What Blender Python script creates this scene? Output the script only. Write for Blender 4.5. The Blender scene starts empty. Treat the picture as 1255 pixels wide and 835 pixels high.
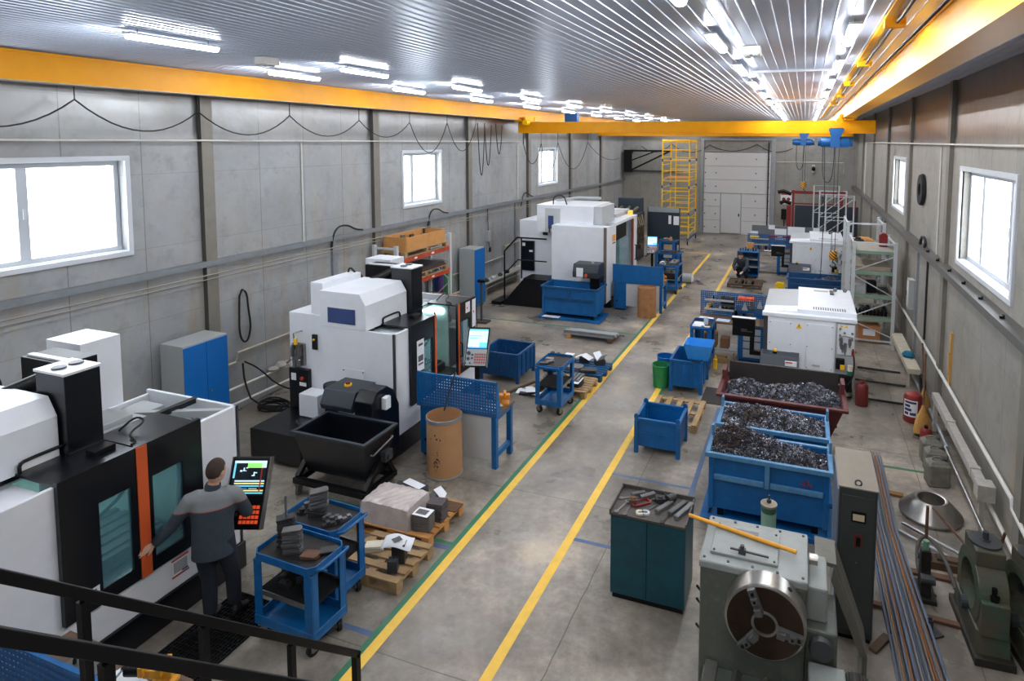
import bpy, bmesh, math, random
from mathutils import Vector, Matrix
PI = math.pi
R = math.radians
random.seed(7)
SC = bpy.context.scene
COL = SC.collection

# ------------------------------------------------------------------ materials
def s2l(c):
    return tuple((x/255/12.92 if x/255 <= .04045 else ((x/255+.055)/1.055)**2.4) for x in c)
MATS = {}
def mat(name, rgb=(128,128,128), rough=.5, metal=0., dirt=0., dirt_rgb=(60,55,50), scale=6., bump=0., emit=None, alpha=None, coat=0., spec=None, trans=0., wear=0., wear_rgb=(190,195,200)):
    if name in MATS: return MATS[name]
    m = bpy.data.materials.new(name); m.use_nodes = True
    nt = m.node_tree; b = nt.nodes['Principled BSDF']
    c = s2l(rgb) + (1,)
    b.inputs['Base Color'].default_value = c
    b.inputs['Roughness'].default_value = rough
    b.inputs['Metallic'].default_value = metal
    if coat: b.inputs['Coat Weight'].default_value = coat
    if spec is not None: b.inputs['Specular IOR Level'].default_value = spec
    if trans: b.inputs['Transmission Weight'].default_value = trans
    if alpha is not None: b.inputs['Alpha'].default_value = alpha
    if emit: 
        b.inputs['Emission Color'].default_value = s2l(emit[0]) + (1,)
        b.inputs['Emission Strength'].default_value = emit[1]
    last = None
    if dirt or bump or wear:
        tc = nt.nodes.new('ShaderNodeTexCoord')
        nz = nt.nodes.new('ShaderNodeTexNoise'); nz.inputs['Scale'].default_value = scale; nz.inputs['Detail'].default_value = 6; nz.inputs['Roughness'].default_value = .65
        nt.links.new(tc.outputs['Object'], nz.inputs['Vector'])
        if dirt:
            cr = nt.nodes.new('ShaderNodeValToRGB'); cr.color_ramp.elements[0].position = .42; cr.color_ramp.elements[1].position = .72
            nt.links.new(nz.outputs['Fac'], cr.inputs['Fac'])
            mu = nt.nodes.new('ShaderNodeMath'); mu.operation = 'MULTIPLY'; mu.inputs[1].default_value = dirt
            nt.links.new(cr.outputs['Color'], mu.inputs[0])
            mx = nt.nodes.new('ShaderNodeMix'); mx.data_type = 'RGBA'
            mx.inputs['A'].default_value = c; mx.inputs['B'].default_value = s2l(dirt_rgb) + (1,)
            nt.links.new(mu.outputs[0], mx.inputs['Factor'])
            last = mx.outputs['Result']
            nt.links.new(last, b.inputs['Base Color'])
        if wear:
            n2 = nt.nodes.new('ShaderNodeTexNoise'); n2.inputs['Scale'].default_value = scale*3.1; n2.inputs['Detail'].default_value = 8
            nt.links.new(tc.outputs['Object'], n2.inputs['Vector'])
            c2 = nt.nodes.new('ShaderNodeValToRGB'); c2.color_ramp.elements[0].position = .56; c2.color_ramp.elements[1].position = .7
            nt.links.new(n2.outputs['Fac'], c2.inputs['Fac'])
            m2 = nt.nodes.new('ShaderNodeMath'); m2.operation = 'MULTIPLY'; m2.inputs[1].default_value = wear
            nt.links.new(c2.outputs['Color'], m2.inputs[0])
            mx2 = nt.nodes.new('ShaderNodeMix'); mx2.data_type = 'RGBA'
            if last: nt.links.new(last, mx2.inputs['A'])
            else: mx2.inputs['A'].default_value = c
            mx2.inputs['B'].default_value = s2l(wear_rgb) + (1,)
            nt.links.new(m2.outputs[0], mx2.inputs['Factor'])
            nt.links.new(mx2.outputs['Result'], b.inputs['Base Color'])
        if bump:
            bp = nt.nodes.new('ShaderNodeBump'); bp.inputs['Strength'].default_value = bump; bp.inputs['Distance'].default_value = .02
            nt.links.new(nz.outputs['Fac'], bp.inputs['Height']); nt.links.new(bp.outputs['Normal'], b.inputs['Normal'])
    MATS[name] = m
    return m

BLUE = mat('blue_paint', (0,94,156), .45, 0, .45, (2,58,102), 5, wear=.08, wear_rgb=(110,150,185))
BLUEW = mat('worn_blue_edge', (84,136,172), .5, 0, .45, (40,85,140), 14)
BLUEP = mat('petrol_blue_paint', (2,76,122), .5, 0, .4, (10,45,80), 6)
BLUED = mat('deep_blue_paint', (6,72,122), .45, 0, .3, (12,38,75), 6, wear=.08)
BLUEC = mat('cabinet_blue', (4,102,178), .42)
WHITE = mat('white_enamel', (228,231,236), .38, 0, .12, (160,160,160), 3)
OFFWHITE = mat('offwhite_panel', (192,195,197), .45, 0, .15, (150,148,142), 4)
LGREY = mat('light_grey_enamel', (168,172,172), .45, 0, .1, (125,122,116), 4)
NAVY = mat('black_navy_enamel', (10,13,20), .28, 0, 0)
BLACK = mat('black_paint', (6,6,8), .45, spec=.3)
BLACKM = mat('black_matt', (12,12,13), .8, spec=.3)
CHAR = mat('charcoal_enamel', (42,49,58), .42, 0, .1, (38,42,50), 5)
DGREY = mat('dark_grey_metal', (70,72,74), .5, .3, .3, (40,40,40), 8)
STEEL = mat('bare_steel', (150,150,150), .35, .85, .35, (85,80,75), 10)
GALV = mat('galvanised_steel', (160,165,170), .42, .6, .3, (110,112,115), 12)
ORANGE = mat('orange_strip', (206,88,40), .45)
ORANGEB = mat('rack_orange', (200,74,34), .5, 0, .3, (140,60,40), 6)
YEL = mat('crane_yellow', (240,168,0), .55, 0, .25, (205,135,6), 2.5, spec=.3)
YELB = mat('bright_yellow', (248,198,4), .5, spec=.3)
RUBBER = mat('black_rubber', (20,20,21), .8)
WOOD = mat('pallet_wood', (170,140,100), .75, 0, .55, (120,92,62), 9, bump=.2)
WOODO = mat('orange_pine', (198,142,80), .7, 0, .4, (150,100,52), 7, bump=.1)
WOODD = mat('dark_wood', (88,68,50), .75, 0, .5, (50,40,32), 9, bump=.2)
CARD = mat('fibre_board', (182,138,96), .8, 0, .25, (148,104,66), 4)
CARDD = mat('soiled_fibre_board', (164,116,74), .85, 0, .6, (112,74,44), 6)
BOXB = mat('carton_brown', (140,98,66), .85, 0, .2, (110,75,50), 6)
PAPER = mat('white_paper', (232,234,238), .7)
PAPERW = mat('yellowed_paper', (214,206,186), .75, 0, .2, (180,170,150), 8)
GREYPRINT = mat('grey_print', (96,94,96), .7)
CONC = (148,140,130)
LATHE = mat('green_grey_enamel', (86,91,82), .45, 0, .45, (82,82,74), 5, wear=.08)
LATHEL = mat('pale_green_grey_enamel', (142,147,143), .42, 0, .35, (112,113,108), 6)
CABG = mat('dark_green_grey_enamel', (54,59,57), .5, 0, .3, (46,48,46), 5)
BEIGETOP = mat('dusty_beige_top', (140,130,116), .7, 0, .4, (122,112,98), 6)
TEAL = mat('dark_teal_paint', (2,72,86), .42, 0, .6, (6,40,48), 4, wear=.06, wear_rgb=(60,110,120))
CGREEN = mat('casting_green', (82,76,60), .5, 0, .9, (34,88,74), 3.0, bump=.25, wear=.5, wear_rgb=(60,54,42))
RUST = mat('rust_brown', (104,72,52), .75, 0, .5, (60,40,30), 10, bump=.15)
REDB = mat('oxide_red_paint', (92,38,36), .55, 0, .4, (68,34,32), 6, wear=.12, wear_rgb=(150,110,105))
RED = mat('red_paint', (132,36,32), .45, 0, .25, (105,35,30), 6)
DPLATE = mat('dark_steel_plate', (66,66,68), .45, .5, .4, (38,36,36), 12)
MPLATE = mat('mid_steel_plate', (112,112,112), .4, .55, .35, (70,68,66), 12)
GLASST = mat('teal_window_glass', (112,166,178), .12, 0, .0, (90,128,134), 3, alpha=.28)
INSIDE = mat('machine_interior', (176,200,194), .5, 0, .25, (95,115,108), 4)
LEDW = mat('work_light', (240,250,250), .5, emit=((205,240,245), 22))
CABLE = mat('black_cable', (22,22,24), .6)
PIPEW = mat('white_pipe', (214,212,204), .5, 0, .25, (170,160,140), 8)
PIPEC = mat('cream_pipe', (186,176,156), .55, 0, .35, (140,128,108), 8)
DUSTW = mat('dusty_white_plastic', (176,172,164), .7, 0, .5, (138,130,120), 9)
SKIN = mat('skin', (205,158,134), .55)
HAIR = mat('brown_hair', (62,46,36), .8, 0, .4, (38,28,22), 60, bump=.4)
JACKET = mat('dark_workwear', (54,64,74), .85, 0, .35, (40,48,58), 12, bump=.2)
YOKE = mat('grey_workwear_yoke', (120,124,128), .85, 0, .2, (98,102,106), 14, bump=.2)
TROUS = mat('navy_work_trousers', (32,38,50), .85, 0, .3, (24,28,38), 12, bump=.2)
SHOE = mat('black_work_shoe', (20,20,22), .5)
SWARF = mat('bright_swarf', (166,170,182), .3, .85)
SWARFD = mat('dark_swarf', (66,66,74), .4, .7)
SWARFB = mat('scorched_swarf', (92,74,58), .5, .5)
BAGB = mat('light_blue_plastic', (52,148,226), .35, 0, .2, (30,110,190), 9)
BAGW = mat('clear_film', (196,186,180), .22, 0, .5, (160,140,130), 7, bump=.5)
GREENB = mat('green_bucket', (44,140,62), .5, 0, .6, (28,110,110), 8)
BRISTLE = mat('straw', (196,146,78), .85, 0, .6, (140,96,44), 30, bump=.5)
HOISTB = mat('hoist_blue', (8,86,150), .42, 0, .3, (14,80,140), 8)
PLASTICW = mat('grimy_jerrycan', (124,120,108), .65, 0, .65, (80,76,66), 9)
SILV = mat('machined_steel', (172,168,162), .3, .9, .3, (110,100,90), 7)
BRONZE = mat('dark_chuck_face', (70,54,44), .34, .75, .4, (38,30,26), 6)
GREENL = mat('pale_green_rack', (134,160,140), .5, 0, .2, (100,120,105), 8)
WFRAME = mat('white_window_frame', (202,206,211), .4)
RACKW = mat('pale_grey_rack_paint', (196,200,202), .45, 0, .15, (150,152,152), 10)
GREYBOARD = mat('grey_screen_board', (100,104,108), .6, 0, .15, (85,88,92), 5)
SLATE = mat('slate_blue_board', (38,50,62), .45, 0, .25, (28,38,48), 3)
LABELY = mat('warning_yellow', (244,196,30), .5)
LABELR = mat('label_red', (190,60,44), .5)
SCRW = mat('screen_white', (200,225,235), .4, emit=((196,228,238), .62))
SCRC = mat('screen_cyan', (90,180,200), .4, emit=((110,200,220), .7))
SCRK = mat('screen_black', (14,20,26), .25, emit=((20,32,42), .35))
SCRG = mat('screen_green', (110,230,80), .4, emit=((120,235,90), 1.1))
SCRB = mat('screen_blue', (60,130,190), .4, emit=((70,140,205), .9))
SCRY = mat('screen_yellow', (220,200,120), .4, emit=((225,210,130), .7))
KEYO = mat('orange_keys', (230,84,40), .5, emit=((230,84,40), .35))
KEYR = mat('reddish_keys', (176,86,78), .5)
LAMPY = mat('amber_lamp', (250,180,60), .4, emit=((255,190,80), .5))
PURPLE = mat('purple_cylinder', (84,60,130), .45)
GREENC = mat('green_cylinder', (30,120,64), .45)

def pegboard(name, rgb, pitch=.046, rad=.3):
    """painted sheet with rows of punched holes"""
    m = mat(name, rgb, .42, 0, .2, tuple(int(x*.6) for x in rgb), 5)
    nt = m.node_tree; b = nt.nodes['Principled BSDF']
    tc = nt.nodes.new('ShaderNodeTexCoord'); sp = nt.nodes.new('ShaderNodeSeparateXYZ')
    nt.links.new(tc.outputs['Object'], sp.inputs[0])
    def cell(out):
        d = nt.nodes.new('ShaderNodeMath'); d.operation = 'DIVIDE'; d.inputs[1].default_value = pitch; nt.links.new(out, d.inputs[0])
        f = nt.nodes.new('ShaderNodeMath'); f.operation = 'FLOORED_MODULO'; f.inputs[1].default_value = 1; nt.links.new(d.outputs[0], f.inputs[0])
        s = nt.nodes.new('ShaderNodeMath'); s.operation = 'SUBTRACT'; s.inputs[1].default_value = .5; nt.links.new(f.outputs[0], s.inputs[0])
        a = nt.nodes.new('ShaderNodeMath'); a.operation = 'POWER'; a.inputs[1].default_value = 2; 
        ab = nt.nodes.new('ShaderNodeMath'); ab.operation = 'ABSOLUTE'; nt.links.new(s.outputs[0], ab.inputs[0]); nt.links.new(ab.outputs[0], a.inputs[0])
        return a.outputs[0]
    ad = nt.nodes.new('ShaderNodeMath'); ad.operation = 'ADD'
    nt.links.new(cell(sp.outputs['X']), ad.inputs[0]); nt.links.new(cell(sp.outputs['Z']), ad.inputs[1])
    gt = nt.nodes.new('ShaderNodeMath'); gt.operation = 'GREATER_THAN'; gt.inputs[1].default_value = rad*rad; nt.links.new(ad.outputs[0], gt.inputs[0])
    nt.links.new(gt.outputs[0], b.inputs['Alpha'])
    return m
PEG = pegboard('blue_pegboard', (0,94,158))

def diamond(name, rgb, metal=.5):
    """ribbed rubber or chequer plate"""
    m = mat(name, rgb, .5, metal, .3, tuple(int(x*.6) for x in rgb), 9)
    nt = m.node_tree; b = nt.nodes['Principled BSDF']
    tc = nt.nodes.new('ShaderNodeTexCoord'); ck = nt.nodes.new('ShaderNodeTexChecker'); ck.inputs['Scale'].default_value = 55
    mp = nt.nodes.new('ShaderNodeMapping'); mp.inputs['Rotation'].default_value = (0,0,R(45))
    nt.links.new(tc.outputs['Object'], mp.inputs[0]); nt.links.new(mp.outputs[0], ck.inputs[0])
    bp = nt.nodes.new('ShaderNodeBump'); bp.inputs['Strength'].default_value = .5; bp.inputs['Distance'].default_value = .01
    nt.links.new(ck.outputs['Fac'], bp.inputs['Height']); nt.links.new(bp.outputs['Normal'], b.inputs['Normal'])
    return m
TREAD = diamond('chequered_tray_liner', (48,46,46))

# ------------------------------------------------------------------ mesh builder
class MB:
    def __init__(self, M=None):
        self.v = []; self.f = []; self.m = []; self.mi = 0; self.M = M
    def _add(self, vs, fs, M=None):
        o = len(self.v)
        for p in vs:
            p = Vector(p)
            if M is not None: p = M @ p
            if self.M is not None: p = self.M @ p
            self.v.append(p)
        for f in fs:
            self.f.append([o+i for i in f]); self.m.append(self.mi)
        return self
    def box(self, x0, x1, y0, y1, z0, z1, M=None):
        vs = [(x,y,z) for z in (z0,z1) for y in (y0,y1) for x in (x0,x1)]
        return self._add(vs, [(0,2,3,1),(4,5,7,6),(0,1,5,4),(2,6,7,3),(0,4,6,2),(1,3,7,5)], M)
    def cbox(self, c, s, M=None):
        return self.box(c[0]-s[0]/2,c[0]+s[0]/2,c[1]-s[1]/2,c[1]+s[1]/2,c[2]-s[2]/2,c[2]+s[2]/2,M)
    def prism(self, poly, a, b, axis='y', M=None):
        """poly: 2-D outline extruded from a to b along the axis"""
        def P(u, v, w):
            return {'y':(u,w,v), 'x':(w,u,v), 'z':(u,v,w)}[axis]
        n = len(poly)
        vs = [P(u,v,a) for u,v in poly] + [P(u,v,b) for u,v in poly]
        fs = [list(range(n)), list(range(2*n-1, n-1, -1))] + [(i+n, (i+1)%n+n, (i+1)%n, i) for i in range(n)]
        return self._add(vs, fs, M)
    def frus(self, r0, z0, r1, z1, M=None):
        """r0,r1: (x0,x1,y0,y1) rectangles at z0 and z1"""
        vs = [(r0[0],r0[2],z0),(r0[1],r0[2],z0),(r0[1],r0[3],z0),(r0[0],r0[3],z0),(r1[0],r1[2],z1),(r1[1],r1[2],z1),(r1[1],r1[3],z1),(r1[0],r1[3],z1)]
        return self._add(vs, [(3,2,1,0),(4,5,6,7),(0,1,5,4),(1,2,6,5),(2,3,7,6),(3,0,4,7)], M)
    def cyl(self, p0, p1, r, n=16, r1=None, cap=True, M=None):
        p0, p1 = Vector(p0), Vector(p1); r1 = r if r1 is None else r1
        d = (p1-p0).normalized(); u = d.orthogonal().normalized(); w = d.cross(u)
        vs = [p0 + (u*math.cos(2*PI*i/n)+w*math.sin(2*PI*i/n))*r for i in range(n)] + [p1 + (u*math.cos(2*PI*i/n)+w*math.sin(2*PI*i/n))*r1 for i in range(n)]
        fs = [(i, (i+1)%n, (i+1)%n+n, i+n) for i in range(n)]
        if cap: fs += [list(range(n-1,-1,-1)), list(range(n, 2*n))]
        return self._add(vs, fs, M)
    def lathe(self, prof, c=(0,0,0), axis='z', n=24, M=None, cap=True):
        """prof: list of (radius, height)"""
        vs = []; fs = []
        for r, h in prof:
            for i in range(n):
                a = 2*PI*i/n
                p = {'z':(r*math.cos(a), r*math.sin(a), h), 'y':(r*math.cos(a), h, -r*math.sin(a)), 'x':(h, r*math.cos(a), r*math.sin(a))}[axis]
                vs.append((p[0]+c[0], p[1]+c[1], p[2]+c[2]))
        for j in range(len(prof)-1):
            for i in range(n):
                fs.append((j*n+i, j*n+(i+1)%n, (j+1)*n+(i+1)%n, (j+1)*n+i))
        if cap and prof[0][0] > 1e-6 and prof[0] != prof[-1]: fs.append(list(range(n-1,-1,-1)))
        if cap and prof[-1][0] > 1e-6 and prof[0] != prof[-1]: fs.append(list(range((len(prof)-1)*n, len(prof)*n)))
        return self._add(vs, fs, M)
    def tube(self, pts, r, n=8, M=None, smooth=0, closed=False):
        pts = [Vector(p) for p in pts]
        for _ in range(smooth):
            q = [pts[0]]
            for a, b in zip(pts, pts[1:]): q += [a*.75+b*.25, a*.25+b*.75]
            q.append(pts[-1]); pts = q
        rs = r if isinstance(r, (list,tuple)) else [r]*len(pts)
        vs = []; fs = []; u = None
        for k, p in enumerate(pts):
            if closed: d = pts[(k+1)%len(pts)] - pts[k-1]
            else: d = pts[min(k+1,len(pts)-1)] - pts[max(k-1,0)]
            if d.length < 1e-9: d = Vector((0,0,1))
            d.normalize()
            u = d.orthogonal() if u is None else (u - d*u.dot(d))
            if u.length < 1e-6: u = d.orthogonal()
            u.normalize(); w = d.cross(u)
            vs += [p + (u*math.cos(2*PI*i/n)+w*math.sin(2*PI*i/n))*rs[k] for i in range(n)]
        m = len(pts)
        for k in range(m if closed else m-1):
            k2 = (k+1) % m
            for i in range(n): fs.append((k*n+i, k*n+(i+1)%n, k2*n+(i+1)%n, k2*n+i))
        if not closed: fs += [list(range(n-1,-1,-1)), list(range((m-1)*n, m*n))]
        return self._add(vs, fs, M)
    def bar(self, p0, p1, w, h, up=(0,0,1)):
        """rectangular bar from p0 to p1"""
        p0, p1 = Vector(p0), Vector(p1); d = (p1-p0).normalized(); up = Vector(up)
        if abs(d.dot(up)) > .98: up = Vector((1,0,0))
        s = d.cross(up).normalized()*w/2; t = s.cross(d).normalized()*h/2
        vs = [p+a for p in (p0,p1) for a in (-s-t, s-t, s+t, -s+t)]
        return self._add(vs, [(3,2,1,0),(4,5,6,7),(0,1,5,4),(1,2,6,5),(2,3,7,6),(3,0,4,7)])
    def quad(self, a, b, c, d, M=None):
        return self._add([a,b,c,d], [(0,1,2,3)], M)
    def openbox(self, x0, x1, y0, y1, z0, z1, t=.03):
        self.box(x0,x1,y0,y1,z0,z0+t); z = z0+t
        self.box(x0,x0+t,y0,y1,z,z1); self.box(x1-t,x1,y0,y1,z,z1)
        self.box(x0+t,x1-t,y0,y0+t,z,z1); self.box(x0+t,x1-t,y1-t,y1,z,z1)
        return self
    def slot(self, i): self.mi = i; return self
    def build(self, name, mats, parent=None, bevel=0., smooth=False, loc=None, seg=2):
        me = bpy.data.meshes.new(name)
        me.from_pydata([tuple(p) for p in self.v], [], self.f)
        if not isinstance(mats, (list,tuple)): mats = [mats]
        for m in mats: me.materials.append(m)
        for p, i in zip(me.polygons, self.m): p.material_index = i; p.use_smooth = smooth
        me.update()
        o = bpy.data.objects.new(name, me); COL.objects.link(o)
        if parent is not None: o.parent = parent
        if loc is not None: o.location = loc
        if smooth: 
            try: me.set_sharp_from_angle(angle=R(40))
            except Exception: pass
        if bevel:
            b = o.modifiers.new('bevel','BEVEL'); b.width = bevel; b.segments = seg; b.limit_method = 'ANGLE'; b.angle_limit = R(40)
        return o

def each(name, boxes, m, parent, **k):
    """one part per box"""
    return [MB().box(*b).build(name, m, parent, **k) for b in boxes]
def tag(o, label, cat, group=None, kind=None):
    o['label'] = label; o['category'] = cat
    if group: o['group'] = group
    if kind: o['kind'] = kind
    return o
def thing(name, label, cat, loc=(0,0,0), rz=0, group=None, rot=None):
    o = bpy.data.objects.new(name, None); COL.objects.link(o); o.empty_display_size = .1
    o.location = loc; o.rotation_euler = rot if rot else (0,0,rz)
    return tag(o, label, cat, group)
def struct(name, mb, m, **k):
    o = mb.build(name, m, **k); o['kind'] = 'structure'; return o
def kids(o): return [c for c in COL.objects if c.parent == o]
def dup(root, loc, rz=None, label=None, group=None, name=None, rot=None):
    r = root.copy(); COL.objects.link(r); r.location = loc
    if rz is not None: r.rotation_euler = (0,0,rz)
    if rot is not None: r.rotation_euler = rot
    if label: r['label'] = label
    if group: r['group'] = group
    def rec(a, b):
        for ch in list(a.children):
            c = ch.copy(); COL.objects.link(c); c.parent = b; rec(ch, c)
    rec(root, r)
    return r
def Rz(a, loc=(0,0,0)): return Matrix.Translation(loc) @ Matrix.Rotation(a, 4, 'Z')
def text(s, size, m, parent, loc, rot, name='lettering', ext=.001, align='CENTER'):
    cu = bpy.data.curves.new(name, 'FONT'); cu.body = s; cu.size = size; cu.extrude = ext; cu.align_x = align; cu.align_y = 'CENTER'
    cu.materials.append(m)
    o = bpy.data.objects.new(name, cu); COL.objects.link(o); o.parent = parent; o.location = loc; o.rotation_euler = rot
    return o
# ================================================================== room shell
XL, XR, YB, YE, ZC = -9.8, 2.5, -2.5, 34.4, 6.12

def floor_mat():
    m = bpy.data.materials.new('worn_concrete_floor'); m.use_nodes = True; nt = m.node_tree; b = nt.nodes['Principled BSDF']
    N = nt.nodes.new; L = nt.links.new
    tc = N('ShaderNodeTexCoord')
    def noise(sc, det, rg=.6, vec=None):
        n = N('ShaderNodeTexNoise'); n.inputs['Scale'].default_value = sc; n.inputs['Detail'].default_value = det; n.inputs['Roughness'].default_value = rg
        L(vec or tc.outputs['Object'], n.inputs['Vector']); return n.outputs['Fac']
    def ramp(f, pts):
        r = N('ShaderNodeValToRGB'); L(f, r.inputs['Fac'])
        e = r.color_ramp.elements
        e[0].position, e[0].color = pts[0][0], s2l(pts[0][1])+(1,)
        e[1].position, e[1].color = pts[-1][0], s2l(pts[-1][1])+(1,)
        for p, c in pts[1:-1]:
            x = e.new(p); x.color = s2l(c)+(1,)
        return r.outputs['Color']
    def mixc(f, a, bb, typ='MIX'):
        x = N('ShaderNodeMix'); x.data_type = 'RGBA'; x.blend_type = typ
        if isinstance(f, float): x.inputs['Factor'].default_value = f
        else: L(f, x.inputs['Factor'])
        for s, k in ((a,'A'),(bb,'B')):
            if isinstance(s, tuple): x.inputs[k].default_value = s
            else: L(s, x.inputs[k])
        return x.outputs['Result']
    base = ramp(noise(.55, 8, .62), [(.32,(100,92,82)),(.48,(166,156,141)),(.64,(212,202,186))])
    fine = ramp(noise(9, 8, .7), [(.3,(78,78,78)),(.64,(164,164,164))])
    c = mixc(.5, base, fine, 'OVERLAY')
    st = ramp(noise(1.6, 6, .7), [(.42,(0,0,0)),(.76,(255,255,255))])
    fm = N('ShaderNodeMath'); fm.operation = 'MULTIPLY'; fm.inputs[1].default_value = .7; L(st, fm.inputs[0])
    c = mixc(fm.outputs[0], c, s2l((74,68,62))+(1,))
    big = ramp(noise(.22, 4, .55), [(.46,(0,0,0)),(.62,(255,255,255))])
    fb = N('ShaderNodeMath'); fb.operation = 'MULTIPLY'; fb.inputs[1].default_value = .46; L(big, fb.inputs[0])
    c = mixc(fb.outputs[0], c, s2l((96,88,80))+(1,))
    # expansion joints
    sp = N('ShaderNodeSeparateXYZ'); L(tc.outputs['Object'], sp.inputs[0])
    def joint(o, off, pitch, w):
        a = N('ShaderNodeMath'); a.operation = 'ADD'; a.inputs[1].default_value = off; L(o, a.inputs[0])
        f = N('ShaderNodeMath'); f.operation = 'FLOORED_MODULO'; f.inputs[1].default_value = pitch; L(a.outputs[0], f.inputs[0])
        l = N('ShaderNodeMath'); l.operation = 'LESS_THAN'; l.inputs[1].default_value = w; L(f.outputs[0], l.inputs[0]); return l.outputs[0]
    wob = N('ShaderNodeMath'); wob.operation = 'MULTIPLY'; wob.inputs[1].default_value = .03; L(noise(3,2), wob.inputs[0])
    yy = N('ShaderNodeMath'); yy.operation = 'ADD'; L(sp.outputs['Y'], yy.inputs[0]); L(wob.outputs[0], yy.inputs[1])
    xx = N('ShaderNodeMath'); xx.operation = 'ADD'; L(sp.outputs['X'], xx.inputs[0]); L(wob.outputs[0], xx.inputs[1])
    mx = N('ShaderNodeMath'); mx.operation = 'MAXIMUM'; L(joint(yy.outputs[0], 50-5.92-.015, 3.05, .012), mx.inputs[0]); L(joint(xx.outputs[0], 50+2.86-.015, 3.9, .012), mx.inputs[1])
    jf = N('ShaderNodeMath'); jf.operation = 'MULTIPLY'; jf.inputs[1].default_value = .65; L(mx.outputs[0], jf.inputs[0])
    c = mixc(jf.outputs[0], c, s2l((62,56,50))+(1,))
    L(c, b.inputs['Base Color'])
    rr = N('ShaderNodeMapRange'); rr.inputs[1].default_value = .3; rr.inputs[2].default_value = .7; rr.inputs[3].default_value = .22; rr.inputs[4].default_value = .5
    L(noise(1.1, 6), rr.inputs[0]); L(rr.outputs[0], b.inputs['Roughness'])
    bp = N('ShaderNodeBump'); bp.inputs['Strength'].default_value = .12; bp.inputs['Distance'].default_value = .01
    L(noise(14, 6), bp.inputs['Height']); L(bp.outputs['Normal'], b.inputs['Normal'])
    return m
def wall_mat(name, ax, tint=(143,145,145)):
    """sheet-clad panels: shiny galvanised band high up, stained matt panels low down; seams every 1.1 m"""
    m = bpy.data.materials.new(name); m.use_nodes = True; nt = m.node_tree; b = nt.nodes['Principled BSDF']
    N = nt.nodes.new; L = nt.links.new
    tc = N('ShaderNodeTexCoord'); sp = N('ShaderNodeSeparateXYZ'); L(tc.outputs['Object'], sp.inputs[0])
    def math_(op, a, bb=None):
        n = N('ShaderNodeMath'); n.operation = op
        for i, s in enumerate((a, bb)):
            if s is None: continue
            if isinstance(s, (int,float)): n.inputs[i].default_value = s
            else: L(s, n.inputs[i])
        return n.outputs[0]
    def mixc(f, a, bb):
        x = N('ShaderNodeMix'); x.data_type = 'RGBA'
        if isinstance(f, float): x.inputs['Factor'].default_value = f
        else: L(f, x.inputs['Factor'])
        for s, k in ((a,'A'),(bb,'B')):
            if isinstance(s, tuple): x.inputs[k].default_value = s
            else: L(s, x.inputs[k])
        return x.outputs['Result']
    def noise(sc, det, stretch=(1,1,1)):
        mp = N('ShaderNodeMapping'); mp.inputs['Scale'].default_value = stretch; L(tc.outputs['Object'], mp.inputs[0])
        n = N('ShaderNodeTexNoise'); n.inputs['Scale'].default_value = sc; n.inputs['Detail'].default_value = det; n.inputs['Roughness'].default_value = .65
        L(mp.outputs[0], n.inputs['Vector']); return n.outputs['Fac']
    def rng(f, a, bb, c=0., d=1.):
        r = N('ShaderNodeMapRange'); r.inputs[1].default_value = a; r.inputs[2].default_value = bb; r.inputs[3].default_value = c; r.inputs[4].default_value = d; L(f, r.inputs[0]); return r.outputs[0]
    h = sp.outputs['Y' if ax == 'x' else 'X']; z = sp.outputs['Z']
    base = mixc(rng(noise(.8, 6), .35, .65), s2l(tint)+(1,), s2l(tuple(int(t*1.12) for t in tint))+(1,))
    streak = noise(2.2, 5, (1,1,.14))
    stain = math_('MULTIPLY', rng(streak, .5, .72), rng(z, 4.2, 1.0, .22, .85))
    c = mixc(stain, base, s2l((150,132,104))+(1,))
    mot = math_('MULTIPLY', rng(noise(3.5,7), .52, .72), .45)
    c = mixc(mot, c, s2l(tuple(int(t*.78) for t in tint))+(1,))
    sv = math_('LESS_THAN', math_('FLOORED_MODULO', math_('ADD', h, 50.25), 1.12), .014)
    sh = math_('LESS_THAN', math_('FLOORED_MODULO', math_('ADD', z, .28), 1.18), .008)
    seam = math_('MULTIPLY', math_('MAXIMUM', sv, math_('MULTIPLY', sh, .6)), .55)
    c = mixc(seam, c, s2l((70,68,64))+(1,))
    c = mixc(rng(z, 5.02, 5.12, 0., .55), c, s2l((112,114,116))+(1,))
    L(c, b.inputs['Base Color'])
    top = rng(z, 4.95, 5.15)
    L(math_('MULTIPLY', top, .85), b.inputs['Metallic'])
    L(rng(top, 0., 1., .55, .34), b.inputs['Roughness'])
    bp = N('ShaderNodeBump'); bp.inputs['Strength'].default_value = .25; bp.inputs['Distance'].default_value = .06
    L(noise(1.4, 3), bp.inputs['Height']); L(bp.outputs['Normal'], b.inputs['Normal'])
    return m
WALLX = wall_mat('clad_wall_side', 'x'); WALLY = wall_mat('clad_wall_end', 'y', (136,136,132)); WALLR = wall_mat('clad_wall_right', 'x', (134,131,124))
struct('floor', MB().box(XL-.3,XR+.3,YB-.3,YE+.3,-.2,0), floor_mat())

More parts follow.
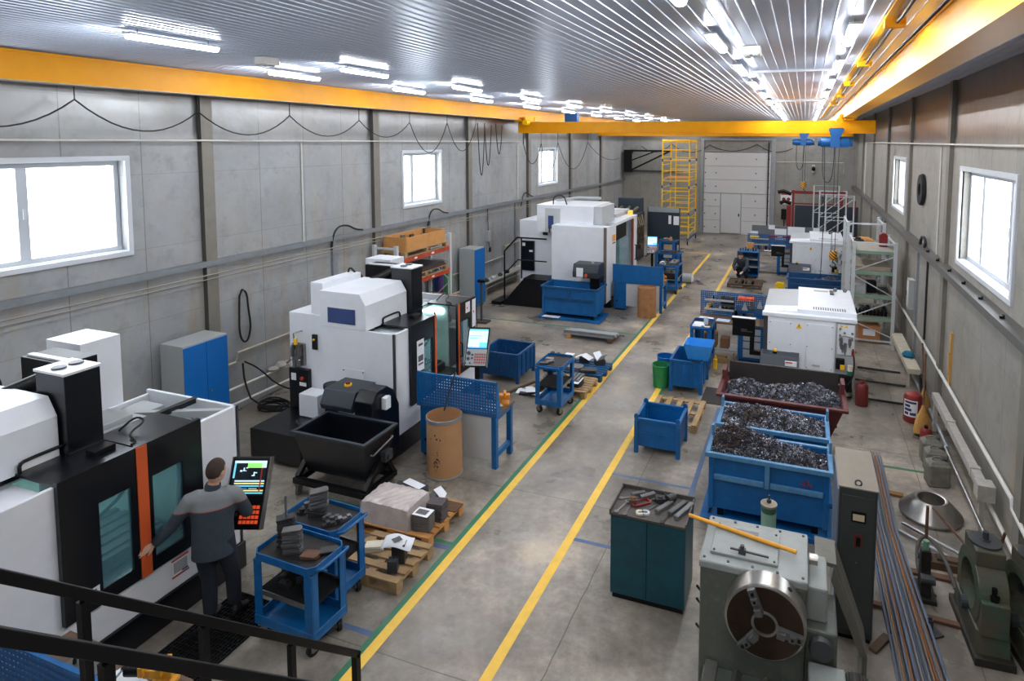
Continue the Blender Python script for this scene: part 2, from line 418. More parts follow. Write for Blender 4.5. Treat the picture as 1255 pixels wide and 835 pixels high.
# side walls with real window openings
def side_wall(name, x0, x1, wins):
    mb = MB(); ys = YB
    zt = ZC+.1
    for y0,y1,z0,z1 in sorted(wins):
        mb.box(x0,x1,ys,y0,0,zt); mb.box(x0,x1,y0,y1,0,z0); mb.box(x0,x1,y0,y1,z1,zt); ys = y1
    mb.box(x0,x1,ys,YE,0,zt)
    return struct(name, mb, WALLX if x1 < 0 else WALLR)
WL = [(4.0,6.60,3.28,4.67),(13.62,15.34,3.30,4.67),(22.3,24.2,3.30,4.67)]
WR = [(9.02,11.9,3.05,4.55),(18.0,20.2,3.2,4.55)]
side_wall('wall_left', XL-.3, XL, WL)
side_wall('wall_right', XR, XR+.3, WR)
struct('wall_back', MB().box(XL-.3,XR+.3,YE,YE+.3,0,ZC+.1), WALLY)
struct('wall_front', MB().box(XL-.3,XR+.3,YB-.3,YB,0,ZC+.1), WALLY)

# windows: frame, mullions, bright overcast daylight behind the panes
GLASS = mat('window_glass', (235,245,250), .03, alpha=.12)
k = 1
for (xw, sgn, wl) in ((XL,1,WL),(XR,-1,WR)):
    for i,(y0,y1,z0,z1) in enumerate(wl):
        t = bpy.data.objects.new('window_%d'%k, None); COL.objects.link(t); t['kind'] = 'structure'; t.location = (xw,(y0+y1)/2,z0)
        k += 1
        w = (y1-y0)/2; h = z1-z0; xi = .0
        mb = MB()
        a, b2 = (-.03*sgn, .035*sgn); a, b2 = min(a,b2), max(a,b2)
        e = .075
        mb.box(a,b2,-w-e,w+e,h,h+e); mb.box(a,b2,-w-e,w+e,-e,0); mb.box(a,b2,-w-e,-w,0,h); mb.box(a,b2,w,w+e,0,h)
        mb.build('surround', WFRAME, t, bevel=.006)
        c0, c1 = sorted((-.12*sgn, -.19*sgn))
        mb = MB(); f = .075
        mb.box(c0,c1,-w,w,h-f,h); mb.box(c0,c1,-w,w,0,f); mb.box(c0,c1,-w,-w+f,f,h-f); mb.box(c0,c1,w-f,w,f,h-f)
        splits = {(XL,0):[.03],(XL,1):[-.35],(XL,2):[-.35],(XR,0):[-.55,.42],(XR,1):[-.35,.35]}[(xw,i)]
        for s in splits:
            ym = s*w; mb.box(c0,c1,ym-.065,ym+.065,f,h-f)
        mb.build('sash', mat('sash_white',(188,193,200),.45), t, bevel=.005)
        MB().box(min(0,-.28*sgn),max(0,-.28*sgn),-w,w,.0,.012).build('sill', WFRAME, t)
        g = MB().box((c0+c1)/2-.004,(c0+c1)/2+.004,-w+f,w-f,f,h-f).build('pane', GLASS, t)
        s0 = splits[0]*w
        MB().box(min(c0,c1)+(.07 if sgn>0 else -.03),min(c0,c1)+(.1 if sgn>0 else 0),s0-.015,s0+.015,h*.45,h*.55).build('handle', WFRAME, t)

# ceiling: bright trapezoidal sheet, ribs along the hall
def ceil_mat():
    m = mat('ceiling_sheet', (192,202,220), .31, .5, .2, (166,176,194), .7)
    nt = m.node_tree; b = nt.nodes['Principled BSDF']
    return m
mb = MB(); pts = []; x = XL-.1
while x < XR+.1:
    pts += [(x,ZC),(x+.108,ZC),(x+.110,ZC-.006),(x+.115,ZC-.009),(x+.120,ZC-.006),(x+.122,ZC)]; x += .13
for i in range(len(pts)-1):
    (xa,za),(xb,zb) = pts[i],pts[i+1]
    mb.quad((xa,YB,za),(xb,YB,zb),(xb,YE,zb),(xa,YE,za))
mb.box(XL-.3,XR+.3,YB-.3,YE+.3,ZC+.05,ZC+.2)
struct('ceiling', mb, ceil_mat())
COVER = mat('ceiling_conduit', (196,200,206), .35, .5)
for i, y in enumerate((10.2, 17.4)):
    struct('trim_%d'%(i+1), MB().box(-.85,.35,y-.03,y+.03,ZC-.035,ZC-.001), COVER)

# columns on the walls (steel channels) and ledges / rails along them
COLM = mat('column_steel', (126,122,113), .55, .1, .4, (102,92,78), 3); COLSHADE = mat('shaded_column_side', (84,81,75), .6)
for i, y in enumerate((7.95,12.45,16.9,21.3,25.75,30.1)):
    mb = MB(); mb.box(XL,XL+.09,y-.10,y+.12,0,ZC); mb.slot(1).box(XL,XL+.092,y-.104,y-.10,0,ZC)  # thin dark sheet paints the shade on the column's near side
    struct('column_left_%d'%(i+1), mb, [COLM,COLSHADE])
for i, y in enumerate((8.15,12.75,17.2,21.6,26.0,30.4)):
    mb = MB(); mb.box(XR-.07,XR,y-.12,y+.12,0,ZC)
    struct('column_right_%d'%(i+1), mb, COLM)
LEDGE = mat('ledge_steel', (104,103,100), .5, .35, .45, (82,74,64), 4)
mb = MB(); mb.box(XL,XL+.11,YB,YE,2.86,2.89); mb.box(XL+.09,XL+.11,YB,YE,2.79,2.86)
struct('trim_3', mb, mat('ledge_galvanised', (134,139,143), .45, .35, .35, (100,98,94), 4))
mb = MB(); mb.box(XR-.2,XR,YB,YE,2.80,2.83); mb.box(XR-.2,XR-.18,YB,YE,2.72,2.80)
struct('trim_4', mb, LEDGE)
# conduit runs on the walls
PIPEG = mat('grey_cream_conduit', (150,144,130), .55, 0, .35, (120,110,94), 8)
def pipe(name, pts, r, m, label, cat='pipe', smooth=0, group=None, n=8):
    return tag(MB().tube(pts, r, n, smooth=smooth).build(name, m, smooth=True), label, cat, group)
pipe('conduit', [(XL+.115,YB+.1,4.98),(XL+.115,20.4,4.98),(XL+.03,20.4,4.9),(XL+.03,20.4,2.95)], .016, PIPEW, 'white conduit running high along the left wall, turning down past the second window')
pipe('conduit', [(XL+.115,YB+.1,2.66),(XL+.115,33,2.62)], .013, PIPEG, 'cream conduit run just under the steel ledge of the left wall')
pipe('conduit', [(XL+.115,YB+.1,2.59),(XL+.115,22,2.56)], .009, PIPEG, 'thin second conduit just below the cream one on the left wall')
pipe('conduit', [(XL+.02,10.15,4.94),(XL+.02,10.15,2.7)], .014, PIPEW, 'white conduit dropping down the left wall before the second window')
pipe('conduit', [(XR-.09,YB+.1,4.95),(XR-.09,28.5,5.02),(XR-.09,28.5,2.85)], .016, PIPEW, 'white conduit running high along the right wall above the windows')
pipe('conduit', [(XR-.02,13.6,4.92),(XR-.02,13.6,2.84)], .014, PIPEW, 'white conduit dropping down the right wall between its two windows')
pipe('conduit', [(XR-.025,14.4,2.79),(XR-.025,14.4,.9)], .02, CABLE, 'black conduit dropping from ledge of right wall to the floor trunking')
pipe('conduit', [(-1.4,YE-.03,3.98),(1.9,YE-.03,3.98),(1.9,YE-.03,3.45)], .02, PIPEW, 'white conduit across the end wall right of the garage door')
pipe('water_pipe', [(XL+.06,5.6,.78),(XL+.06,8.38,.92),(XL+.06,8.42,1.08),(XL+.06,10.3,1.1)], .02, PIPEC, 'uppermost cream pipe low on the left wall by the blue and grey cabinet', group=None)
pipe('water_pipe', [(XL+.1,7.6,.46),(XL+.1,22.5,.46)], .024, PIPEW, 'white middle pipe low along the left wall, behind both cabinets')
pipe('water_pipe', [(XL+.1,7.6,.16),(XL+.1,22.5,.16)], .024, PIPEW, 'white lowest pipe near the floor along the left wall')
pipe('water_pipe', [(XL+.06,15.6,1.02),(XL+.06,19.2,1.02),(XL+.06,19.25,1.35),(XL+.06,20.8,1.38)], .022, PIPEC, 'cream stepped pipe on left wall right of the tall cabinet')
pipe('water_pipe', [(XR-.06,7.3,.62),(XR-.06,8.3,.70),(XR-.06,8.34,.8),(XR-.06,13.3,.86),(XR-.06,20,.86)], .028, PIPEW, 'white pipe with an elbow along the right wall above the trunking')
pipe('water_pipe', [(XR-.28,6.3,.22),(XR-.28,10.8,.24)], .022, STEEL, 'bare steel pipe low along the right wall behind the green castings', n=8)
pipe('water_pipe', [(XR-.2,11.0,.14),(XR-.2,16.6,.12)], .03, GALV, 'galvanised pipe near the floor at the right wall behind the brooms')
pipe('water_pipe', [(XR-.10,7.4,.30),(XR-.10,11.2,.36)], .026, PIPEW, 'white pipe at the foot of right wall under the trunking end')

# floor markings (paint on the floor)
PY = mat('yellow_floor_paint', (252,204,78), .5, 0, .3, (190,150,70), 6)
PG = mat('green_floor_paint', (44,118,84), .5, 0, .5, (100,120,104), 5)
PB = mat('blue_floor_paint', (74,100,140), .5, 0, .6, (112,114,118), 5)
def stripe(label, m, *rects, z=.0015):
    mb = MB()
    for (x0,x1,y0,y1) in rects: mb.box(x0,x1,y0,y1,0,z)
    tag(mb.build('floor_line', m), label, 'floor marking')
stripe('long yellow floor line along left side of the gangway', PY, (-3.92,-3.81,3.0,28.0))
stripe('long yellow floor line along right side of the gangway, past the empty pallet', PY, (-2.70,-2.59,3.0,27.6))
stripe('green floor line hugging the left yellow line of the gangway', PG, (-3.99,-3.92,3.0,17.4))
stripe('green floor line hugging the right yellow line near the empty pallet', PG, (-2.59,-2.53,9.9,13.0))
stripe('yellow floor line across the far end beside the slate screen', PY, (-6.2,-3.92,27.9,28.0))
stripe('blue floor line across from trolleys to left gangway line', PB, (-5.2,-3.99,4.86,4.92))
stripe('blue and green floor line beside the pallets at left gangway line', PG, (-4.5,-3.99,6.37,6.43))
stripe('blue floor line right behind the green one at the pallets', PB, (-4.5,-3.99,6.28,6.36))
stripe('green floor line between first machine and trolleys', PG, (-6.4,-5.3,6.62,6.68))
stripe('faint green floor line in front of the far left swarf bin', PG, (-9.0,-4.0,15.35,15.41))
stripe('green floor line behind workbench under the blue trolley', PG, (-5.5,-4.0,10.9,10.96))
stripe('green floor line on right side behind the leaning conduit pipes', PG, (1.0,2.1,10.29,10.35))
stripe('blue floor line running along between blue crate and swarf bins', PB, (-1.41,-1.34,7.6,11.6))
stripe('blue floor line across in front of the small blue crate', PB, (-2.59,-1.41,8.63,8.68))
stripe('blue floor line across in front of the teal cupboard', PB, (-2.59,-1.95,6.98,7.04))

# ------------------------------------------------------------------ crane
mb = MB()
def ibeam(mb, x, y0, y1, z0, z1, fw=.3, tf=.025, tw=.02):
    mb.box(x-fw/2,x+fw/2,y0,y1,z0,z0+tf); mb.box(x-fw/2,x+fw/2,y0,y1,z1-tf,z1); mb.box(x-tw/2,x+tw/2,y0,y1,z0+tf,z1-tf)
YELW = mat('rail_yellow', (240,164,0), .44, 0, .3, (206,128,4), 2.0, spec=.25, wear=.05, wear_rgb=(225,190,120))
ibeam(mb, -9.36, YB, YE, 5.725, 6.10, fw=.26); mb.slot(1).box(-9.492,-9.228,YB,YE,5.715,5.727).slot(0)  # pale strip: worn flange with the light on its edge painted in
mb.box(-9.255,-9.245,YB,YE,5.745,6.075)
tag(mb.build('crane_runway_beam', [YELW, mat('worn_lit_flange',(176,168,152),.5,.3,.4,(150,120,70),2)]), 'long yellow crane runway beam under the ceiling above left wall', 'crane rail')
mb = MB(); ibeam(mb, 1.17, YB, YE, 5.72, 6.10, fw=.3); mb.box(1.03,1.045,YB,YE,5.745,6.075)
tag(mb.build('crane_runway_beam', YELW), 'yellow crane runway beam under the ceiling near right wall', 'crane rail')
t = thing('conductor_rail', 'yellow angle with black supply cable beside the right crane beam', 'crane supply', (.66,0,6.0))
MB().box(-.03,.03,YB,30,.09,.118).build('angle_bar', YEL, t)
mb = MB(); pts = []
for i in range(40):
    pts.append((.07, YB+.3+i*.8, .05 + (.02 if i%2 else 0)))
mb.tube(pts, .014, 6).build('supply_cable', CABLE, t)
for y in (3.2,6.2,9.2,12.2,15.2,18.2):
    MB().box(-.03,.14,y-.05,y+.05,.02,.1).build('bracket', YEL, t)

def bridge(y, lab, hx, labh, hz, hookz, size, cab_dx):
    t = thing('crane_bridge', lab, 'overhead crane', (-3.8,y,5.28))
    mb = MB(); mb.box(-5.75,5.75,-.13,.13,0,.022); mb.box(-5.72,5.72,-.09,.09,.36,.38); mb.box(-5.72,5.72,-.075,.075,.022,.36)
    mb.build('girder', YELW, t, bevel=.004)
    for x, s in ((-5.5,-1),(4.97,1)):
        mb = MB(); mb.box(x-.12,x+.12,-.6,.6,.385,.43); mb.box(x-.2,x-.17,-.45,.45,.425,.56); mb.box(x+.17,x+.2,-.45,.45,.425,.56); mb.box(x-.2,x+.2,-.45,.45,.415,.43)
        for yy in (-.38,.38):
            mb.cyl((x-.23,yy,.50),(x-.20,yy,.50),.06,14); mb.cyl((x+.20,yy,.50),(x+.23,yy,.50),.06,14)
        mb.build('end_carriage', YEL, t, bevel=.004)
        MB().cyl((x+.25*(-s),-.3,.36),(x+.25*(-s),-.55,.36),.09,16).build('travel_motor', YELB, t, smooth=True)
    # hoist trolley hangs on the girder
    h = thing('hoist', labh, 'hoist', (hx,y,hz))
    s = size
    mb = MB(); mb.cyl((-.42*s,0,.02),(.36*s,0,.02),.15*s,24); mb.box(-.16*s,.1*s,-.17*s,.17*s,-.14*s,.17*s)
    mb.build('drum_housing', HOISTB, h, bevel=.01, smooth=True)
    MB().cyl((.36*s,0,.02),(.46*s,0,.02),.125*s,24).build('end_cap', BLUED, h, smooth=True); MB().cyl((-.5*s,0,.02),(-.42*s,0,.02),.12*s,24).build('end_cap', BLUED, h, smooth=True)
    for y0_ in (-.16,.135): MB().prism([(-.22*s,.40),(-.12*s,.17),(.12*s,.17),(.22*s,.40),(.1*s,.44),(-.1*s,.44)], y0_,y0_+.025,'y').build('trolley_plate', HOISTB, h)
    for sx in (-1,1):
        for sy in (-1,1): MB().cyl((sx*.15*s,sy*.14,.40),(sx*.15*s,sy*.09,.40),.045,14).build('wheel', DGREY, h)
    zb = hookz - hz
    for sx in (-1,1):
        MB().tube([(sx*.05*s+.05,0,-.1),(sx*.05*s+.03,0,zb+.28)], .009, 6).build('wire_rope', CABLE, h)
    mb = MB()
    STR = mat('hazard_stripe_block', (232,160,30), .5)
    mb.lathe([(.0,.34),(.1,.32),(.12,.2),(.1,.06),(.0,.04)], (.04,0,zb), 'z', 16).build('hook_block', hazard(), h, smooth=True)
    hk = [(.04,0,zb+.06),(.04,0,zb-.02)] + [(.04+.075*math.sin(a),0,zb-.10+.075*math.cos(a)) for a in [i*PI/8 for i in range(0,13)]]
    MB().tube(hk, .018, 8, smooth=1).build('hook', DGREY, h, smooth=True)
    mb = MB(); x0 = cab_dx
    mb.tube([(x0,-.05,-.1),(x0-.0,-.05,-1.0),(x0+.15,-.05,-1.25),(x0+.3,-.05,-1.0),(x0+.32,-.02,-.1)], .012, 6, smooth=2).build('cable_loop', CABLE, h)
    return t, h
def hazard():
    if 'hazard_stripes' in MATS: return MATS['hazard_stripes']
    m = mat('hazard_stripes', (235,165,25), .5); nt = m.node_tree; b = nt.nodes['Principled BSDF']
    tc = nt.nodes.new('ShaderNodeTexCoord'); mp = nt.nodes.new('ShaderNodeMapping'); mp.inputs['Rotation'].default_value = (0,R(50),0)
    w = nt.nodes.new('ShaderNodeTexWave'); w.inputs['Scale'].default_value = 4.5; w.wave_profile = 'SIN'
    r = nt.nodes.new('ShaderNodeValToRGB'); r.color_ramp.interpolation = 'CONSTANT'; r.color_ramp.elements[0].color = s2l((18,18,18))+(1,); r.color_ramp.elements[1].position = .45; r.color_ramp.elements[1].color = s2l((238,168,28))+(1,)
    nt.links.new(tc.outputs['Object'], mp.inputs[0]); nt.links.new(mp.outputs[0], w.inputs['Vector']); nt.links.new(w.outputs['Fac'], r.inputs['Fac']); nt.links.new(r.outputs['Color'], b.inputs['Base Color'])
    return m
BR1, H1 = bridge(20.0, 'near yellow crane bridge spanning the hall below the runway beams', .86, 'larger blue hoist on the near crane bridge, hook low above a machine', 5.0, 1.42, 1.0, -.35)
BR2, H2 = bridge(29.0, 'far yellow crane bridge mostly hidden behind the nearer one', -.05, 'smaller looking blue hoist on the far crane bridge', 5.0, 2.95, .95, -.3)
tg = tag(MB().box(-7.75,-7.3,19.86,20.1,5.672,5.95).build('control_box', HOISTB, bevel=.01), 'blue control box standing on left end of near crane bridge', 'control box')
pipe('pendant_cable', [(.55,19.84,4.9),(.6,19.84,3.2),(.56,19.84,.9)], .012, CABLE, 'long black pendant cable hanging from the near blue hoist', 'cable')

# festoon cables on the left wall
def festoon(pts, r=.014):
    out = []
    for (a, b, sag) in pts:
        a = Vector(a); b = Vector(b)
        for i in range(13):
            u = i/12; p = a.lerp(b, u); p.z -= sag*4*u*(1-u); out.append(p)
    return out
t = thing('festoon_cable', 'black festoon cable drooping in swags along top of left wall', 'cable', (-9.5,0,0))
hk = [(3.9,5.5),(5.79,5.54),(7.64,5.46),(9.59,5.47),(11.6,5.45),(13.51,5.46),(15.27,5.5),(16.89,5.5)]
sg = []
for (y0,z0),(y1,z1) in zip(hk, hk[1:]): sg.append(((0,y0,z0),(0,y1,z1),.38 if y1<14 else .8))
MB().tube(festoon(sg), .011, 6).build('swag', CABLE, t, smooth=True)
for y,z in hk[1:]: MB().tube([(0,y,z),(0,y,5.70),(-.0,y+.001,5.72)], .008, 6).build('hanger', CABLE, t)
for j,(y,zb) in enumerate(((17.0,3.9),(17.35,4.2),(18.0,4.55))):
    MB().tube(festoon([((.05*j,y,5.55),(.05*j,y+.45,5.5),5.5-zb)]), .014, 6).build('bunched_loop', CABLE, t, smooth=True)
t = thing('festoon_cable', 'black festoon cable swagging past the third window to the end wall', 'cable', (-9.5,0,0))
hk2 = [(20.3,4.9),(21.9,4.92),(23.6,4.95),(27.3,4.95),(32.5,4.1)]
sg = [((0,a[0],a[1]),(0,b[0],b[1]),s) for a,b,s in zip(hk2,hk2[1:],(.75,1.15,1.15,.35))]
MB().tube(festoon(sg), .013, 6).build('swag', CABLE, t, smooth=True)
MB().tube([(0,20.3,4.9),(0,20.3,5.3),(.2,20.2,5.55)], .018, 6).build('lead', CABLE, t)
for y,z in hk2[1:4]: MB().tube([(0,y,z),(0,y,5.72)], .008, 6).build('hanger', CABLE, t)
pipe('festoon_cable', festoon([((-8.7,YE-.1,4.75),(-7.0,YE-.1,4.9),.4),((-7.0,YE-.1,4.9),(-4.9,YE-.1,4.85),.45),((-4.9,YE-.1,4.85),(-2.4,YE-.1,4.9),.35),((-2.4,YE-.1,4.9),(-.6,YE-.1,4.7),.3)]), .018, CABLE, 'black cable in swags along the top of the end wall', 'cable')

# ------------------------------------------------------------------ ceiling lamps
LAMP = mat('lamp_tube', (255,255,255), .4, emit=((244,248,255), 66.))
LBODY = mat('lamp_body', (210,214,220), .4)
def lamp0():
    t = thing('ceiling_lamp', 'x', 'lamp', (0,0,0))
    mb = MB(); mb.box(-.055,.055,-.52,.52,-.025,0); mb.build('housing', LBODY, t, bevel=.004)
    MB().prism([(-.05,-.026),(-.04,-.055),(-.015,-.068),(.015,-.068),(.04,-.055),(.05,-.026)], -.5,.5,'y').build('diffuser', LAMP, t)
    for s in (-1,1): MB().cyl((0,s*.4,0),(0,s*.4,.045),.006,6).build('hanger', STEEL, t)
    return t
P0 = None
rows = [(-6.45, [-1.3,1.85]+[4.95+3.1*i for i in range(10)], 'row of ceiling lamps left of the middle'),
        (-7.88, [-1.3,1.9]+[8.1+3.12*i for i in range(9)], 'outer row of ceiling lamps beside the left crane beam'),
        (-.91, [-1.0,1.8]+[4.2+2.55*i for i in range(12)], 'row of ceiling lamps right of the middle'),
        (.39, [-1.2,1.4,4.0]+[6.62+2.6*i for i in range(11)], 'right row of ceiling lamps beside the right crane beam')]
nm = {-6.45:'in the inner left row', -7.88:'in the outer left row by the yellow beam', -.91:'in the left of the two right rows', .39:'in the rightmost row'}
od = ['nearest','second','third','fourth','fifth','sixth','seventh','eighth','ninth','tenth','eleventh','twelfth','thirteenth']
for x, ys, g in rows:
    k = 0
    for y in ys:
        vis = y > (4.1 if x > -6 else 4.5)
        if vis: lb = 'glowing tube lamp, %s %s' % (od[k], nm[x]); k += 1
        else: lb = 'added unseen tube lamp above the viewing landing, %s %s' % (['rear','front','foremost'][[q for q in ys if q<=(4.1 if x>-6 else 4.5)].index(y)], {-6.45:'in inner left row',-7.88:'in outer left row',-.91:'in left of the right rows',.39:'in rightmost row'}[x])  # unseen lamps round the viewpoint, added for the light they give
        loc = (x,y,ZC-.045)
        if P0 is None: P0 = lamp0(); P0.location = loc; P0['label'] = lb; P0['group'] = g
        else: dup(P0, loc, label=lb, group=g)
def socketbox(x,y,label):
    t = thing('junction_box', label, 'junction box', (x,y,ZC-.11))
    MB().box(-.1,.1,-.12,.12,0,.1).build('box', PIPEW, t, bevel=.01)
    for s in (-1,1):
        for yy in (-.1,.04): MB().cyl((s*.05,yy,-.015),(s*.05,yy,.0),.035,12).build('socket', LGREY, t)
socketbox(-.62,7.6,'white socket box on the ceiling beside the right lamp rows')
socketbox(-6.9,6.6,'white socket box on the ceiling between the left lamp rows')

# ------------------------------------------------------------------ garage door in end wall
t = bpy.data.objects.new('door_1', None); COL.objects.link(t); t['kind'] = 'structure'; t.location = (-3.42,YE,0)
DOORW = mat('garage_door_white', (206,208,208), .5, 0, .1, (180,178,172), 3)
for i in range(6):
    z0 = .02 + i*.74
    mb = MB()
    if z0 < 1.9:
        z1 = min(z0+.725, 4.46)
        mb.box(-1.75,-.82,-.07,-.02,z0,z1); mb.box(.26,1.75,-.07,-.02,z0,z1)
    else: mb.box(-1.75,1.75,-.07,-.02,z0,z0+.725)
    mb.build('section_panel', DOORW, t, bevel=.008)
MB().box(-.8,.24,-.075,-.02,.06,2.22).build('wicket_door', DOORW, t, bevel=.008)
mb = MB(); mb.box(-.85,-.8,-.08,-.02,.02,2.24); mb.box(.24,.29,-.08,-.02,.02,2.24); mb.box(-1.75,1.75,-.085,-.03,2.225,2.26)
mb.build('wicket_frame', GALV, t)
MB().box(.12,.18,-.11,-.07,1.0,1.14).build('handle', BLACK, t)
for z in (.36,1.1,1.85,2.6,3.34,4.1):
    for x in (-1.68,-1.1,1.0,1.65): MB().box(x-.03,x+.03,-.085,-.07,z-.03,z+.03).build('hinge', DGREY, t)
mb = MB(); mb.box(-1.92,-1.77,-.12,0,0,5.1); mb.box(1.77,1.98,-.12,0,0,5.1); mb.box(-1.95,1.98,-.14,0,5.1,5.2); mb.box(-1.77,1.77,-.1,-.02,4.48,4.56)
mb.build('track_frame', GALV, t)
MB().box(1.60,1.66,-.16,-.1,.2,5.0).build('lift_chain', BLACK, t)
# black steel bracket on the end wall, left
t = thing('wall_bracket', 'black triangular steel bracket on end wall left of yellow tower', 'bracket', (-9.2,YE,3.4))
mb = MB(); mb.box(0,2.3,-.6,-.5,1.05,1.15); mb.bar((0,-.55,.0),(2.2,-.55,1.08),.09,.09); mb.bar((0,-.5,.55),(1.4,-.5,1.08),.07,.07); mb.box(-.4,.06,-.6,-.5,-.1,1.15); mb.box(-.4,.0,-.55,0,.95,1.15); mb.box(-.4,0,-.55,0,-.1,.06)
mb.build('bracket_arm', BLACK, t)
MB().box(-.2,2.9,-.12,-.04,-.08,-.0).build('rail', DGREY, t)
# ================================================================== machining centres A and B (same model, seen twice)
def vmc(name, label, loc, opened):
    t = thing(name, label, 'milling machine', loc)
    P = lambda mb, n, m, bev=.008, par=None, **k: mb.build(n, m, par or t, bevel=bev, **k)
    P(MB().box(-2.0,.03,.02,2.60,0,.31), 'base', NAVY)
    # white cladding
    mb = MB(); mb.box(-1.43,0,0,.045,.31,1.97); mb.box(-.04,.008,.045,.72,.31,1.97); mb.box(-.62,-.04,.045,.72,1.86,1.885); mb.box(-1.43,-1.39,.045,2.58,.31,1.9)
    P(mb, 'end_cover', WHITE)
    MB().box(-.035,.006,-.004,.02,.31,1.97).build('corner_strip', DGREY, t)
    mb = MB(); mb.box(-1.0,-.58,-.012,0,.72,1.32); P(mb, 'access_panel', WHITE, .004)
    for x in (-.98,-.6):
        for z in (.75,1.29): MB().cyl((x,-.012,z),(x,-.018,z),.012,8).build('screw', DGREY, t)
    P(MB().box(-2.12,-1.43,.03,1.7,.31,2.13), 'side_cabinet', WHITE)
    e = P(MB().box(-2.08,-1.68,-.05,.03,.34,1.2), 'electrical_box', NAVY)
    MB().box(-2.03,-1.93,-.054,-.05,1.0,1.12).build('label_plate', PAPER, e); MB().box(-1.86,-1.72,-.054,-.05,.92,.98).build('label_plate', PAPER, e)
    MB().cyl((-1.8,-.05,1.05),(-1.8,-.075,1.05),.03,12).build('mains_switch', LABELR, e)
    MB().box(-1.62,-1.53,-.006,.03,1.55,1.80).build('switch_plate', NAVY, t)
    MB().cyl((-1.575,-.006,1.72),(-1.575,-.03,1.72),.018,10).build('indicator', LABELY, t)
    # pneumatic unit on left end
    mb = MB()
    for i,(x,z) in enumerate(((-1.98,1.5),(-1.9,1.45),(-1.83,1.52),(-1.94,1.32),(-1.86,1.34))):
        mb.cyl((x,-.06,z-.09),(x,-.06,z+.07),.035,10); mb.cyl((x,-.06,z+.07),(x,-.06,z+.1),.022,10)
    mb.tube([(-2.1,-.06,1.28),(-2.0,-.07,1.36),(-1.8,-.07,1.36)],.018,6); mb.tube([(-1.95,-.04,1.6),(-1.95,-.06,1.8),(-1.8,-.02,1.85)],.012,6)
    mb.box(-2.02,-1.78,-.03,.03,1.26,1.62); P(mb, 'pneumatic_unit', STEEL, 0)
    MB().cyl((-1.9,-.07,1.62),(-1.9,-.07,1.72),.03,10).build('lubricator_bowl', LABELY, t)
    P(MB().box(-1.66,-1.28,-.28,-.0,.53,.90), 'coolant_box', WHITE)
    # hood over spindle travel
    hp = [(-1.43,1.97),(-1.43,2.56),(-.645,2.56),(-.53,2.38),(-.53,1.97)]
    h = P(MB().prism(hp, -.01, 1.08, 'y'), 'hood', WHITE)
    MB().box(-1.27,-.73,-.022,-.009,2.05,2.30).build('hood_window', mat('smoked_window',(62,78,124),.12), h, bevel=.004)
    P(MB().box(-1.68,-1.43,.06,1.0,2.13,2.66), 'hood_back', WHITE)
    # column cover (black) with fans, motor, tool magazine
    c = P(MB().box(-.86,-.44,1.10,1.42,1.55,2.76), 'column_cover', NAVY)
    MB().box(-.87,-.43,1.09,1.43,2.762,2.785).build('cover_lid', WHITE, c)
    for y in (1.19,1.34):
        MB().lathe([(.062,2.786),(.062,2.8),(.04,2.802),(.0,2.802)], (-.66,y,0), 'z', 16).build('fan', CHAR, c)
    MB().box(-.442,-.436,1.10,1.42,2.0,2.008).build('cover_joint', CHAR, c)
    k_ = P(MB().box(-1.68,-1.0,1.42,1.75,1.6,2.70), 'motor_cover', BLACK)
    MB().box(-1.64,-1.05,1.46,1.52,2.701,2.72).build('vent_strip', WHITE, k_)
    mb = MB(); mb.cyl((-1.3,1.0,2.45),(-1.0,1.35,2.62),.09,14); mb.cyl((-1.62,.98,2.5),(-1.62,1.17,2.5),.1,14); P(mb,'motor',BLACK,0,smooth=True)
    MB().tube([(-1.5,1.0,2.58),(-1.55,.9,2.75),(-1.62,.9,2.72),(-1.66,.95,2.5)],.018,6,smooth=2).build('motor_cable', CABLE, t)
    P(MB().box(-2.02,-1.44,1.85,2.28,1.5,2.72), 'magazine_cover', WHITE)
    # open tray at far end
    mb = MB(); mb.box(-.05,0,2.07,2.58,.69,1.95); mb.box(-1.43,0,2.54,2.58,.31,1.95); mb.box(-1.43,-.05,2.09,2.54,1.45,1.48); mb.box(-.09,.0,2.07,2.09,.69,1.93)
    P(mb, 'far_end_cover', WHITE)
    MB().box(-.045,.006,2.56,2.586,.31,1.95).build('far_corner_strip', DGREY, t)
    mb = MB(); mb.bar((-1.0,2.1,1.88),(-.10,2.5,1.88),.07,.08); mb.box(-1.36,-1.0,2.12,2.45,1.48,1.86); mb.box(-.8,-.45,2.15,2.4,1.48,1.62)
    P(mb, 'way_cover', LGREY, .004)
    MB().tube([(-.9,2.45,1.55),(-.7,2.4,1.8),(-.5,2.48,1.75),(-.45,2.3,1.6)],.012,6,smooth=2).tube([(-.75,2.3,1.5),(-.6,2.3,1.85),(-.52,2.35,1.9)],.01,6,smooth=1).build('hose', STEEL, t)
    # sill below the doors
    P(MB().box(-.30,.0,.33,2.60,.31,.69), 'sill', WHITE)
    # interior
    mb = MB(); mb.box(-1.3,-1.27,.34,2.06,.69,1.9); mb.box(-1.27,-.30,.34,.37,.69,1.9); mb.box(-1.27,-.3,2.03,2.06,.69,1.9)
    mb.box(-1.3,-.62,.34,2.06,1.87,1.9); P(mb, 'interior_lining', INSIDE, 0)
    mb = MB(); mb.box(-1.3,-.66,1.46,2.06,1.902,1.93); mb.box(-1.2,-.8,1.55,1.95,1.93,1.99); P(mb, 'top_cover', LGREY)
    mb = MB(); mb.box(-1.26,-.06,.37,2.03,.69,.72); mb.box(-1.1,-.3,.5,1.9,.72,.86)
    for i in range(5): mb.box(-1.1+.16*i,-1.02+.16*i,.5,1.9,.86,.885)
    P(mb, 'work_table', DPLATE, 0)
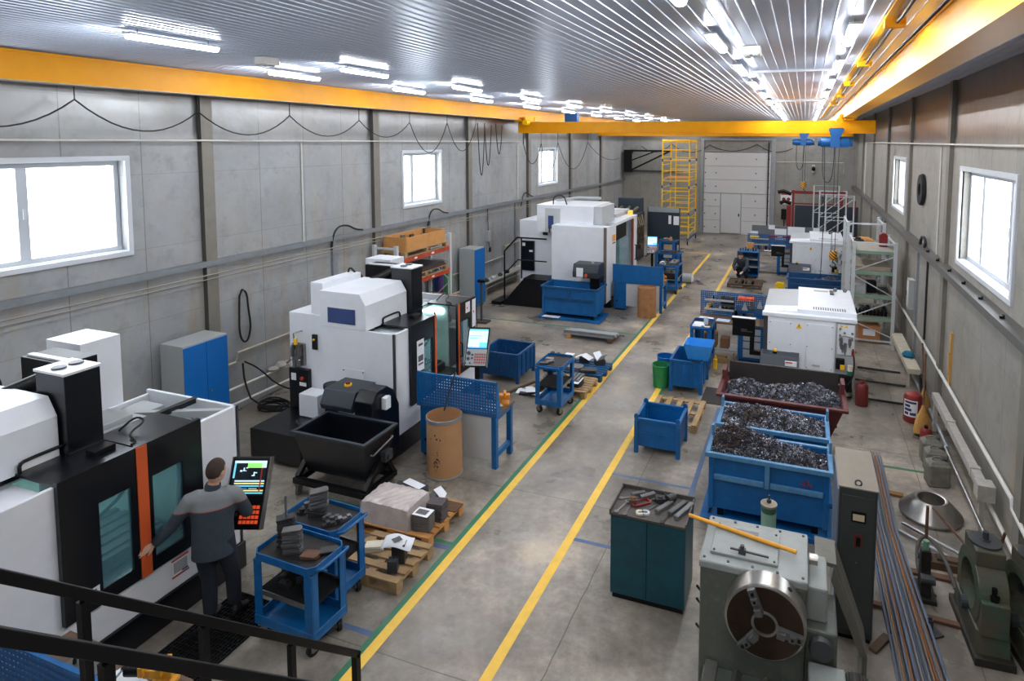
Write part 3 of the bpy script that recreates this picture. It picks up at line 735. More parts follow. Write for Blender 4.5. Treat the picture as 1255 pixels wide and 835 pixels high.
    mb = MB(); mb.cyl((-.75,1.15,1.15),(-.75,1.15,1.9),.12,18); mb.cyl((-.75,1.15,1.02),(-.75,1.15,1.15),.06,18,r1=.09); P(mb,'spindle_head',DGREY,0,smooth=True)
    MB().tube([(-.5,1.0,1.85),(-.45,1.1,1.3),(-.4,1.3,1.2)],.018,6,smooth=2).tube([(-.4,1.75,1.85),(-.4,1.6,1.4),(-.42,1.3,1.25)],.018,6,smooth=2).build('coolant_hose', CABLE, t)
    each('work_light', [(-1.2,-.4,.375,.395,1.75,1.82),(-1.2,-.4,2.005,2.025,1.75,1.82)], LEDW, t)
    # door roof and doors
    sh = .36 if opened else 0.
    P(MB().box(-.66,-.60,.36,2.56,1.90,1.965), 'roof_rail', NAVY, .003)
    for side, (y0,y1) in enumerate(((.71,1.43),(1.43,2.07))):
        dy = -sh if side == 0 else sh
        x0, x1 = (.012,.06)
        d = MB().box(x0,x1,y0+dy,y1+dy,1.66,2.02).box(x0,x1,y0+dy,y1+dy,.69,.83)
        wy = (y0+.32, y0+.61) if side == 0 else (y0+.10, y0+.42)
        d.box(x0,x1,y0+dy,wy[0]+dy,.83,1.66); d.box(x0,x1,wy[1]+dy,y1+dy,.83,1.66)
        d.box(-.60,x0,y0+dy+.01,y1+dy-.01,1.968,1.99)
        d = d.build('door', NAVY, t)
        MB().box(x0+.018,x0+.026,wy[0]+dy,wy[1]+dy,.83,1.66).build('door_window', GLASST, d)
        ys = y1+dy if side == 0 else y0+dy
        MB().box(x1,x1+.012,ys-(.052 if side==0 else 0),ys+(.052 if side else 0),.69,2.015).build('orange_trim', ORANGE, d)
        yh = ys-.075 if side == 0 else ys+.075
        if opened and side: MB().tube([(x1,yh,1.28),(x1+.04,yh,1.27),(x1+.04,yh,1.02),(x1,yh,1.01)],.013,8).build('door_handle', BLACK, d)
    # handrail tube and hose on the door roof
    MB().tube([(-.5,.74-sh,1.99),(-.5,.74-sh,2.07),(-.5,.79-sh,2.09),(-.5,1.12-sh,2.09),(-.5,1.18-sh,2.07),(-.5,1.20-sh,1.99)],.016,8,smooth=1).build('hose_guide', BLACK, t, smooth=True)
    MB().tube([(-.5,1.60+sh,2.0),(-.42,1.72+sh,2.12),(-.3,1.75+sh,2.08),(-.3,1.55+sh,2.02),(-.12,1.52+sh,2.0),(-.1,1.45+sh,1.995)],.011,6,smooth=2).build('hose', CABLE, t, smooth=True)
    MB().box(-.3,-.18,1.16-sh,1.36-sh,1.991,2.04).build('sensor_box', BLACK, t, bevel=.004)
    return t
A = vmc('milling_machine', 'nearest white and black machining centre, both orange edged doors shut, worker standing at it', (-6.07,2.64,0), False)
B = vmc('milling_machine', 'white and black machining centre behind the black swarf hopper, doors standing open', (-5.95,7.97,0), True)
# notices
MB().box(0.001,.004,1.72,1.91,.42,.63).build('notice_sheet', PAPER, A)
mb = MB(); mb.box(.004,.0055,1.72,1.91,.605,.625); mb.box(.004,.0055,1.72,1.91,.425,.445); mb.build('red_band', LABELR, A)
mb = MB()
for i in range(8): mb.box(.004,.0055,1.74,1.89,.47+.015*i,.477+.015*i)
mb.build('printed_lines', GREYPRINT, A)
MB().box(.004,.0056,1.83,1.9,.452,.467).build('blue_mark', HOISTB, A)
MB().box(.061,.063,.92,1.0,.78,.90).build('warning_label', PAPER, A)
MB().box(.0635,.0645,.935,.985,.80,.83).box(.0635,.0645,.95,.97,.84,.88).build('label_print', BLACK, A)
s = MB().box(.061,.066,.50,.70,1.2,1.72).build('notice_board', PAPER, B, bevel=.004)
mb = MB(); mb.box(.066,.068,.54,.66,1.62,1.66); mb.box(.066,.068,.53,.67,1.30,1.33); mb.box(.066,.068,.53,.67,1.36,1.46); mb.build('printed_block', GREYPRINT, B)
each('notice_sheet', [(.061,.064,2.06,2.22,1.78,1.98),(.061,.064,2.3,2.42,1.45,1.98)], PAPER, B)
MB().box(.064,.0655,2.1,2.13,1.85,1.89).box(.064,.0655,2.34,2.37,1.72,1.76).build('red_mark', LABELR, B)

def screen_graphics(mb, w, x0, x1, z0, z1, rows):
    """rows: list of (u0,u1,v0,v1,slot) in 0..1 of the display, drawn as thin raised quads on the -y face"""
    for (u0,u1,v0,v1,s) in rows:
        mb.slot(s); y = -.0305 - .0004*s
        mb.box(x0+(x1-x0)*u0, x0+(x1-x0)*u1, y, -.0285, z0+(z1-z0)*v0, z0+(z1-z0)*v1)
def monitor(name, label, loc, rz, tilt, busy, post=None):
    t = thing(name, label, 'control panel', loc, rz)
    Rx = Matrix.Rotation(-tilt, 4, 'X')
    w, h = .205, .36
    MB(Rx).box(-w,w,-.025,.045,-h,h).build('panel_housing', BLACK, t, bevel=.015)
    [MB(Rx).box(a_,a_+.01,-.03,.05,-h,h).build('edge_trim', STEEL, t) for a_ in (-w-.006,w-.004)]
    mb = MB(Rx); x0,x1,z0,z1 = -.175,.175,-.03,.32
    mats = [SCRK,SCRW,SCRC,SCRG,SCRY,LABELR,SCRB]
    if busy:
        g = [(0,1,0,1,0),(0,1,.93,1,1),(.0,.06,.5,.93,2),(.42,.86,.80,.93,3),(.08,1,.40,.44,1),(.08,1,.33,.37,4),(.08,1,.26,.30,2),(.08,1,.13,.17,4),(.08,1,.06,.10,2),(.86,1,.80,.93,1),(.86,.9,.1,.8,5)]
        g += [(.20,.26,.68,.73,1),(.25,.40,.70,.72,1),(.30,.34,.72,.80,1),(.38,.44,.78,.81,1),(.58,.68,.56,.59,1),(.63,.67,.58,.68,1),(.67,.74,.64,.67,1),(.12,.5,.2,.215,6),(.55,.8,.2,.215,1)]
    else:
        g = [(0,1,0,1,1),(.0,1,.9,1,2),(.05,.7,.62,.66,2),(.05,.5,.5,.54,2),(.6,1,.05,.3,2),(.0,1,.0,.06,6)]
    screen_graphics(mb, w, x0,x1,z0,z1, g)
    mb.build('screen', mats, t)
    mb = MB(Rx)
    for i in range(5):
        for j in range(4): mb.box(-.03+.042*i,.002+.042*i,-.034,-.028,-.30+.048*j,-.268+.048*j)
    mb.build('keypad', KEYO if busy else KEYR, t)
    mb = MB(Rx)
    for cx_,cz_,r_ in ((-.14,-.12,.035),(-.14,-.22,.028),(-.07,-.15,.016),(-.07,-.21,.016),(-.18,-.3,.014),(-.1,-.3,.014)): mb.cyl((cx_,-.026,cz_),(cx_,-.05,cz_),r_,14)
    mb.build('control_knob', [DGREY], t, smooth=True)
    if not busy: MB(Rx).box(-.185,.185,-.0275,-.02,-.34,-.045).build('key_field', LGREY, t)
    if post:
        mb = MB(); 
        mb.tube([(0,.06,-.1)]+post, .05, 10); mb.build('support_arm', BLACK, t, smooth=True)
    return t
MA = monitor('operator_console', 'lit control panel with green box on its screen, in front of the worker', (-5.60,4.90,1.17), R(20), R(24), True, [(.02,.14,-.14),(-.1,.42,-.2),(-.22,.50,-.2)])
MBp = monitor('operator_console', 'lit control panel on black post before the machine with open doors', (-5.5,9.78,1.26), R(16), R(32), False, [(.0,.12,-.2),(-.05,.18,-.35),(-.06,.2,-1.2)])
MB().cyl((-.06,.2,-1.255),(-.06,.2,-1.2),.14,18).box(-.3,.0,.15,.25,-1.1,-1.0).build('post_foot', BLACK, MBp)

# ---- chip conveyor and black tilting hopper in front of machine B
t = thing('chip_conveyor', 'charcoal chip conveyor head with yellow stop button in front of open machine', 'chip conveyor', (-6.2,7.0,0))
mb = MB(); mb.prism([(-.62,.80),(-.62,.92),(-.58,1.18),(.0,1.18),(.06,1.02),(.06,.80)],.12,.62,'x') if False else None
mb = MB(); mb.prism([(.28,.95),(.25,1.03),(.36,1.24),(.82,1.24),(.9,.95)], -.58,.0,'x', None); mb.build('discharge_head', CHAR, t, bevel=.01)
mb = MB(); mb.prism([(.3,.8),(.3,1.14),(.42,1.28),(.66,1.28),(.8,1.18),(.94,.9),(.94,.06),(.72,.06),(.72,.6),(.55,.8)], .02,.34,'x'); mb.build('conveyor_chute', NAVY, t, bevel=.01)
MB().cyl((-.3,.55,1.242),(-.3,.55,1.27),.055,16).build('stop_button_base', LABELY, t); MB().cyl((-.3,.55,1.27),(-.3,.55,1.30),.035,14).build('stop_button', RED, t)
MB().box(.345,.43,.5,.62,.98,1.16).build('junction_box', PAPER, t, bevel=.006)
MB().box(.342,.348,.55,.7,1.02,1.14).build('label_plate', LGREY, t)
MB().cyl((-.74,.68,.62),(-.74,.68,1.1),.10,18).cyl((-.74,.68,1.1),(-.74,.68,1.16),.12,18).build('coolant_pump', BLACK, t, smooth=True)
t = thing('coolant_tank', 'low black coolant tank on the floor left of the swarf hopper', 'coolant tank', (-7.3,7.35,0))
MB().box(-.72,.28,-.25,.55,.06,.52).build('tank', NAVY, t, bevel=.012)
for x in (-.66,.22):
    for y in (-.2,.48): MB().cyl((x,y,0),(x,y,.06),.03,10).build('foot', BLACK, t)
MB().tube([(.1,.0,.52),(.05,-.1,.72),(.15,-.14,.66),(.24,-.05,.58),(.26,.1,.54)],.02,8,smooth=2).build('hose', CABLE, t, smooth=True)

t = thing('swarf_hopper', 'black tilting swarf hopper on castors with few chips inside', 'hopper', (-6.04,6.93,0))
def hopper_shell(mb, top, bot, z1, z0, th=.02):
    """open tapered tub"""
    (a0,a1,b0,b1), (c0,c1,d0,d1) = top, bot
    T = [(a0,b0,z1),(a1,b0,z1),(a1,b1,z1),(a0,b1,z1)]; Bt = [(c0,d0,z0),(c1,d0,z0),(c1,d1,z0),(c0,d1,z0)]
    Ti = [(a0+th,b0+th,z1),(a1-th,b0+th,z1),(a1-th,b1-th,z1),(a0+th,b1-th,z1)]; Bi = [(c0+th,d0+th,z0+th),(c1-th,d0+th,z0+th),(c1-th,d1-th,z0+th),(c0+th,d1-th,z0+th)]
    vs = T+Bt+Ti+Bi; fs = []
    for i in range(4):
        j = (i+1)%4
        fs += [(4+i,4+j,j,i),(8+i,8+j,12+j,12+i),(i,j,8+j,8+i)]
    fs += [(7,6,5,4),(12,13,14,15)]
    mb._add(vs, fs); return mb
hopper_shell(MB(), (-.60,.60,-.34,.34), (-.52,.52,-.18,.24), .92, .30).build('tub', NAVY, t, bevel=.004)
mb = MB(); mb.box(-.63,.63,-.37,-.32,.90,.935); mb.box(-.63,.63,.32,.37,.90,.935); mb.box(-.63,-.58,-.32,.32,.90,.935); mb.box(.58,.63,-.32,.32,.90,.935)
mb.build('rim', CHAR, t, bevel=.004)
mb = MB(); mb.box(-.62,.62,-.36,-.28,.17,.25); mb.box(-.62,.62,.26,.34,.17,.25); mb.box(-.62,-.54,-.28,.26,.17,.25); mb.box(.54,.62,-.28,.26,.17,.25)
mb.bar((.58,-.3,.25),(.58,.08,.62),.07,.07); mb.bar((-.58,-.3,.25),(-.58,.08,.62),.07,.07); mb.bar((.58,.3,.25),(.58,.08,.62),.06,.06); mb.bar((-.58,.3,.25),(-.58,.08,.62),.06,.06)
mb.build('undercarriage', BLACK, t, bevel=.004)
MB().cyl((.56,.05,.6),(.72,.05,.6),.035,10).box(.62,.7,-.02,.14,.54,.68).build('latch', DGREY, t)
MB().tube([(.64,-.25,.75),(.68,-.25,.75),(.68,.18,.83),(.64,.18,.83)],.012,6).build('handle', STEEL, t)
def castor(par, x, y, z, r, rz=0, wm=None, plate=True):
    M = Rz(rz,(x,y,0))
    w = MB(M).cyl((-.018,0,r),(.018,0,r),r,18).build('castor', wm or RUBBER, par, smooth=True)
    mb = MB(M); mb.cyl((-.026,0,r),(.026,0,r),r*.42,12); mb.box(-.034,-.026,-r*.45,r*.45,r*.8,z-.01); mb.box(.026,.034,-r*.45,r*.45,r*.8,z-.01); mb.box(-.045,.045,-.05,.05,z-.012,z)
    mb.build('fork', STEEL, w); return w
for x,y,a in ((-.55,-.32,.3),(.55,-.32,1.2),(-.55,.3,.2),(.55,.3,.5)): castor(t, x, y, .17, .075, a, mat('worn_wheel',(92,88,78),.7))

# swarf: random curled ribbons
def swarf(n, area, hfun, rmin, rmax, seed, turns=(1.0,2.5), dark=None):
    rnd = random.Random(seed); V = []; Fc = []; MI = []
    x0,x1,y0,y1 = area
    for k in range(n):
        x = rnd.uniform(x0,x1); y = rnd.uniform(y0,y1); z = hfun(x,y) + rnd.uniform(-.01,.03)
        r = rnd.uniform(rmin,rmax); ln = rnd.uniform(.03,.09); tn = rnd.uniform(*turns); wd = rnd.uniform(.003,.006)
        ax = Vector((rnd.gauss(0,1),rnd.gauss(0,1),rnd.gauss(0,.5))).normalized(); u = ax.orthogonal().normalized(); w = ax.cross(u)
        ns = int(tn*6)+2; o = len(V); ph = rnd.uniform(0,6.28)
        for i in range(ns):
            s = i/(ns-1); a = ph + s*tn*2*PI
            p = Vector((x,y,z)) + (u*math.cos(a)+w*math.sin(a))*r + ax*(s-.5)*ln
            V.append(p - ax*wd); V.append(p + ax*wd)
        m = rnd.choices((0,1,2),(.34,.58,.08) if not (dark and dark(x,y)) else (.08,.52,.40))[0]
        for i in range(ns-1): Fc.append((o+2*i,o+2*i+1,o+2*i+3,o+2*i+2)); MI.append(m)
    mb = MB(); mb.v = V; mb.f = Fc; mb.m = MI; return mb
def heap(mb, area, hfun, nx=40, ny=24, base=None, slot=0):
    x0,x1,y0,y1 = area; mb.slot(slot); vs = [(x0+(x1-x0)*i/nx, y0+(y1-y0)*j/ny, hfun(x0+(x1-x0)*i/nx, y0+(y1-y0)*j/ny)) for j in range(ny+1) for i in range(nx+1)]
    fs = [(j*(nx+1)+i,j*(nx+1)+i+1,(j+1)*(nx+1)+i+1,(j+1)*(nx+1)+i) for j in range(ny) for i in range(nx)]
    mb._add(vs, fs); return mb
hf = lambda x,y: .50 + .12*math.exp(-((x-.15)**2/.08+(y+.02)**2/.03)) 
m_ = swarf(1500, (-.45,.48,-.17,.24), lambda x,y: hf(x,y)+.01, .005,.014, 3, (.6,1.2)); heap(m_, (-.53,.53,-.22,.27), hf, 20, 10, slot=1)
o = m_.build('swarf', [SWARF,SWARFD,SWARFB], None, loc=(-6.04,6.93,0)); tag(o, 'thin scatter of metal chips in the black tilting hopper', 'metal swarf', kind='stuff')

# ================================================================== machine C (far left, larger)
t = thing('machining_centre', 'big white machining centre at far left behind blue swarf bin', 'milling machine', (-5.36,17.1,0))
P = lambda mb, n, m, bev=.01, par=None, **k: mb.build(n, m, par or t, bevel=bev, **k)
P(MB().box(-3.0,.0,.5,4.2,0,.35), 'base', NAVY)
P(MB().box(-1.72,-.03,0,.45,.25,2.5), 'front_cover', WHITE)
MB().box(-.08,-.0,-.01,.05,.25,2.5).build('corner_strip', mat('brown_grey_strip',(110,98,92),.5), t)
s = P(MB().box(-.03,.0,.05,1.0,.25,2.5), 'side_cover', WHITE)
MB().box(.001,.005,.6,.92,2.0,2.2).build('orange_label', mat('orange_label',(245,160,40),.5), s); MB().box(.001,.005,.62,.9,1.93,1.97).build('dark_line', DGREY, s)
u = P(MB().box(-2.4,-.55,.45,2.2,2.2,3.05), 'upper_housing', WHITE)
MB().box(-.549,-.3,.5,1.8,2.45,3.05).build('spindle_cover', OFFWHITE, u, bevel=.01)
MB().box(-2.02,-1.84,.442,.45,2.32,2.72).build('window', mat('smoked_window',(62,78,124)), u)
MB().box(-2.12,-1.62,.444,.45,2.2,2.95).build('door_leaf', OFFWHITE, u)
l = P(MB().box(-3.15,-1.73,.8,3.2,.35,2.5), 'left_cabinet', WHITE)
MB().box(-2.34,-2.18,.79,.8,2.05,2.4).build('control_box', NAVY, l); MB().box(-2.0,-1.94,.44,.45,2.2,2.36).build('switch', NAVY, l)
MB().box(-2.45,-2.1,.79,.8,2.44,2.55).build('label_plate', DGREY, l)
e = MB().box(-3.05,-2.62,.72,.8,.9,1.85).build('electrical_box', NAVY, l, bevel=.006)
MB().box(-3.02,-2.92,.714,.72,1.68,1.78).box(-2.78,-2.66,.714,.72,1.5,1.56).build('label_plate', PAPER, e)
# operating opening, door frame
mb = MB(); mb.box(-.5,-.02,3.1,3.6,.3,2.5); mb.box(-.5,-.02,1.0,3.1,2.42,2.52); P(mb, 'door_frame', WHITE)
mb = MB(); mb.box(-1.9,-1.86,1.0,3.6,.3,2.42); mb.box(-1.86,-.5,3.55,3.6,.3,2.42); mb.box(-1.9,-.02,1.0,3.6,.3,.5); P(mb, 'interior_lining', INSIDE, 0)
MB().box(-.12,-.04,1.05,2.3,1.95,2.42).build('upper_guard', BLACK, t)
MB().box(-.06,-.045,1.0,2.55,.6,1.95).build('door_window', GLASST, t)
MB().box(-.04,.0,2.95,3.1,.3,2.42).build('orange_trim', mat('brick_trim',(150,74,56),.5), t)
MB().tube([(.0,3.25,1.0),(.05,3.25,1.0),(.05,3.25,1.5),(.0,3.25,1.5)],.02,8).build('door_handle', BLACK, t)
MB().box(-1.2,-.8,1.3,1.9,.5,1.1).build('fixture', BLACK, t)
MB().box(-.26,-.12,3.25,3.4,2.52,2.66).build('signal_lamp', LAMPY, t)
mb = MB(); mb.box(-2.6,-.4,2.3,3.6,2.5,2.62); mb.tube([(-2.3,1.8,3.05),(-1.6,2.0,3.16),(-.8,2.0,3.16)],.05,8); P(mb, 'roof', LGREY)
MB().tube([(-1.95,.7,3.05),(-1.95,.7,3.3),(-1.6,.7,3.35),(-1.5,.7,3.05)],.02,6,smooth=2).build('cable_loop', CABLE, t)
# conveyor head over the blue bin
t = thing('chip_conveyor', 'dark grey chip conveyor head above the far left blue bin', 'chip conveyor', (-5.75,16.75,0))
MB().prism([(-.28,1.12),(-.28,1.28),(-.2,1.5),(.30,1.5),(.34,1.12)], -.42,.34,'x').build('discharge_head', CHAR, t, bevel=.012)
MB().box(-.30,-.10,-.29,-.275,1.14,1.4).build('notice_sheet', PAPER, t)
MB().prism([(-.1,.7),(-.1,1.12),(.32,1.12),(.32,.05),(.25,.05)], .05,.33,'x').build('conveyor_chute', BLACK, t)
MB().cyl((.1,-.0,1.5),(.1,-.0,1.56),.04,12).build('stop_button', LGREY, t); MB().cyl((.0,-.29,1.2),(.0,-.32,1.2),.05,12).build('orange_plug', ORANGE, t)
# stairs platform with railing at machine C
t = thing('access_platform', 'black access steps with tubular handrail left of far machining centre', 'steps', (-7.98,16.86,0))
for y0_ in (0,.66): MB().prism([(-.62,.12),(-.55,.12),(.10,.86),(.85,.86),(.85,.0),(-.62,.0)],y0_,y0_+.04,'y').build('side_plate', NAVY, t)
for i in range(4): MB().box(-.50+.16*i,-.28+.16*i,.04,.66,.16+.19*i,.19+.19*i).build('tread', BLACK, t)
MB().box(.06,.85,.04,.66,.82,.86).build('deck', BLACK, t)
MB().box(-.95,-.64,-.1,.7,0,.1).build('foot_plate', NAVY, t)
mb = MB(); mb.tube([(-.55,.0,.1),(-.55,.0,1.66),(-.12,.0,2.1),(.84,.0,2.1)],.026,8); mb.tube([(-.55,.0,.95),(-.1,.0,1.42),(.84,.0,1.42)],.02,8); mb.tube([(.02,.0,.86),(.02,.0,2.1)],.024,8)
mb.build('handrail', BLACK, t)

# machine G behind C : long dark and beige machine tops
t = thing('machining_centre', 'dark bodied machine behind the white one, only top edge with hoses visible', 'milling machine', (-7.2,23.6,0))
MB().box(-2.3,.72,0,2.6,0,2.0).build('body', DGREY, t, bevel=.02)
MB().box(-2.2,.6,.05,.6,2.0,2.3).build('top_cover', OFFWHITE, t, bevel=.01)
mb = MB()
for i in range(9): mb.cyl((-2.0+.33*i,.7,2.12),(-1.8+.33*i,1.0,2.32),.07,10)
mb.build('drive_unit', mat('olive_brown_metal',(84,78,58),.5,.3,.4,(50,46,36),10), t)
mb = MB()
for i in range(6): mb.cbox((.78,.3+.35*i,.6+.23*(i%4)),(.12,.25,.2)); mb.tube([(.72,.3+.35*i,1.9),(.86,.4+.3*i,1.5),(.8,.5+.3*i,1.1)],.04,6)
mb.build('pipework', mat('brass_grey',(120,108,86),.4,.5,.4,(60,56,50),10), t)
MB().box(-.3,.7,2.0,2.5,2.0,2.6).build('rear_housing', SLATE, t, bevel=.01)
# second screen / panel in front: slate board on posts
t = thing('welding_screen', 'slate blue partition screen on legs with two sheets, left of yellow tower', 'screen', (-5.7,26.5,0))
MB().box(-.72,.72,-.02,.02,.55,1.95).build('panel', SLATE, t)
each('top_strip', [(-.72,-.30,-.018,.018,1.95,2.16),(-.29,.72,-.018,.018,1.95,2.16)], mat('clear_grey_strip',(150,158,162),.25), t)
for x in (-.70,.70): MB().box(x-.02,x+.02,-.03,.03,0,2.16).box(x-.03,x+.03,-.3,.3,0,.04).build('leg', DGREY, t)
each('notice_sheet', [(.22,.34,-.026,-.021,1.45,1.82),(.44,.68,-.026,-.021,1.42,1.80)], PAPER, t)
t = monitor('operator_console', 'far control panel with blue lit screen beside white machine', (-5.35,22.9,1.1), R(12), R(30), False, [(0,.12,-.2),(0,.2,-.3),(0,.2,-1.05)])
MB().box(-.2,.2,0,.4,-1.1,-1.05).build('post_foot', BLACK, t)
MB().cyl((-.05,-.1,-.28),(.08,-.12,-.22),.06,12).build('white_cloth', PAPER, t)
# ================================================================== cabinets and rack along the left wall
def locker(label, loc, w, d, h, doors):
    """doors on the +x side, w along y"""
    t = thing('storage_cabinet', label, 'cabinet', loc)
    MB().box(-d,0,0,w,.04,h).build('body', LGREY, t, bevel=.006)
    MB().box(-d+.03,-.03,.03,w-.03,0,.04).build('plinth', DGREY, t)
    n = len(doors)
    for i,(a,b) in enumerate(doors):
        dd = MB().box(.0,.018,a+.004,b-.004,.07,h-.03).build('door', BLUEC, t, bevel=.004)
        if i == n-1: 
            yk = a+.05 if n > 1 else b-.06
            MB().cyl((.018,yk,h*.5),(.04,yk,h*.5),.018,12).build('lock', STEEL, dd)
    return t
locker('wide blue and grey double door cabinet against left wall behind the nearest machine', (-9.17,6.93,0), .80, .50, 1.72, [(.0,.40),(.40,.80)])
locker('narrow tall cabinet, grey side and blue door, right of the orange rack', (-9.16,16.14,0), .62, .52, 1.78, [(0,.62)])

def rack_upright(mb, x, y0, y1, h): pass
def pallet(label, loc, rz=0, L=1.2, Wd=.8, m=WOOD, name='pallet', group=None, n=7):
    t = thing(name, label, 'pallet', loc, rz, group)
    bw = .1
    for i in range(n):
        y = -Wd/2 + bw/2 + i*(Wd-bw)/(n-1)
        MB().box(-L/2,L/2,y-bw/2+.004,y+bw/2-.004,.122,.144).build('top_board', m, t, bevel=.003, seg=1)
    for x in (-L/2+.05,0,L/2-.05):
        MB().box(x-.05,x+.05,-Wd/2,Wd/2,.1,.122).build('cross_board', m, t)
        for y in (-Wd/2+.06,0,Wd/2-.06): MB().box(x-.05,x+.05,y-.06,y+.06,.022,.1).build('block', m, t, bevel=.003, seg=1)
    for y in (-Wd/2+.06,0,Wd/2-.06): MB().box(-L/2,L/2,y-.05,y+.05,0,.022).build('bottom_board', m, t)
    return t
# rack: runs along y at left wall
t = thing('pallet_rack', 'orange beamed pallet rack with pale grey uprights at left wall', 'rack', (-9.05,12.25,0))
for y in (0.,2.35):
    for x in (-.62,.0):
        MB().box(x-.04,x+.04,y-.04,y+.04,0,2.5).build('upright', RACKW, t)
    each('tie_bar', [(-.62,0,y-.015,y+.015,2.4,2.45),(-.62,0,y-.015,y+.015,1.72,1.76)], RACKW, t); MB().bar((-.6,y,1.70),(-.02,y,1.2),.03,.03).build('brace', RACKW, t); MB().bar((-.6,y,.6),(-.02,y,1.15),.03,.03).build('brace', RACKW, t)
for z in (2.10,1.48,.62):
    for x in (-.62,.0):
        b = MB().box(x-.025,x+.025,.04,2.31,z-.06,z+.06).build('beam', ORANGEB, t, bevel=.004)
        if x == 0:
            for y in (.75,1.5): MB().box(x+.026,x+.028,y-.06,y+.06,z-.025,z+.02).build('load_label', PAPER, b)
RK = (-9.36,13.45)
def crate(label, loc, rz, lx, ly, h, m=WOODO):
    t = thing('wooden_crate', label, 'crate', loc, rz)
    mb = MB()
    for s in (-1,1): mb.box(-lx/2,lx/2,s*ly/2-.012,s*ly/2+.012,0,h); mb.box(s*lx/2-.012,s*lx/2+.012,-ly/2+.012,ly/2-.012,0,h)
    mb.build('side_board', m, t, bevel=.003)
    MB().box(-lx/2+.012,lx/2-.012,-ly/2+.012,ly/2-.012,0,.02).build('bottom', m, t)
    for sx in (-1,1):
        for sy in (-1,1): MB().box(sx*(lx/2-.04)-.022,sx*(lx/2-.04)+.022,sy*(ly/2-.04)-.022,sy*(ly/2-.04)+.022,.02,h-.01).build('corner_post', DGREY, t)
    return t
pallet('wooden pallet under the crate on top level of the orange rack', (-9.34,13.45,2.161), R(90), 1.9, .72)
crate('orange pine crate of metal parts on top of the orange rack', (-9.34,13.45,2.307), R(90), 1.7, .66, .34)
rn = random.Random(4)
def part_block(kind, x, y, z, seed, m=None):
    pass
for i in range(7):
    x = -9.55+.42*(i%2)+rn.uniform(-.04,.04); y = 12.8+.21*i
    tt = tag(MB().prism([(-.05,0),(.05,0),(.05,.07),(.02,.2+.04*(i%3)),(-.03,.2+.04*(i%3)),(-.05,.05)],-.07,.07,'y').build('metal_bracket',[STEEL,DPLATE,MPLATE][i%3],bevel=.004,loc=(x,y,2.33)), 'small metal bracket lying in crate on top of the orange rack', 'metal part', 'brackets in the rack crate')
pallet('wooden pallet carrying dark sheets on middle level of orange rack', (-9.34,13.4,1.541), R(90), 2.0, .72)
for i in range(6):
    tag(MB().box(-.36,.36,-.9+.01*i,.9-.015*i,0,.018).build('metal_sheet', DPLATE if i%2 else RUST, loc=(-9.36+.005*(i%3),13.4,1.687+.0185*i)), 'dark metal sheet stacked on middle level of orange rack', 'metal sheet', 'sheets stacked on the rack')
pallet('wooden pallet of dark castings on the lowest level of the orange rack', (-9.2,13.5,.682), R(90), 2.2, .9)
for i in range(14):
    y = 12.75+.2*(i%7)+rn.uniform(-.03,.03); x = -9.35+.32*(i//7)+rn.uniform(-.03,.03); a = rn.uniform(0,3)
    mb = MB(Rz(a)); mb.lathe([(.06,.0),(.09,.01),(.09,.05),(.05,.06),(.04,.13),(.02,.135)],(0,0,0),'z',10); mb.box(-.11,.11,-.025,.025,.0,.035)
    tag(mb.build('casting', mat('dark_casting',(58,52,46),.6,.4,.4,(36,32,30),12), loc=(x,y,.828)), 'small dark flanged casting on the lowest pallet of the orange rack', 'casting', 'castings on the rack pallet')
# gas cylinders behind the rack and odd items
for i,(y,m,lb) in enumerate(((14.75,PURPLE,'purple gas cylinder standing behind the orange rack'),(14.98,GREENC,'green gas cylinder standing at right end of the orange rack, left of two'),(15.2,GREENC,'green gas cylinder nearest the tall cabinet, by the orange rack'),(14.88,BLUEC,'blue gas cylinder tucked behind the green ones by orange rack'))):
    t = thing('gas_cylinder', lb, 'gas cylinder', (-9.45 if i<3 else -9.62,y,0))
    MB().lathe([(.09,0),(.1,.02),(.1,1.3),(.08,1.4),(.035,1.46),(.03,1.5)],(0,0,0),'z',16).build('bottle', m, t, smooth=True)
    MB().cyl((0,0,1.5),(0,0,1.58),.022,10).cyl((-.05,0,1.56),(.05,0,1.56),.014,8).build('valve', BRONZE, t)
# pedestal stand with a dial
t = thing('inspection_stand', 'slim dark pedestal stand with flat head before the tall cabinet', 'stand', (-8.28,14.95,0))
MB().box(-.22,.22,-.14,.14,0,.05).build('base', mat('brown_steel_base',(92,72,62),.5,.3,.4,(60,48,40),9), t, bevel=.01)
MB().cyl((0,0,.05),(0,0,1.12),.032,12).build('post', DGREY, t, smooth=True)
MB().box(-.09,.13,-.07,.07,1.12,1.2).build('head', BLACK, t, bevel=.012)
# hoses on left wall
t = thing('air_hose', 'black hose hung in a long loop on left wall beside wide cabinet', 'hose', (XL+.05,8.58,2.2))
MB().tube([(0,.0,.03),(0,.1,-.05),(0,.12,-.35),(0,.17,-.7),(0,.1,-.95),(0,.0,-.98),(0,-.09,-.8),(0,-.08,-.4),(0,-.06,-.08)],.017,8,smooth=2,closed=True).build('loop', RUBBER, t, smooth=True)
MB().cyl((-.04,0,.0),(.03,0,.0),.012,8).build('hook', STEEL, t)
pts = []
for i in range(60):
    a = i*.52; r_ = .2+.006*math.sin(i*1.7)*4; pts.append((-9.15+r_*math.cos(a)*1.5, 8.65+r_*math.sin(a), .02+.0022*i))
t = tag(MB().tube([(XL+.09,8.5,.86),(XL+.12,8.5,.5),(XL+.3,8.5,.12)]+pts+[(-8.6,9.2,.03),(-8.3,9.6,.02)],.016,6,smooth=1).build('air_hose', RUBBER, smooth=True), 'black hose coiled on floor below its tap at the left wall', 'hose')
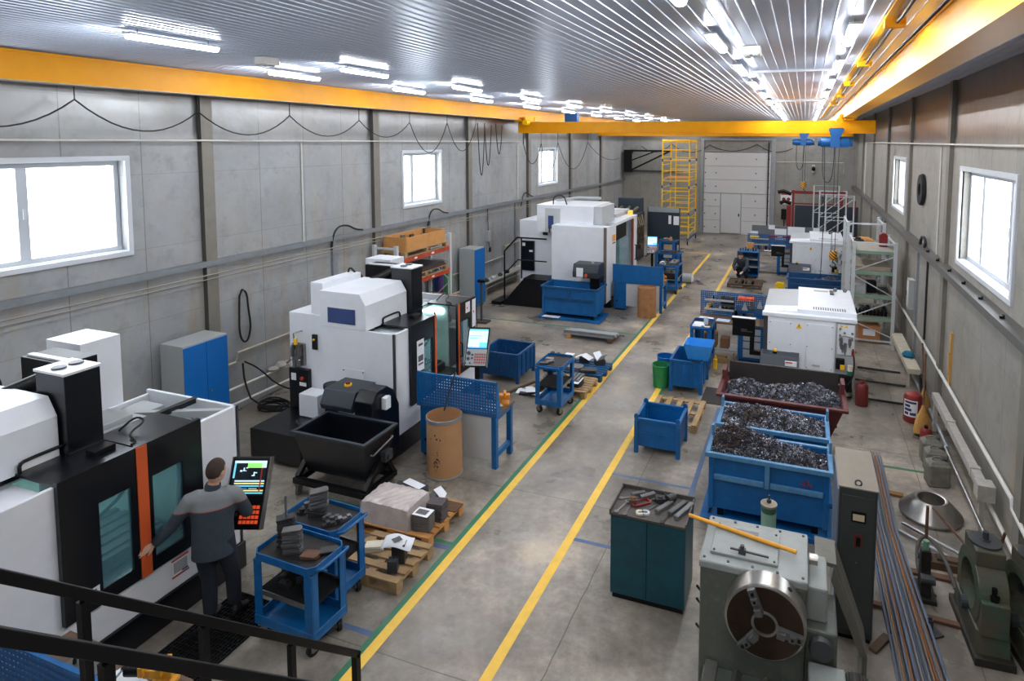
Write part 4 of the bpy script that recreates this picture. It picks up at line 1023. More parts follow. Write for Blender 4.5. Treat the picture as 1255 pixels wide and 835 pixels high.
t = tag(MB().tube([(XL+.09,8.54,.88),(XL+.2,8.75,.7),(XL+.35,9.1,.2),(XL+.7,9.5,.02),(-8.2,9.9,.02)],.016,6,smooth=2).build('air_hose', RUBBER, smooth=True), 'black hose arching from the wall tap down to the floor by open machine', 'hose')
for j,(y,z,lb) in enumerate(((9.35,.51,'dusty rag bundle lying on the wall pipe by open machine'),(17.5,.51,'dark green rag bundle on the wall pipe right of the tall cabinet'))):
    mb = MB(); mb.lathe([(.0,0),(.09,.01),(.11,.06),(.07,.12),(.0,.13)],(0,0,0),'z',14); mb.lathe([(.0,0),(.1,.01),(.1,.05),(.05,.1),(.0,.11)],(0,.16,0),'z',14); mb.lathe([(.0,0),(.08,.01),(.1,.05),(.05,.08),(.0,.09)],(0,-.18,0),'z',14)
    tag(mb.build('rag_bundle', DUSTW if j==0 else mat('green_rag',(52,84,76),.9,0,.4,(90,90,84),9), smooth=True, loc=(XL+.12,y,z-.03)), lb, 'rags')
tag(MB().box(0,.3,0,3.0,0,.04).box(.02,.05,0.1,.14,-.44,0).box(.02,.05,2.8,2.84,-.44,0).box(.24,.27,0.1,.14,-.44,0).box(.24,.27,2.8,2.84,-.44,0).build('wall_shelf', DUSTW, loc=(XL+.13,17.2,.44)), 'dusty low shelf at the left wall beyond the tall cabinet', 'shelf')
for j,(dy,c) in enumerate(((.35,'green_rag'),(.8,'offwhite_panel'),(1.3,'green_rag'),(1.8,'dark_steel_plate'))):
    mb = MB(); mb.lathe([(.0,0),(.08,.0),(.09,.05),(.05,.1),(.0,.11)],(0,0,0),'z',10)
    tag(mb.build('cloth_heap', MATS[c], smooth=True, loc=(XL+.28,17.2+dy,.481)), ['green cloth heap nearest on the low shelf at left wall','pale cloth heap on low shelf at left wall','green cloth heap farther along the low shelf at left wall','dark cloth heap last on the low shelf at left wall'][j], 'cloth')
t = thing('switch_box', 'grey switch box on the left wall above the tall cabinet\'s right', 'switch box', (XL+.0,18.1,1.7))
MB().box(0,.1,-.1,.1,0,.35).build('box', LGREY, t, bevel=.006); MB().box(.1,.13,-.05,.05,-.35,-.2).build('plug', BLACK, t); MB().tube([(.05,0,.35),(.03,0,1.1)],.012,6).tube([(.06,0,0),(.1,0,-.2)],.012,6).build('cable', CABLE, t)
for j,(y,lb) in enumerate(((10.9,'black cable looping over the ledge above the open machine'),(14.6,'black cable looping over the ledge under the second window'),(20.6,'thin black cable looping over the ledge under the third window'))):
    tag(MB().tube([(XL+.06,y,2.6),(XL+.12,y,2.95),(XL+.1,y+.2,3.1),(XL+.1,y+.5,3.08),(XL+.09,y+.75,2.95),(XL+.09,y+1.0,2.91)],.02,6,smooth=2).build('cable_loop', CABLE, smooth=True), lb, 'cable')
for j,(y,lb) in enumerate(((11.0,'galvanised upright duct below the ledge behind the open machine'),(14.8,'galvanised upright duct below ledge behind the orange rack'),(20.2,'galvanised upright duct below ledge behind the far white machine'))):
    tag(MB().box(XL+.0,XL+.06,y-.06,y+.06,.0,2.78).build('cable_duct', GALV), lb, 'cable duct')

# ================================================================== workbenches with pegboard back
def bench(label, loc, rz, L=1.38, D=.62, peg=PEG, legleft=True, board_h=.5, top=.86, drawer=False, white=True):
    """board at y=0, working side +y; cabinet at left end when seen from the board side"""
    t = thing('workbench', label, 'workbench', loc, rz)
    MB().box(0,L,.0,D,top-.04,top).build('worktop', mat('brown_worktop',(112,88,70),.5,0,.35,(70,58,50),8), t, bevel=.004)
    MB().box(0,L,-.012,.006,top-.03,top+board_h).build('back_board', peg, t)
    mb = MB(); mb.box(-.012,L+.012,-.02,.012,top+board_h,top+board_h+.02); mb.prism([(-.02,top+board_h+.02),(-.02,top-.03),(.14,top),(.10,top+.12),(.02,top+board_h+.02)],-.012,.0,'x'); mb.prism([(-.02,top+board_h+.02),(-.02,top-.03),(.14,top),(.10,top+.12),(.02,top+board_h+.02)],L,L+.012,'x')
    mb.build('board_frame', BLUE, t)
    if legleft:
        c = MB().box(.02,.40,.02,D-.04,.04,top-.04).build('pedestal', BLUE, t, bevel=.006)
        MB().cyl((.12,.02,.28),(.12,.0,.28),.022,12).build('lock', BLACK, c)
        MB().box(.05,.37,.06,D-.08,0,.04).build('plinth', BLACK, t)
        mb = MB()
        for i in range(3): MB().box(.05,.37,D-.04,D-.02,.1+.24*i,.3+.24*i).build('drawer', LGREY, c)
    if white: MB().box(.40,L-.10,.02,.04,.14,top-.04).build('back_panel', OFFWHITE, t)
    mb = MB(); mb.box(L-.10,L-.02,.02,.10,0,top-.04); mb.box(L-.10,L-.02,D-.1,D-.02,0,top-.04); mb.box(L-.09,L-.03,.10,D-.10,.16,.24); mb.box(L-.09,L-.03,.10,D-.10,top-.12,top-.04)
    mb.build('leg_frame', BLUE, t, bevel=.005)
    return t
def vise(label, loc, rz, m=None):
    t = thing('bench_vise', label, 'vise', loc, rz)
    m = m or mat('orange_yellow_cast', (224,140,36), .4, 0, .3, (160,96,24), 9)
    MB().box(-.09,.09,-.07,.07,0,.03).lathe([(.07,.03),(.05,.08),(.045,.1)],(0,0,0),'z',16).build('base', m, t, bevel=.004)
    MB().box(-.12,.10,-.045,.045,.09,.16).box(-.14,-.10,-.07,.07,.12,.2).box(.0,.04,-.07,.07,.12,.2).build('jaw_body', m, t, bevel=.008)
    MB().cyl((-.26,0,.135),(-.14,0,.135),.05,18).cyl((-.30,0,.135),(-.26,0,.135),.018,10).build('screw', BLACK, t, smooth=True)
    MB().cyl((-.29,-.1,.135),(-.29,.1,.135),.008,8).build('handle', STEEL, t)
    return t
BB = bench('blue workbench with pegboard and white panel, beside the cardboard drum and open machine', (-5.64,8.13,0), 0)
vise('orange vise on the corner of the workbench by the open machine', (-4.36,8.56,.861), R(25))
tag(MB().box(-.012,.012,-.004,.008,0,.62).build('steel_ruler', DGREY, loc=(-5.10,8.02,.862), ), 'dark steel rule leaning on blue pegboard above the cardboard drum', 'ruler').rotation_euler = (R(-8),R(14),0)
for i in range(4):
    tag(MB().box(-.11,.11,-.08,.08,0,.006).build('paper_sheet', [PAPER,GREYPRINT,PAPER,PAPERW][i], loc=(-4.5+.02*i,8.32+.03*i,.861+.0065*i)), 'sheet in a small paper pile on right end of the bench by open machine', 'paper', 'papers on the workbench').rotation_euler = (0,0,.3*i)
B0 = bench('blue pegboard workbench in lower left corner, partly behind the stair handrails', (-5.72,2.60,0), 0, L=1.42, D=.62)
vise('yellow vise on the corner of the nearest workbench, below the stair handrail', (-4.47,3.1,.861), R(20), mat('golden_cast',(226,160,40),.4,0,.3,(160,110,24),9))
tag(MB().box(-.2,.2,-.14,.14,0,.004).build('paper_sheet', PAPER, loc=(-4.75,2.98,.861)), 'large white paper sheet on the nearest workbench, seen under the handrail', 'paper').rotation_euler = (0,0,-.25)
t = tag(MB().box(-.24,.1,-.12,.16,0,.012).build('metal_plate', STEEL, loc=(-5.14,2.98,.861), bevel=.002), 'grey steel plate with small parts on the nearest workbench', 'metal plate')
for i,(dx,dy,m) in enumerate(((-.1,.0,BLACK),(.0,.06,BLACK),(-.16,.08,LABELY),(.05,.1,DGREY),(-.05,-.06,STEEL))):
    tag(MB().cyl((0,0,0),(0,0,.03),.014+.004*(i%3),12).cyl((0,0,.03),(0,0,.05),.008,8).build('small_fitting', m, loc=(-5.2+dx,3.0+dy,.874)), ['black fitting on the steel plate of the nearest bench','second black fitting beside the first on the nearest bench','yellow fitting on the steel plate of the nearest bench','dark grey fitting at the right of the steel plate on nearest bench','bare steel fitting at the front of the steel plate on nearest bench'][i], 'fitting')
BC = bench('far blue workbench with drum in front, beside the far white machine', (-5.26,17.5,0), 0, L=1.5, D=.7, peg=BLUE)
vise('orange vise on the far workbench beside far white machine', (-3.86,18.0,.861), R(20))
# fibre drums
def drum(label, loc, r, h, m, stain=False, lid=False):
    t = thing('fibre_drum', label, 'drum', loc)
    pr = [(r,0),(r,h),(r-.008,h),(r-.008,.03),(0,.03)] if not lid else [(r,0),(r,h-.02),(r-.02,h-.02),(r-.02,h-.05),(0,h-.05)]
    MB().lathe([(0.001,0)]+pr,(0,0,0),'z',36).build('shell', m, t, smooth=True)
    mt = GALV if not lid else m
    for z0,z1 in ((0,.03),(h-.055,h+.004)):
        MB().lathe([(r+.001,z0),(r+.008,z0+.004),(r+.008,z1-.004),(r+.001,z1)],(0,0,0),'z',36,cap=False).build('metal_rim', mt, t, smooth=True)
    if stain:
        mb = MB(); rr = random.Random(3)
        for i in range(22):
            a = -PI/2+.12+rr.gauss(0,.09); z = .27+rr.gauss(0,.05); s = rr.uniform(.004,.016)*(1 if i else 2)
            if i > 16: a = -PI/2-.05+rr.uniform(-.5,.5); z = .62+rr.uniform(0,.1)
            M = Matrix.Rotation(a,4,'Z')@Matrix.Translation((r+.0005,0,z)); mb.cyl((0,0,0),(.001,0,0),s,9,M=M)
        mb.build('stain', mat('brown_stain',(92,54,34),.8), t)
    return t
drum('open light brown fibre drum with galvanised rims beside the near blue workbench', (-4.98,7.83,0), .262, .90, CARD, True)
drum('closed soiled brown drum in front of the far workbench', (-4.14,17.14,0), .27, .86, CARDD, False, True)

# ================================================================== trolleys
def trolley(label, loc, rz, L=.76, Wd=.46, H=.92, liner=TREAD, mid=True):
    t = thing('tool_trolley', label, 'trolley', loc, rz)
    x, y = L/2, Wd/2; cz = .17
    for sx in (-1,1):
        for sy in (-1,1):
            mb = MB(); xa, ya = sx*(x-.004), sy*(y-.004)
            xs = sorted((xa, xa-sx*.10)); ys = sorted((ya, ya-sy*.014)); mb.box(xs[0],xs[1],ys[0],ys[1],cz,H-.07)
            xs = sorted((xa, xa-sx*.014)); ys = sorted((ya-sy*.014, ya-sy*.085)); mb.box(xs[0],xs[1],ys[0],ys[1],cz,H-.07)
            mb.build('corner_post', BLUE, t, bevel=.003, seg=1)
            castor(t, sx*(x-.07), sy*(y-.06), cz, .062, rz*0+sx*.4+sy*.7)
    c = .06
    oct_ = [(-x+c,-y),(x-c,-y),(x,-y+c),(x,y-c),(x-c,y),(-x+c,y),(-x,y-c),(-x,-y+c)]
    tr = MB().prism(oct_,H-.07,H-.045,'z')
    for i in range(8):
        a = oct_[i]; b = oct_[(i+1)%8]; tr.bar((a[0],a[1],H-.03),(b[0],b[1],H-.03),.012,.075)
    tr.build('top_tray', BLUE, t)
    MB().prism([(p[0]*.965,p[1]*.95) for p in oct_],H-.044,H-.03,'z').build('tray_liner', liner, t)
    if mid:
        s = MB().box(-x+.03,x-.03,-y+.02,y-.02,.50,.515).build('middle_shelf', BLACKM, t); each('shelf_lip', [(-x+.03,x-.03,-y+.012,-y+.02,.49,.54),(-x+.03,x-.03,y-.02,y-.012,.49,.54)], STEEL, s)
    MB().box(-x,x,-y,y,cz,cz+.02).box(-x,x,-y,-y+.012,cz+.02,cz+.10).box(-x,x,y-.012,y,cz+.02,cz+.10).box(x-.012,x,-y+.012,y-.012,cz+.02,cz+.10).box(-x,-x+.012,-y+.012,y-.012,cz+.02,cz+.10).build('bottom_tray', BLUE, t, bevel=.003, seg=1)
    h = MB().tube([(x,-y+.05,H-.03),(x+.07,-y+.05,H-.0),(x+.08,-y+.06,H),(x+.08,y-.06,H),(x+.07,y-.05,H-.0),(x,y-.05,H-.03)],.014,8).build('handle', BLUE, t, smooth=True)
    return t
T1 = trolley('nearest blue trolley, two plate stacks and a rod on its black tray', (-4.66,4.66,0), R(-2))
T2 = trolley('blue trolley behind the nearest one, with plate stack and clamps on top', (-4.86,5.19,0), R(-2))
T3 = trolley('blue trolley standing beyond the workbench, near the gangway line', (-4.28,10.52,0), R(-90), L=.68, Wd=.52)
T4 = trolley('blue trolley topped with papers and glass, beside the blue waste bin', (-2.03,13.75,0), R(-90), L=.70, Wd=.46, H=.97)
T5 = trolley('far blue trolley loaded with steel blocks behind far workbench', (-4.12,20.35,0), R(-90), L=.9, Wd=.66, H=.96)
T6 = trolley('second far blue trolley row, open frame with dark trays', (-4.62,22.4,0), 0, L=.9, Wd=.6, H=.97)
T7 = trolley('farthest blue trolley by the slate screen, machine parts on top', (-5.1,24.6,0), 0, L=.66, Wd=.55, H=1.05)
t_top = .892
PL = MB().prism([(-.09,-.05),(.06,-.055),(.095,-.02),(.095,.02),(.06,.055),(-.09,.05)],0,.0135,'z')
def stack(n, x, y, z, rz, sx, sy, th, m, label, group, jit=.007, shape=None, name='steel_plate'):
    first = None; rr = random.Random(int(x*100)+n)
    for i in range(n):
        loc = (x+rr.uniform(-jit,jit), y+rr.uniform(-jit,jit), z+i*(th+.0014))
        a = rz+rr.uniform(-.09,.09)
        if first is None:
            sh = shape or [(-.5,-.5),(.38,-.5),(.5,-.3),(.5,.3),(.38,.5),(-.5,.5)]
            first = MB().prism([(u*sx,v*sy) for u,v in sh],0,th,'z').build(name, m, bevel=.002, seg=1); tag(first, label, 'metal plate', group); first.location = loc; first.rotation_euler = (0,0,a)
        else:
            o = first.copy(); COL.objects.link(o); o.location = loc; o.rotation_euler = (0,0,a)
    return first
stack(16,-4.86,4.70,t_top,R(40),.17,.11,.0165,DPLATE,'dark steel plate in the taller stack with rod on nearest trolley','plates stacked under the rod')
tag(MB().cyl((0,0,0),(0,0,.2),.014,12).cyl((0,0,.2),(0,0,.215),.01,10).build('steel_rod', STEEL, loc=(-4.86,4.70,t_top+16*.0180), smooth=True), 'thin steel rod standing on the taller plate stack of nearest trolley', 'rod')
stack(14,-4.70,4.61,t_top,R(30),.18,.10,.0165,MPLATE,'grey steel plate in shorter stack on the nearest trolley','plates in the shorter stack')
stack(2,-4.48,4.62,t_top,R(15),.17,.12,.016,RUST,'brownish plate of the low pair at front of nearest trolley','brown plate pair')
stack(2,-4.36,4.74,t_top,R(35),.17,.10,.016,DPLATE,'dark plate of the low pair near the handle of nearest trolley','dark plate pair')
stack(5,-4.93,5.20,t_top,R(20),.18,.12,.017,DPLATE,'dark plate in the lower part of the tall stack on second trolley','plates at the foot of the tall stack')
stack(10,-4.92,5.21,t_top+5*.0186,R(50),.19,.11,.017,MPLATE,'grey plate in upper part of the tall stack on second trolley','plates on top of the tall stack')
for i,(x,y,a) in enumerate(((-4.72,5.17,.3),(-4.65,5.09,.9),(-4.58,5.19,1.0),(-5.1,5.15,.2),(-5.14,5.26,.8))):
    mb = MB(Rz(a)); mb.box(-.09,.09,-.022,.022,0,.035); mb.box(-.05,-.01,-.03,.03,.035,.06); mb.box(.04,.08,-.022,.022,.035,.055)
    if i > 2: mb = MB(Rz(a)); mb.cyl((0,0,0),(0,0,.06),.03,12); mb.box(-.05,.05,-.02,.02,.0,.02)
    tag(mb.build('clamp', [MPLATE,DPLATE,STEEL,DPLATE,MPLATE][i], loc=(x,y,t_top), bevel=.003), ['grey step clamp beside the tall stack on second trolley','dark step clamp at the front of second trolley','bright step clamp near the handle of second trolley','dark round fitting at the back of second trolley','grey round fitting in back corner of the second trolley'][i], 'clamp')
for i,(x,y) in enumerate(((-4.8,4.6),(-4.68,4.72),(-4.9,4.72),(-4.55,4.62))):
    tag(MB(Rz(i*.8)).box(-.07,.07,-.03,.03,0,.04).cyl((.03,0,.04),(.03,0,.07),.02,10).build('tool_holder', DPLATE, loc=(x,y,.516)), 'dark oily tool part on middle shelf of the nearest trolley', 'tool part', 'parts on the middle shelf')
# cart3 items
for i,(x,y,a,n) in enumerate(((-4.42,10.32,.3,2),(-4.36,10.45,.9,2),(-4.43,10.62,.1,1))):
    stack(n,x,y,t_top,a,.16,.10,.018,[DPLATE,MPLATE,STEEL][i],['dark plate pair at the front corner of trolley beyond workbench','grey plate pair in the middle of trolley beyond workbench','bright flat piece at the back of trolley beyond workbench'][i],['front plates on third trolley','middle plates on third trolley',None][i])
# cart 4 items
tag(MB().box(-.13,.13,-.25,.2,0,.004).build('paper_sheet', PAPER, loc=(-2.11,13.7,.942)), 'white paper covering left half of the trolley beside the waste bin', 'paper')
t = thing('glass_beaker', 'clear glass beaker standing on papers of the trolley beside waste bin', 'beaker', (-1.96,13.75,.942))
GL = mat('clear_glass', (220,230,235), .05, alpha=.35)
MB().lathe([(.05,0),(.055,.005),(.055,.14),(.05,.14),(.05,.01),(0,.01)],(0,0,0),'z',18).build('vessel', GL, t, smooth=True)
tag(MB().box(-.1,.08,-.12,.1,0,.004).build('paper_sheet', PAPERW, loc=(-1.93,13.52,.942)), 'crumpled pale sheet at the front of the trolley beside waste bin', 'paper')
# cart 5-7 items
for i,(x,y,z,l,w_,h,m,lb) in enumerate(((-4.0,20.4,.932,.22,.7,.09,MPLATE,'long grey steel bar on the far trolley behind far workbench'),(-4.3,20.3,.932,.12,.2,.08,STEEL,'bright steel block on the far trolley, left side'),(-4.3,20.6,.932,.12,.12,.1,DPLATE,'dark steel block on the far trolley, left rear'),(-4.75,22.4,.942,.3,.2,.05,DPLATE,'flat dark block on second far trolley'),(-4.4,22.35,.942,.16,.12,.07,RUST,'rusty block on second far trolley'),(-5.15,24.6,1.022,.25,.18,.1,STEEL,'bright machine part on farthest trolley'),(-4.97,24.55,1.022,.1,.1,.14,WOODO,'tan block on the farthest trolley'),(-4.12,20.5,.516,.5,.6,.12,DPLATE,'dark block on middle shelf of the far trolley'))):
    tag(MB().box(-l/2,l/2,-w_/2,w_/2,0,h).cyl((0,0,h),(0,0,h+.04),.03,12).build('steel_block', m, loc=(x,y,z), bevel=.006), lb, 'metal block')
for i,(x,y,z,c) in enumerate(((-4.35,20.15,.932,'white_enamel'),(-4.3,20.02,.932,'bare_steel'))):
    tag(MB().lathe([(.0,0),(.08,.0),(.1,.05),(.06,.1),(0,.12)],(0,0,0),'z',12).build('rag', MATS[c], loc=(x,y,z), smooth=True), ['white rag on the far trolley behind the far workbench','grey rag at front of the far trolley behind far workbench'][i], 'rag')
t = thing('grey_barrel', 'pale grey barrel lying on floor right of the far trolleys', 'barrel', (-3.86,20.9+.9,.17))
MB().cyl((-.28,0,0),(.22,0,0),.17,20).build('shell', LGREY, t, smooth=True)
MB().cyl((.22,0,0),(.26,0,0),.12,16).build('cap', PAPER, t)
mb = MB(); mb.box(-.12,.12,-.15,.15,-.0,.06); mb.box(-.06,.1,-.1,.1,.06,.13); mb.tube([(-.1,-.1,.06),(.0,-.14,.14),(.12,-.1,.08)],.015,6); tag(mb.build('rag_heap', mat('mottled_rags',(170,160,165),.9,0,.9,(70,50,90),16), loc=(-3.45,21.9,0)), 'mottled rag heap on the floor beside the lying grey barrel', 'rags')

# ================================================================== blue crates / stillages
def stillage(label, loc, L, Wd, H, m=BLUE, ears=True, ribs=0, rz=0):
    t = thing('metal_crate', label, 'crate', loc, rz)
    x, y = L/2, Wd/2; z0 = .12
    mb = MB(); mb.openbox(-x+.02,x-.02,-y+.02,y-.02,z0,H-.02,.012); mb.build('tub', m, t, bevel=.003)
    mb = MB(); mb.box(-x,x,-y,-y+.045,H-.05,H); mb.box(-x,x,y-.045,y,H-.05,H); mb.box(-x,-x+.045,-y+.045,y-.045,H-.05,H); mb.box(x-.045,x,-y+.045,y-.045,H-.05,H); mb.build('rim', m, t, bevel=.006)
    zb = (H+z0)*.5; rb = [(-x+.06,x-.06,-y+.004,-y+.02,zb-.015,zb+.015)] if not ribs else []
    for i in range(ribs):
        xx = -x + (i+1)*L/(ribs+1); yy = -y+(i+1)*Wd/(ribs+1); rb += [(xx-.02,xx+.02,-y+.0,-y+.02,z0,H-.05),(x-.02,x,yy-.02,yy+.02,z0,H-.05),(-x,-x+.02,yy-.02,yy+.02,z0,H-.05)]
    each('rib', rb, m, t)
    for sx in (-1,1):
        for sy in (-1,1):
            mb = MB(); xs = sorted((sx*x,sx*(x-.06))); ys = sorted((sy*y,sy*(y-.06))); mb.box(xs[0]-.002,xs[1]+.002,ys[0]-.002,ys[1]+.002,0,H-.05)
            mb.build('corner_leg', m, t, bevel=.004, seg=1)
            if ears:
                mb = MB(); mb.prism([(sx*x-.005,H),(sx*(x-.07),H),(sx*(x-.07),H+.05),(sx*(x-.035),H+.075),(sx*x-.0,H+.05)], ys[0],ys[0]+.02 if sy<0 else ys[0]+.02,'y'); mb.build('stacking_ear', m, t)
    return t
stillage('dark blue metal crate on pallet runners between panel and blue trolley', (-5.86,11.72,0), .90, .86, .62, BLUED, False, 3)
pallet('empty pale wooden pallet on floor beside the small blue crate, right of gangway', (-2.06,10.92,0), R(90), 1.1, .92, n=5)
stillage('small blue stacking crate with corner ears, empty, right of the gangway', (-2.08,9.75,0), .74, .70, .58, BLUE, True, 0)
stillage('ribbed blue waste crate beside the green bucket, holding a light blue bin', (-2.1,12.5,0), .66, .92, .66, BLUE, False, 2)
t = thing('plastic_bin', 'light blue crumpled plastic bin sitting in the ribbed blue crate', 'bin', (-1.88,12.32,.665))
hopper_shell(MB(), (-.28,.28,-.24,.26), (-.2,.2,-.17,.18), .32, .0, .012).build('tub', BAGB, t, bevel=.01)
MB().tube([(-.12,-.26,.05),(-.1,-.3,.02),(.05,-.3,.0),(.1,-.26,.05)],.012,6).build('handle', CABLE, t)
for i,(x,y,m,lb) in enumerate(((-2.64,12.25,GREENB,'green metal bucket with blue paint spots left of ribbed blue crate'),(-2.66,12.78,BLUEC,'blue metal bucket behind the green one beside ribbed crate'))):
    t = thing('bucket', lb, 'bucket', (x,y,0))
    MB().lathe([(.0,.0),(.16,.0),(.18,.46),(.172,.46),(.155,.03),(0,.03)],(0,0,0),'z',26).build('pail', m, t, smooth=True)
    MB().lathe([(.181,.44),(.19,.45),(.181,.465)],(0,0,0),'z',26,cap=False).lathe([(.172,.22),(.178,.225),(.174,.235)],(0,0,0),'z',26,cap=False).build('rim', m, t)
    MB().lathe([(.0,.3),(.168,.3)],(0,0,0),'z',20).build('contents', DPLATE, t)
# far-left blue swarf bin
def skip(label, loc, L, Wd, H, red=False, base=True, m=None, trim=None, cmat=None):
    m = m or BLUE; trim = trim or BLUEW
    t = thing('swarf_bin', label, 'swarf bin', loc)
    x, y = L/2, Wd/2; z0 = .17
    tb = MB(); hopper_shell(tb,(-x,x,-y,y),(-x+.03,x-.03,-y+.03,y-.03),H,z0,.014); tb.build('tub', cmat or m, t)
    mb = MB(); e = .045; mb.box(-x-e,x+e,-y-e,-y+.01,H-.04,H+.02); mb.box(-x-e,x+e,y-.01,y+e,H-.04,H+.02); mb.box(-x-e,-x+.01,-y+.01,y-.01,H-.04,H+.02); mb.box(x-.01,x+e,-y+.01,y-.01,H-.04,H+.02)
    mb.build('rim', trim, t, bevel=.006)
    zb = H*.68
    mb = MB(); mb.box(-x+.07,-.04,-y-.035,-y+.02,zb-.04,zb+.02); mb.box(.04,x-.07,-y-.035,-y+.02,zb-.04,zb+.02); mb.box(-.03,.03,-y-.04,-y+.02,zb-.05,H-.04)
    mb.build('band', trim, t, bevel=.004)
    for sx in (-1,1): MB().box(sx*(x-.03)-.03,sx*(x-.03)+.03,-y-.012,-y+.03,z0,H-.05).build('corner_rib', m, t)
    if base:
        mb = MB(); mb.box(-x-.1,x+.1,-y-.08,-y+.04,0,.07); mb.box(-x-.1,x+.1,y-.06,y+.06,0,.07); mb.box(-x-.1,-x+.0,-y+.04,y-.06,0,.07); mb.box(x,x+.1,-y+.04,y-.06,0,.07); mb.box(-x+.0,x-.0,-y+.04,y-.06,0.01,.03); mb.build('base_tray', m, t, bevel=.006)
        mb = MB()
        for sx in (-1,1):
            for sy in (-1,1): mb.box(sx*(x-.15)-.04,sx*(x-.15)+.04,sy*(y-.12)-.04,sy*(y-.12)+.04,.03,z0)
        mb.build('foot', BLACK, t)
    for sx in (-1,1): MB().tube([(sx*(x+.02),y*.55,H+.02),(sx*(x+.02),y*.55,H+.16),(sx*(x+.02),y*.75,H+.16),(sx*(x+.02),y*.75,H+.02)],.018,8).build('lifting_lug', trim, t)
    return t
SK = skip('far left blue swarf bin with base tray before the big white machining centre', (-6.08,16.35,0), 1.62, .78, .92, m=BLUE, trim=BLUEP)
tag(MB().box(-.25,.25,-.1,.1,0,.004).build('paper_sheet', PAPER, loc=(-6.6,15.92,.071)), 'white sheet lying on base tray of the far left blue swarf bin', 'paper')
# bundle of steel bars on wood blocks
tb = thing('timber_bearer', 'short timber block under left end of the steel bar bundle', 'timber', (-5.52,14.75,0)); MB().box(-.06,.06,-.28,.28,0,.09).build('block', WOODO, tb, bevel=.004)
tb = thing('timber_bearer', 'short timber block under right end of the steel bar bundle', 'timber', (-4.42,14.75,0)); MB().box(-.06,.06,-.32,.32,0,.09).build('block', WOODD, tb, bevel=.004)
for i in range(9):
    m = [GALV,STEEL,LGREY,REDB][(i*3)%4 if i%4==3 else i%3]
    o = MB().box(-.68,.66,-.028,.028,0,.055).build('steel_bar', m, bevel=.006, loc=(-5.0+.02*(i%3),14.53+.062*(i%7),.091 + (.056 if i>6 else 0)))
    tag(o, ['grey flat steel bar in the bundle on timber blocks','upper grey bar lying on top of the bar bundle'][i>6], 'steel bar', ['bars of the bundle','bars on top of the bundle'][i>6])

# ================================================================== pallets near the gangway
pallet('near wooden pallet by trolleys, with small dark blocks and papers', (-4.50,5.78,0), 0, .84, .72, n=5)
pallet('wooden pallet with film wrapped package, behind the near one', (-4.74,6.62,0), 0, 1.1, .84, m=WOODO, n=7)
t = thing('wrapped_package', 'clear film wrapped brown carton on the pallet by the gangway', 'package', (-4.82,6.46,.146))
MB().frus((-.40,.32,-.23,.25),0,(-.36,.28,-.20,.22),.26).build('carton', BOXB, t, bevel=.02)
mb = MB(); heap(mb,(-.385,.305,-.225,.245),lambda x,y: .285+.006*math.sin(x*23+y*11)*math.cos(y*19)+.004*math.sin(x*61-y*47)-.3*max(abs(x+.04)-.28,0)-.3*max(abs(y-.01)-.17,0)+.02*math.exp(-((x+.1)**2+(y-.1)**2)/.01),28,20)
mb.frus((-.412,.332,-.242,.262),.0,(-.385,.305,-.225,.245),.255); mb.build('film_wrap', BAGW, t, smooth=True)
stack(12,-4.36,6.36,.146,R(8),.22,.17,.0165,mat('grey_print_sheet',(104,98,94),.7,.1,.3,(80,74,70),10),'flat grey plate in the front stack beside film wrapped package','plates stacked beside package',.003,[(-.5,-.5),(.5,-.5),(.5,.5),(-.5,.5)])
tag(MB().box(-.11,.11,-.085,.085,0,.003).build('paper_sheet', PAPER, loc=(-4.36,6.35,.146+12*.0180)), 'printed white sheet on the front plate stack beside film wrapped package', 'paper')
tag(MB().box(-.075,.075,-.05,.05,0,.0008).build('printed_patch', GREYPRINT, loc=(-4.37,6.35,.1492+12*.0180)), 'grey print lying on the white sheet of the front plate stack', 'print')
stack(13,-4.32,6.60,.146,R(4),.22,.17,.0165,mat('dark_print_sheet',(84,78,78),.7,.1,.3,(66,60,60),10),'dark plate in rear stack beside the film wrapped package','plates in the rear stack',.003,[(-.5,-.5),(.5,-.5),(.5,.5),(-.5,.5)])
for k,(x,y,n,a,m,lb,g) in enumerate(((-5.0,6.86,5,.15,CHAR,'dark grooved bar at the back of wrapped package pallet','grooved bars behind package'),(-4.78,6.88,5,.15,CHAR,'dark grooved bar right of its twin behind wrapped package','grooved bars right behind package'))):
    for i in range(n):
        mb = MB(Rz(a)); mb.box(-.11,.11,-.055,.055,0,.038)
        for q in range(3): mb.cyl((-.07+.07*q,-.06,.02),(-.07+.07*q,.06,.02),.014,8)
        tag(mb.build('grooved_bar', m, loc=(x,y+.0,.146+i*.0395), bevel=.004), lb, 'metal part', g)
tag(MB().box(-.16,.16,-.06,.06,0,.003).build('paper_sheet', PAPER, loc=(-4.86,6.88,.35)), 'white drawing sheet on the grooved bars behind the wrapped package', 'paper').rotation_euler = (0,0,-.25)
for i in range(5):
    o = tag(MB().box(-.07,.07,-.008,.008,0,.15).build('steel_plate', MPLATE, loc=(-4.56+.021*i,6.87,.15)), 'upright plate in the leaning row at right rear of wrapped package pallet', 'metal plate', 'leaning plates'); o.rotation_euler = (R(0),R(-18),R(70))
o = tag(MB().prism([(-.09,-.06),(.05,-.06),(.09,0),(.05,.06),(-.09,.06)],0,.003,'z').build('paper_sheet', PAPER, loc=(-4.44,6.88,.31)), 'white sheet bent over the leaning plates by the wrapped package', 'paper'); o.rotation_euler = (0,R(24),R(-20))
tag(MB().box(-.12,.12,-.1,.1,0,.012).build('steel_plate', RUST, loc=(-4.28,6.88,.146)), 'thin brown plate lying at right rear corner of the wrapped package pallet', 'metal plate')
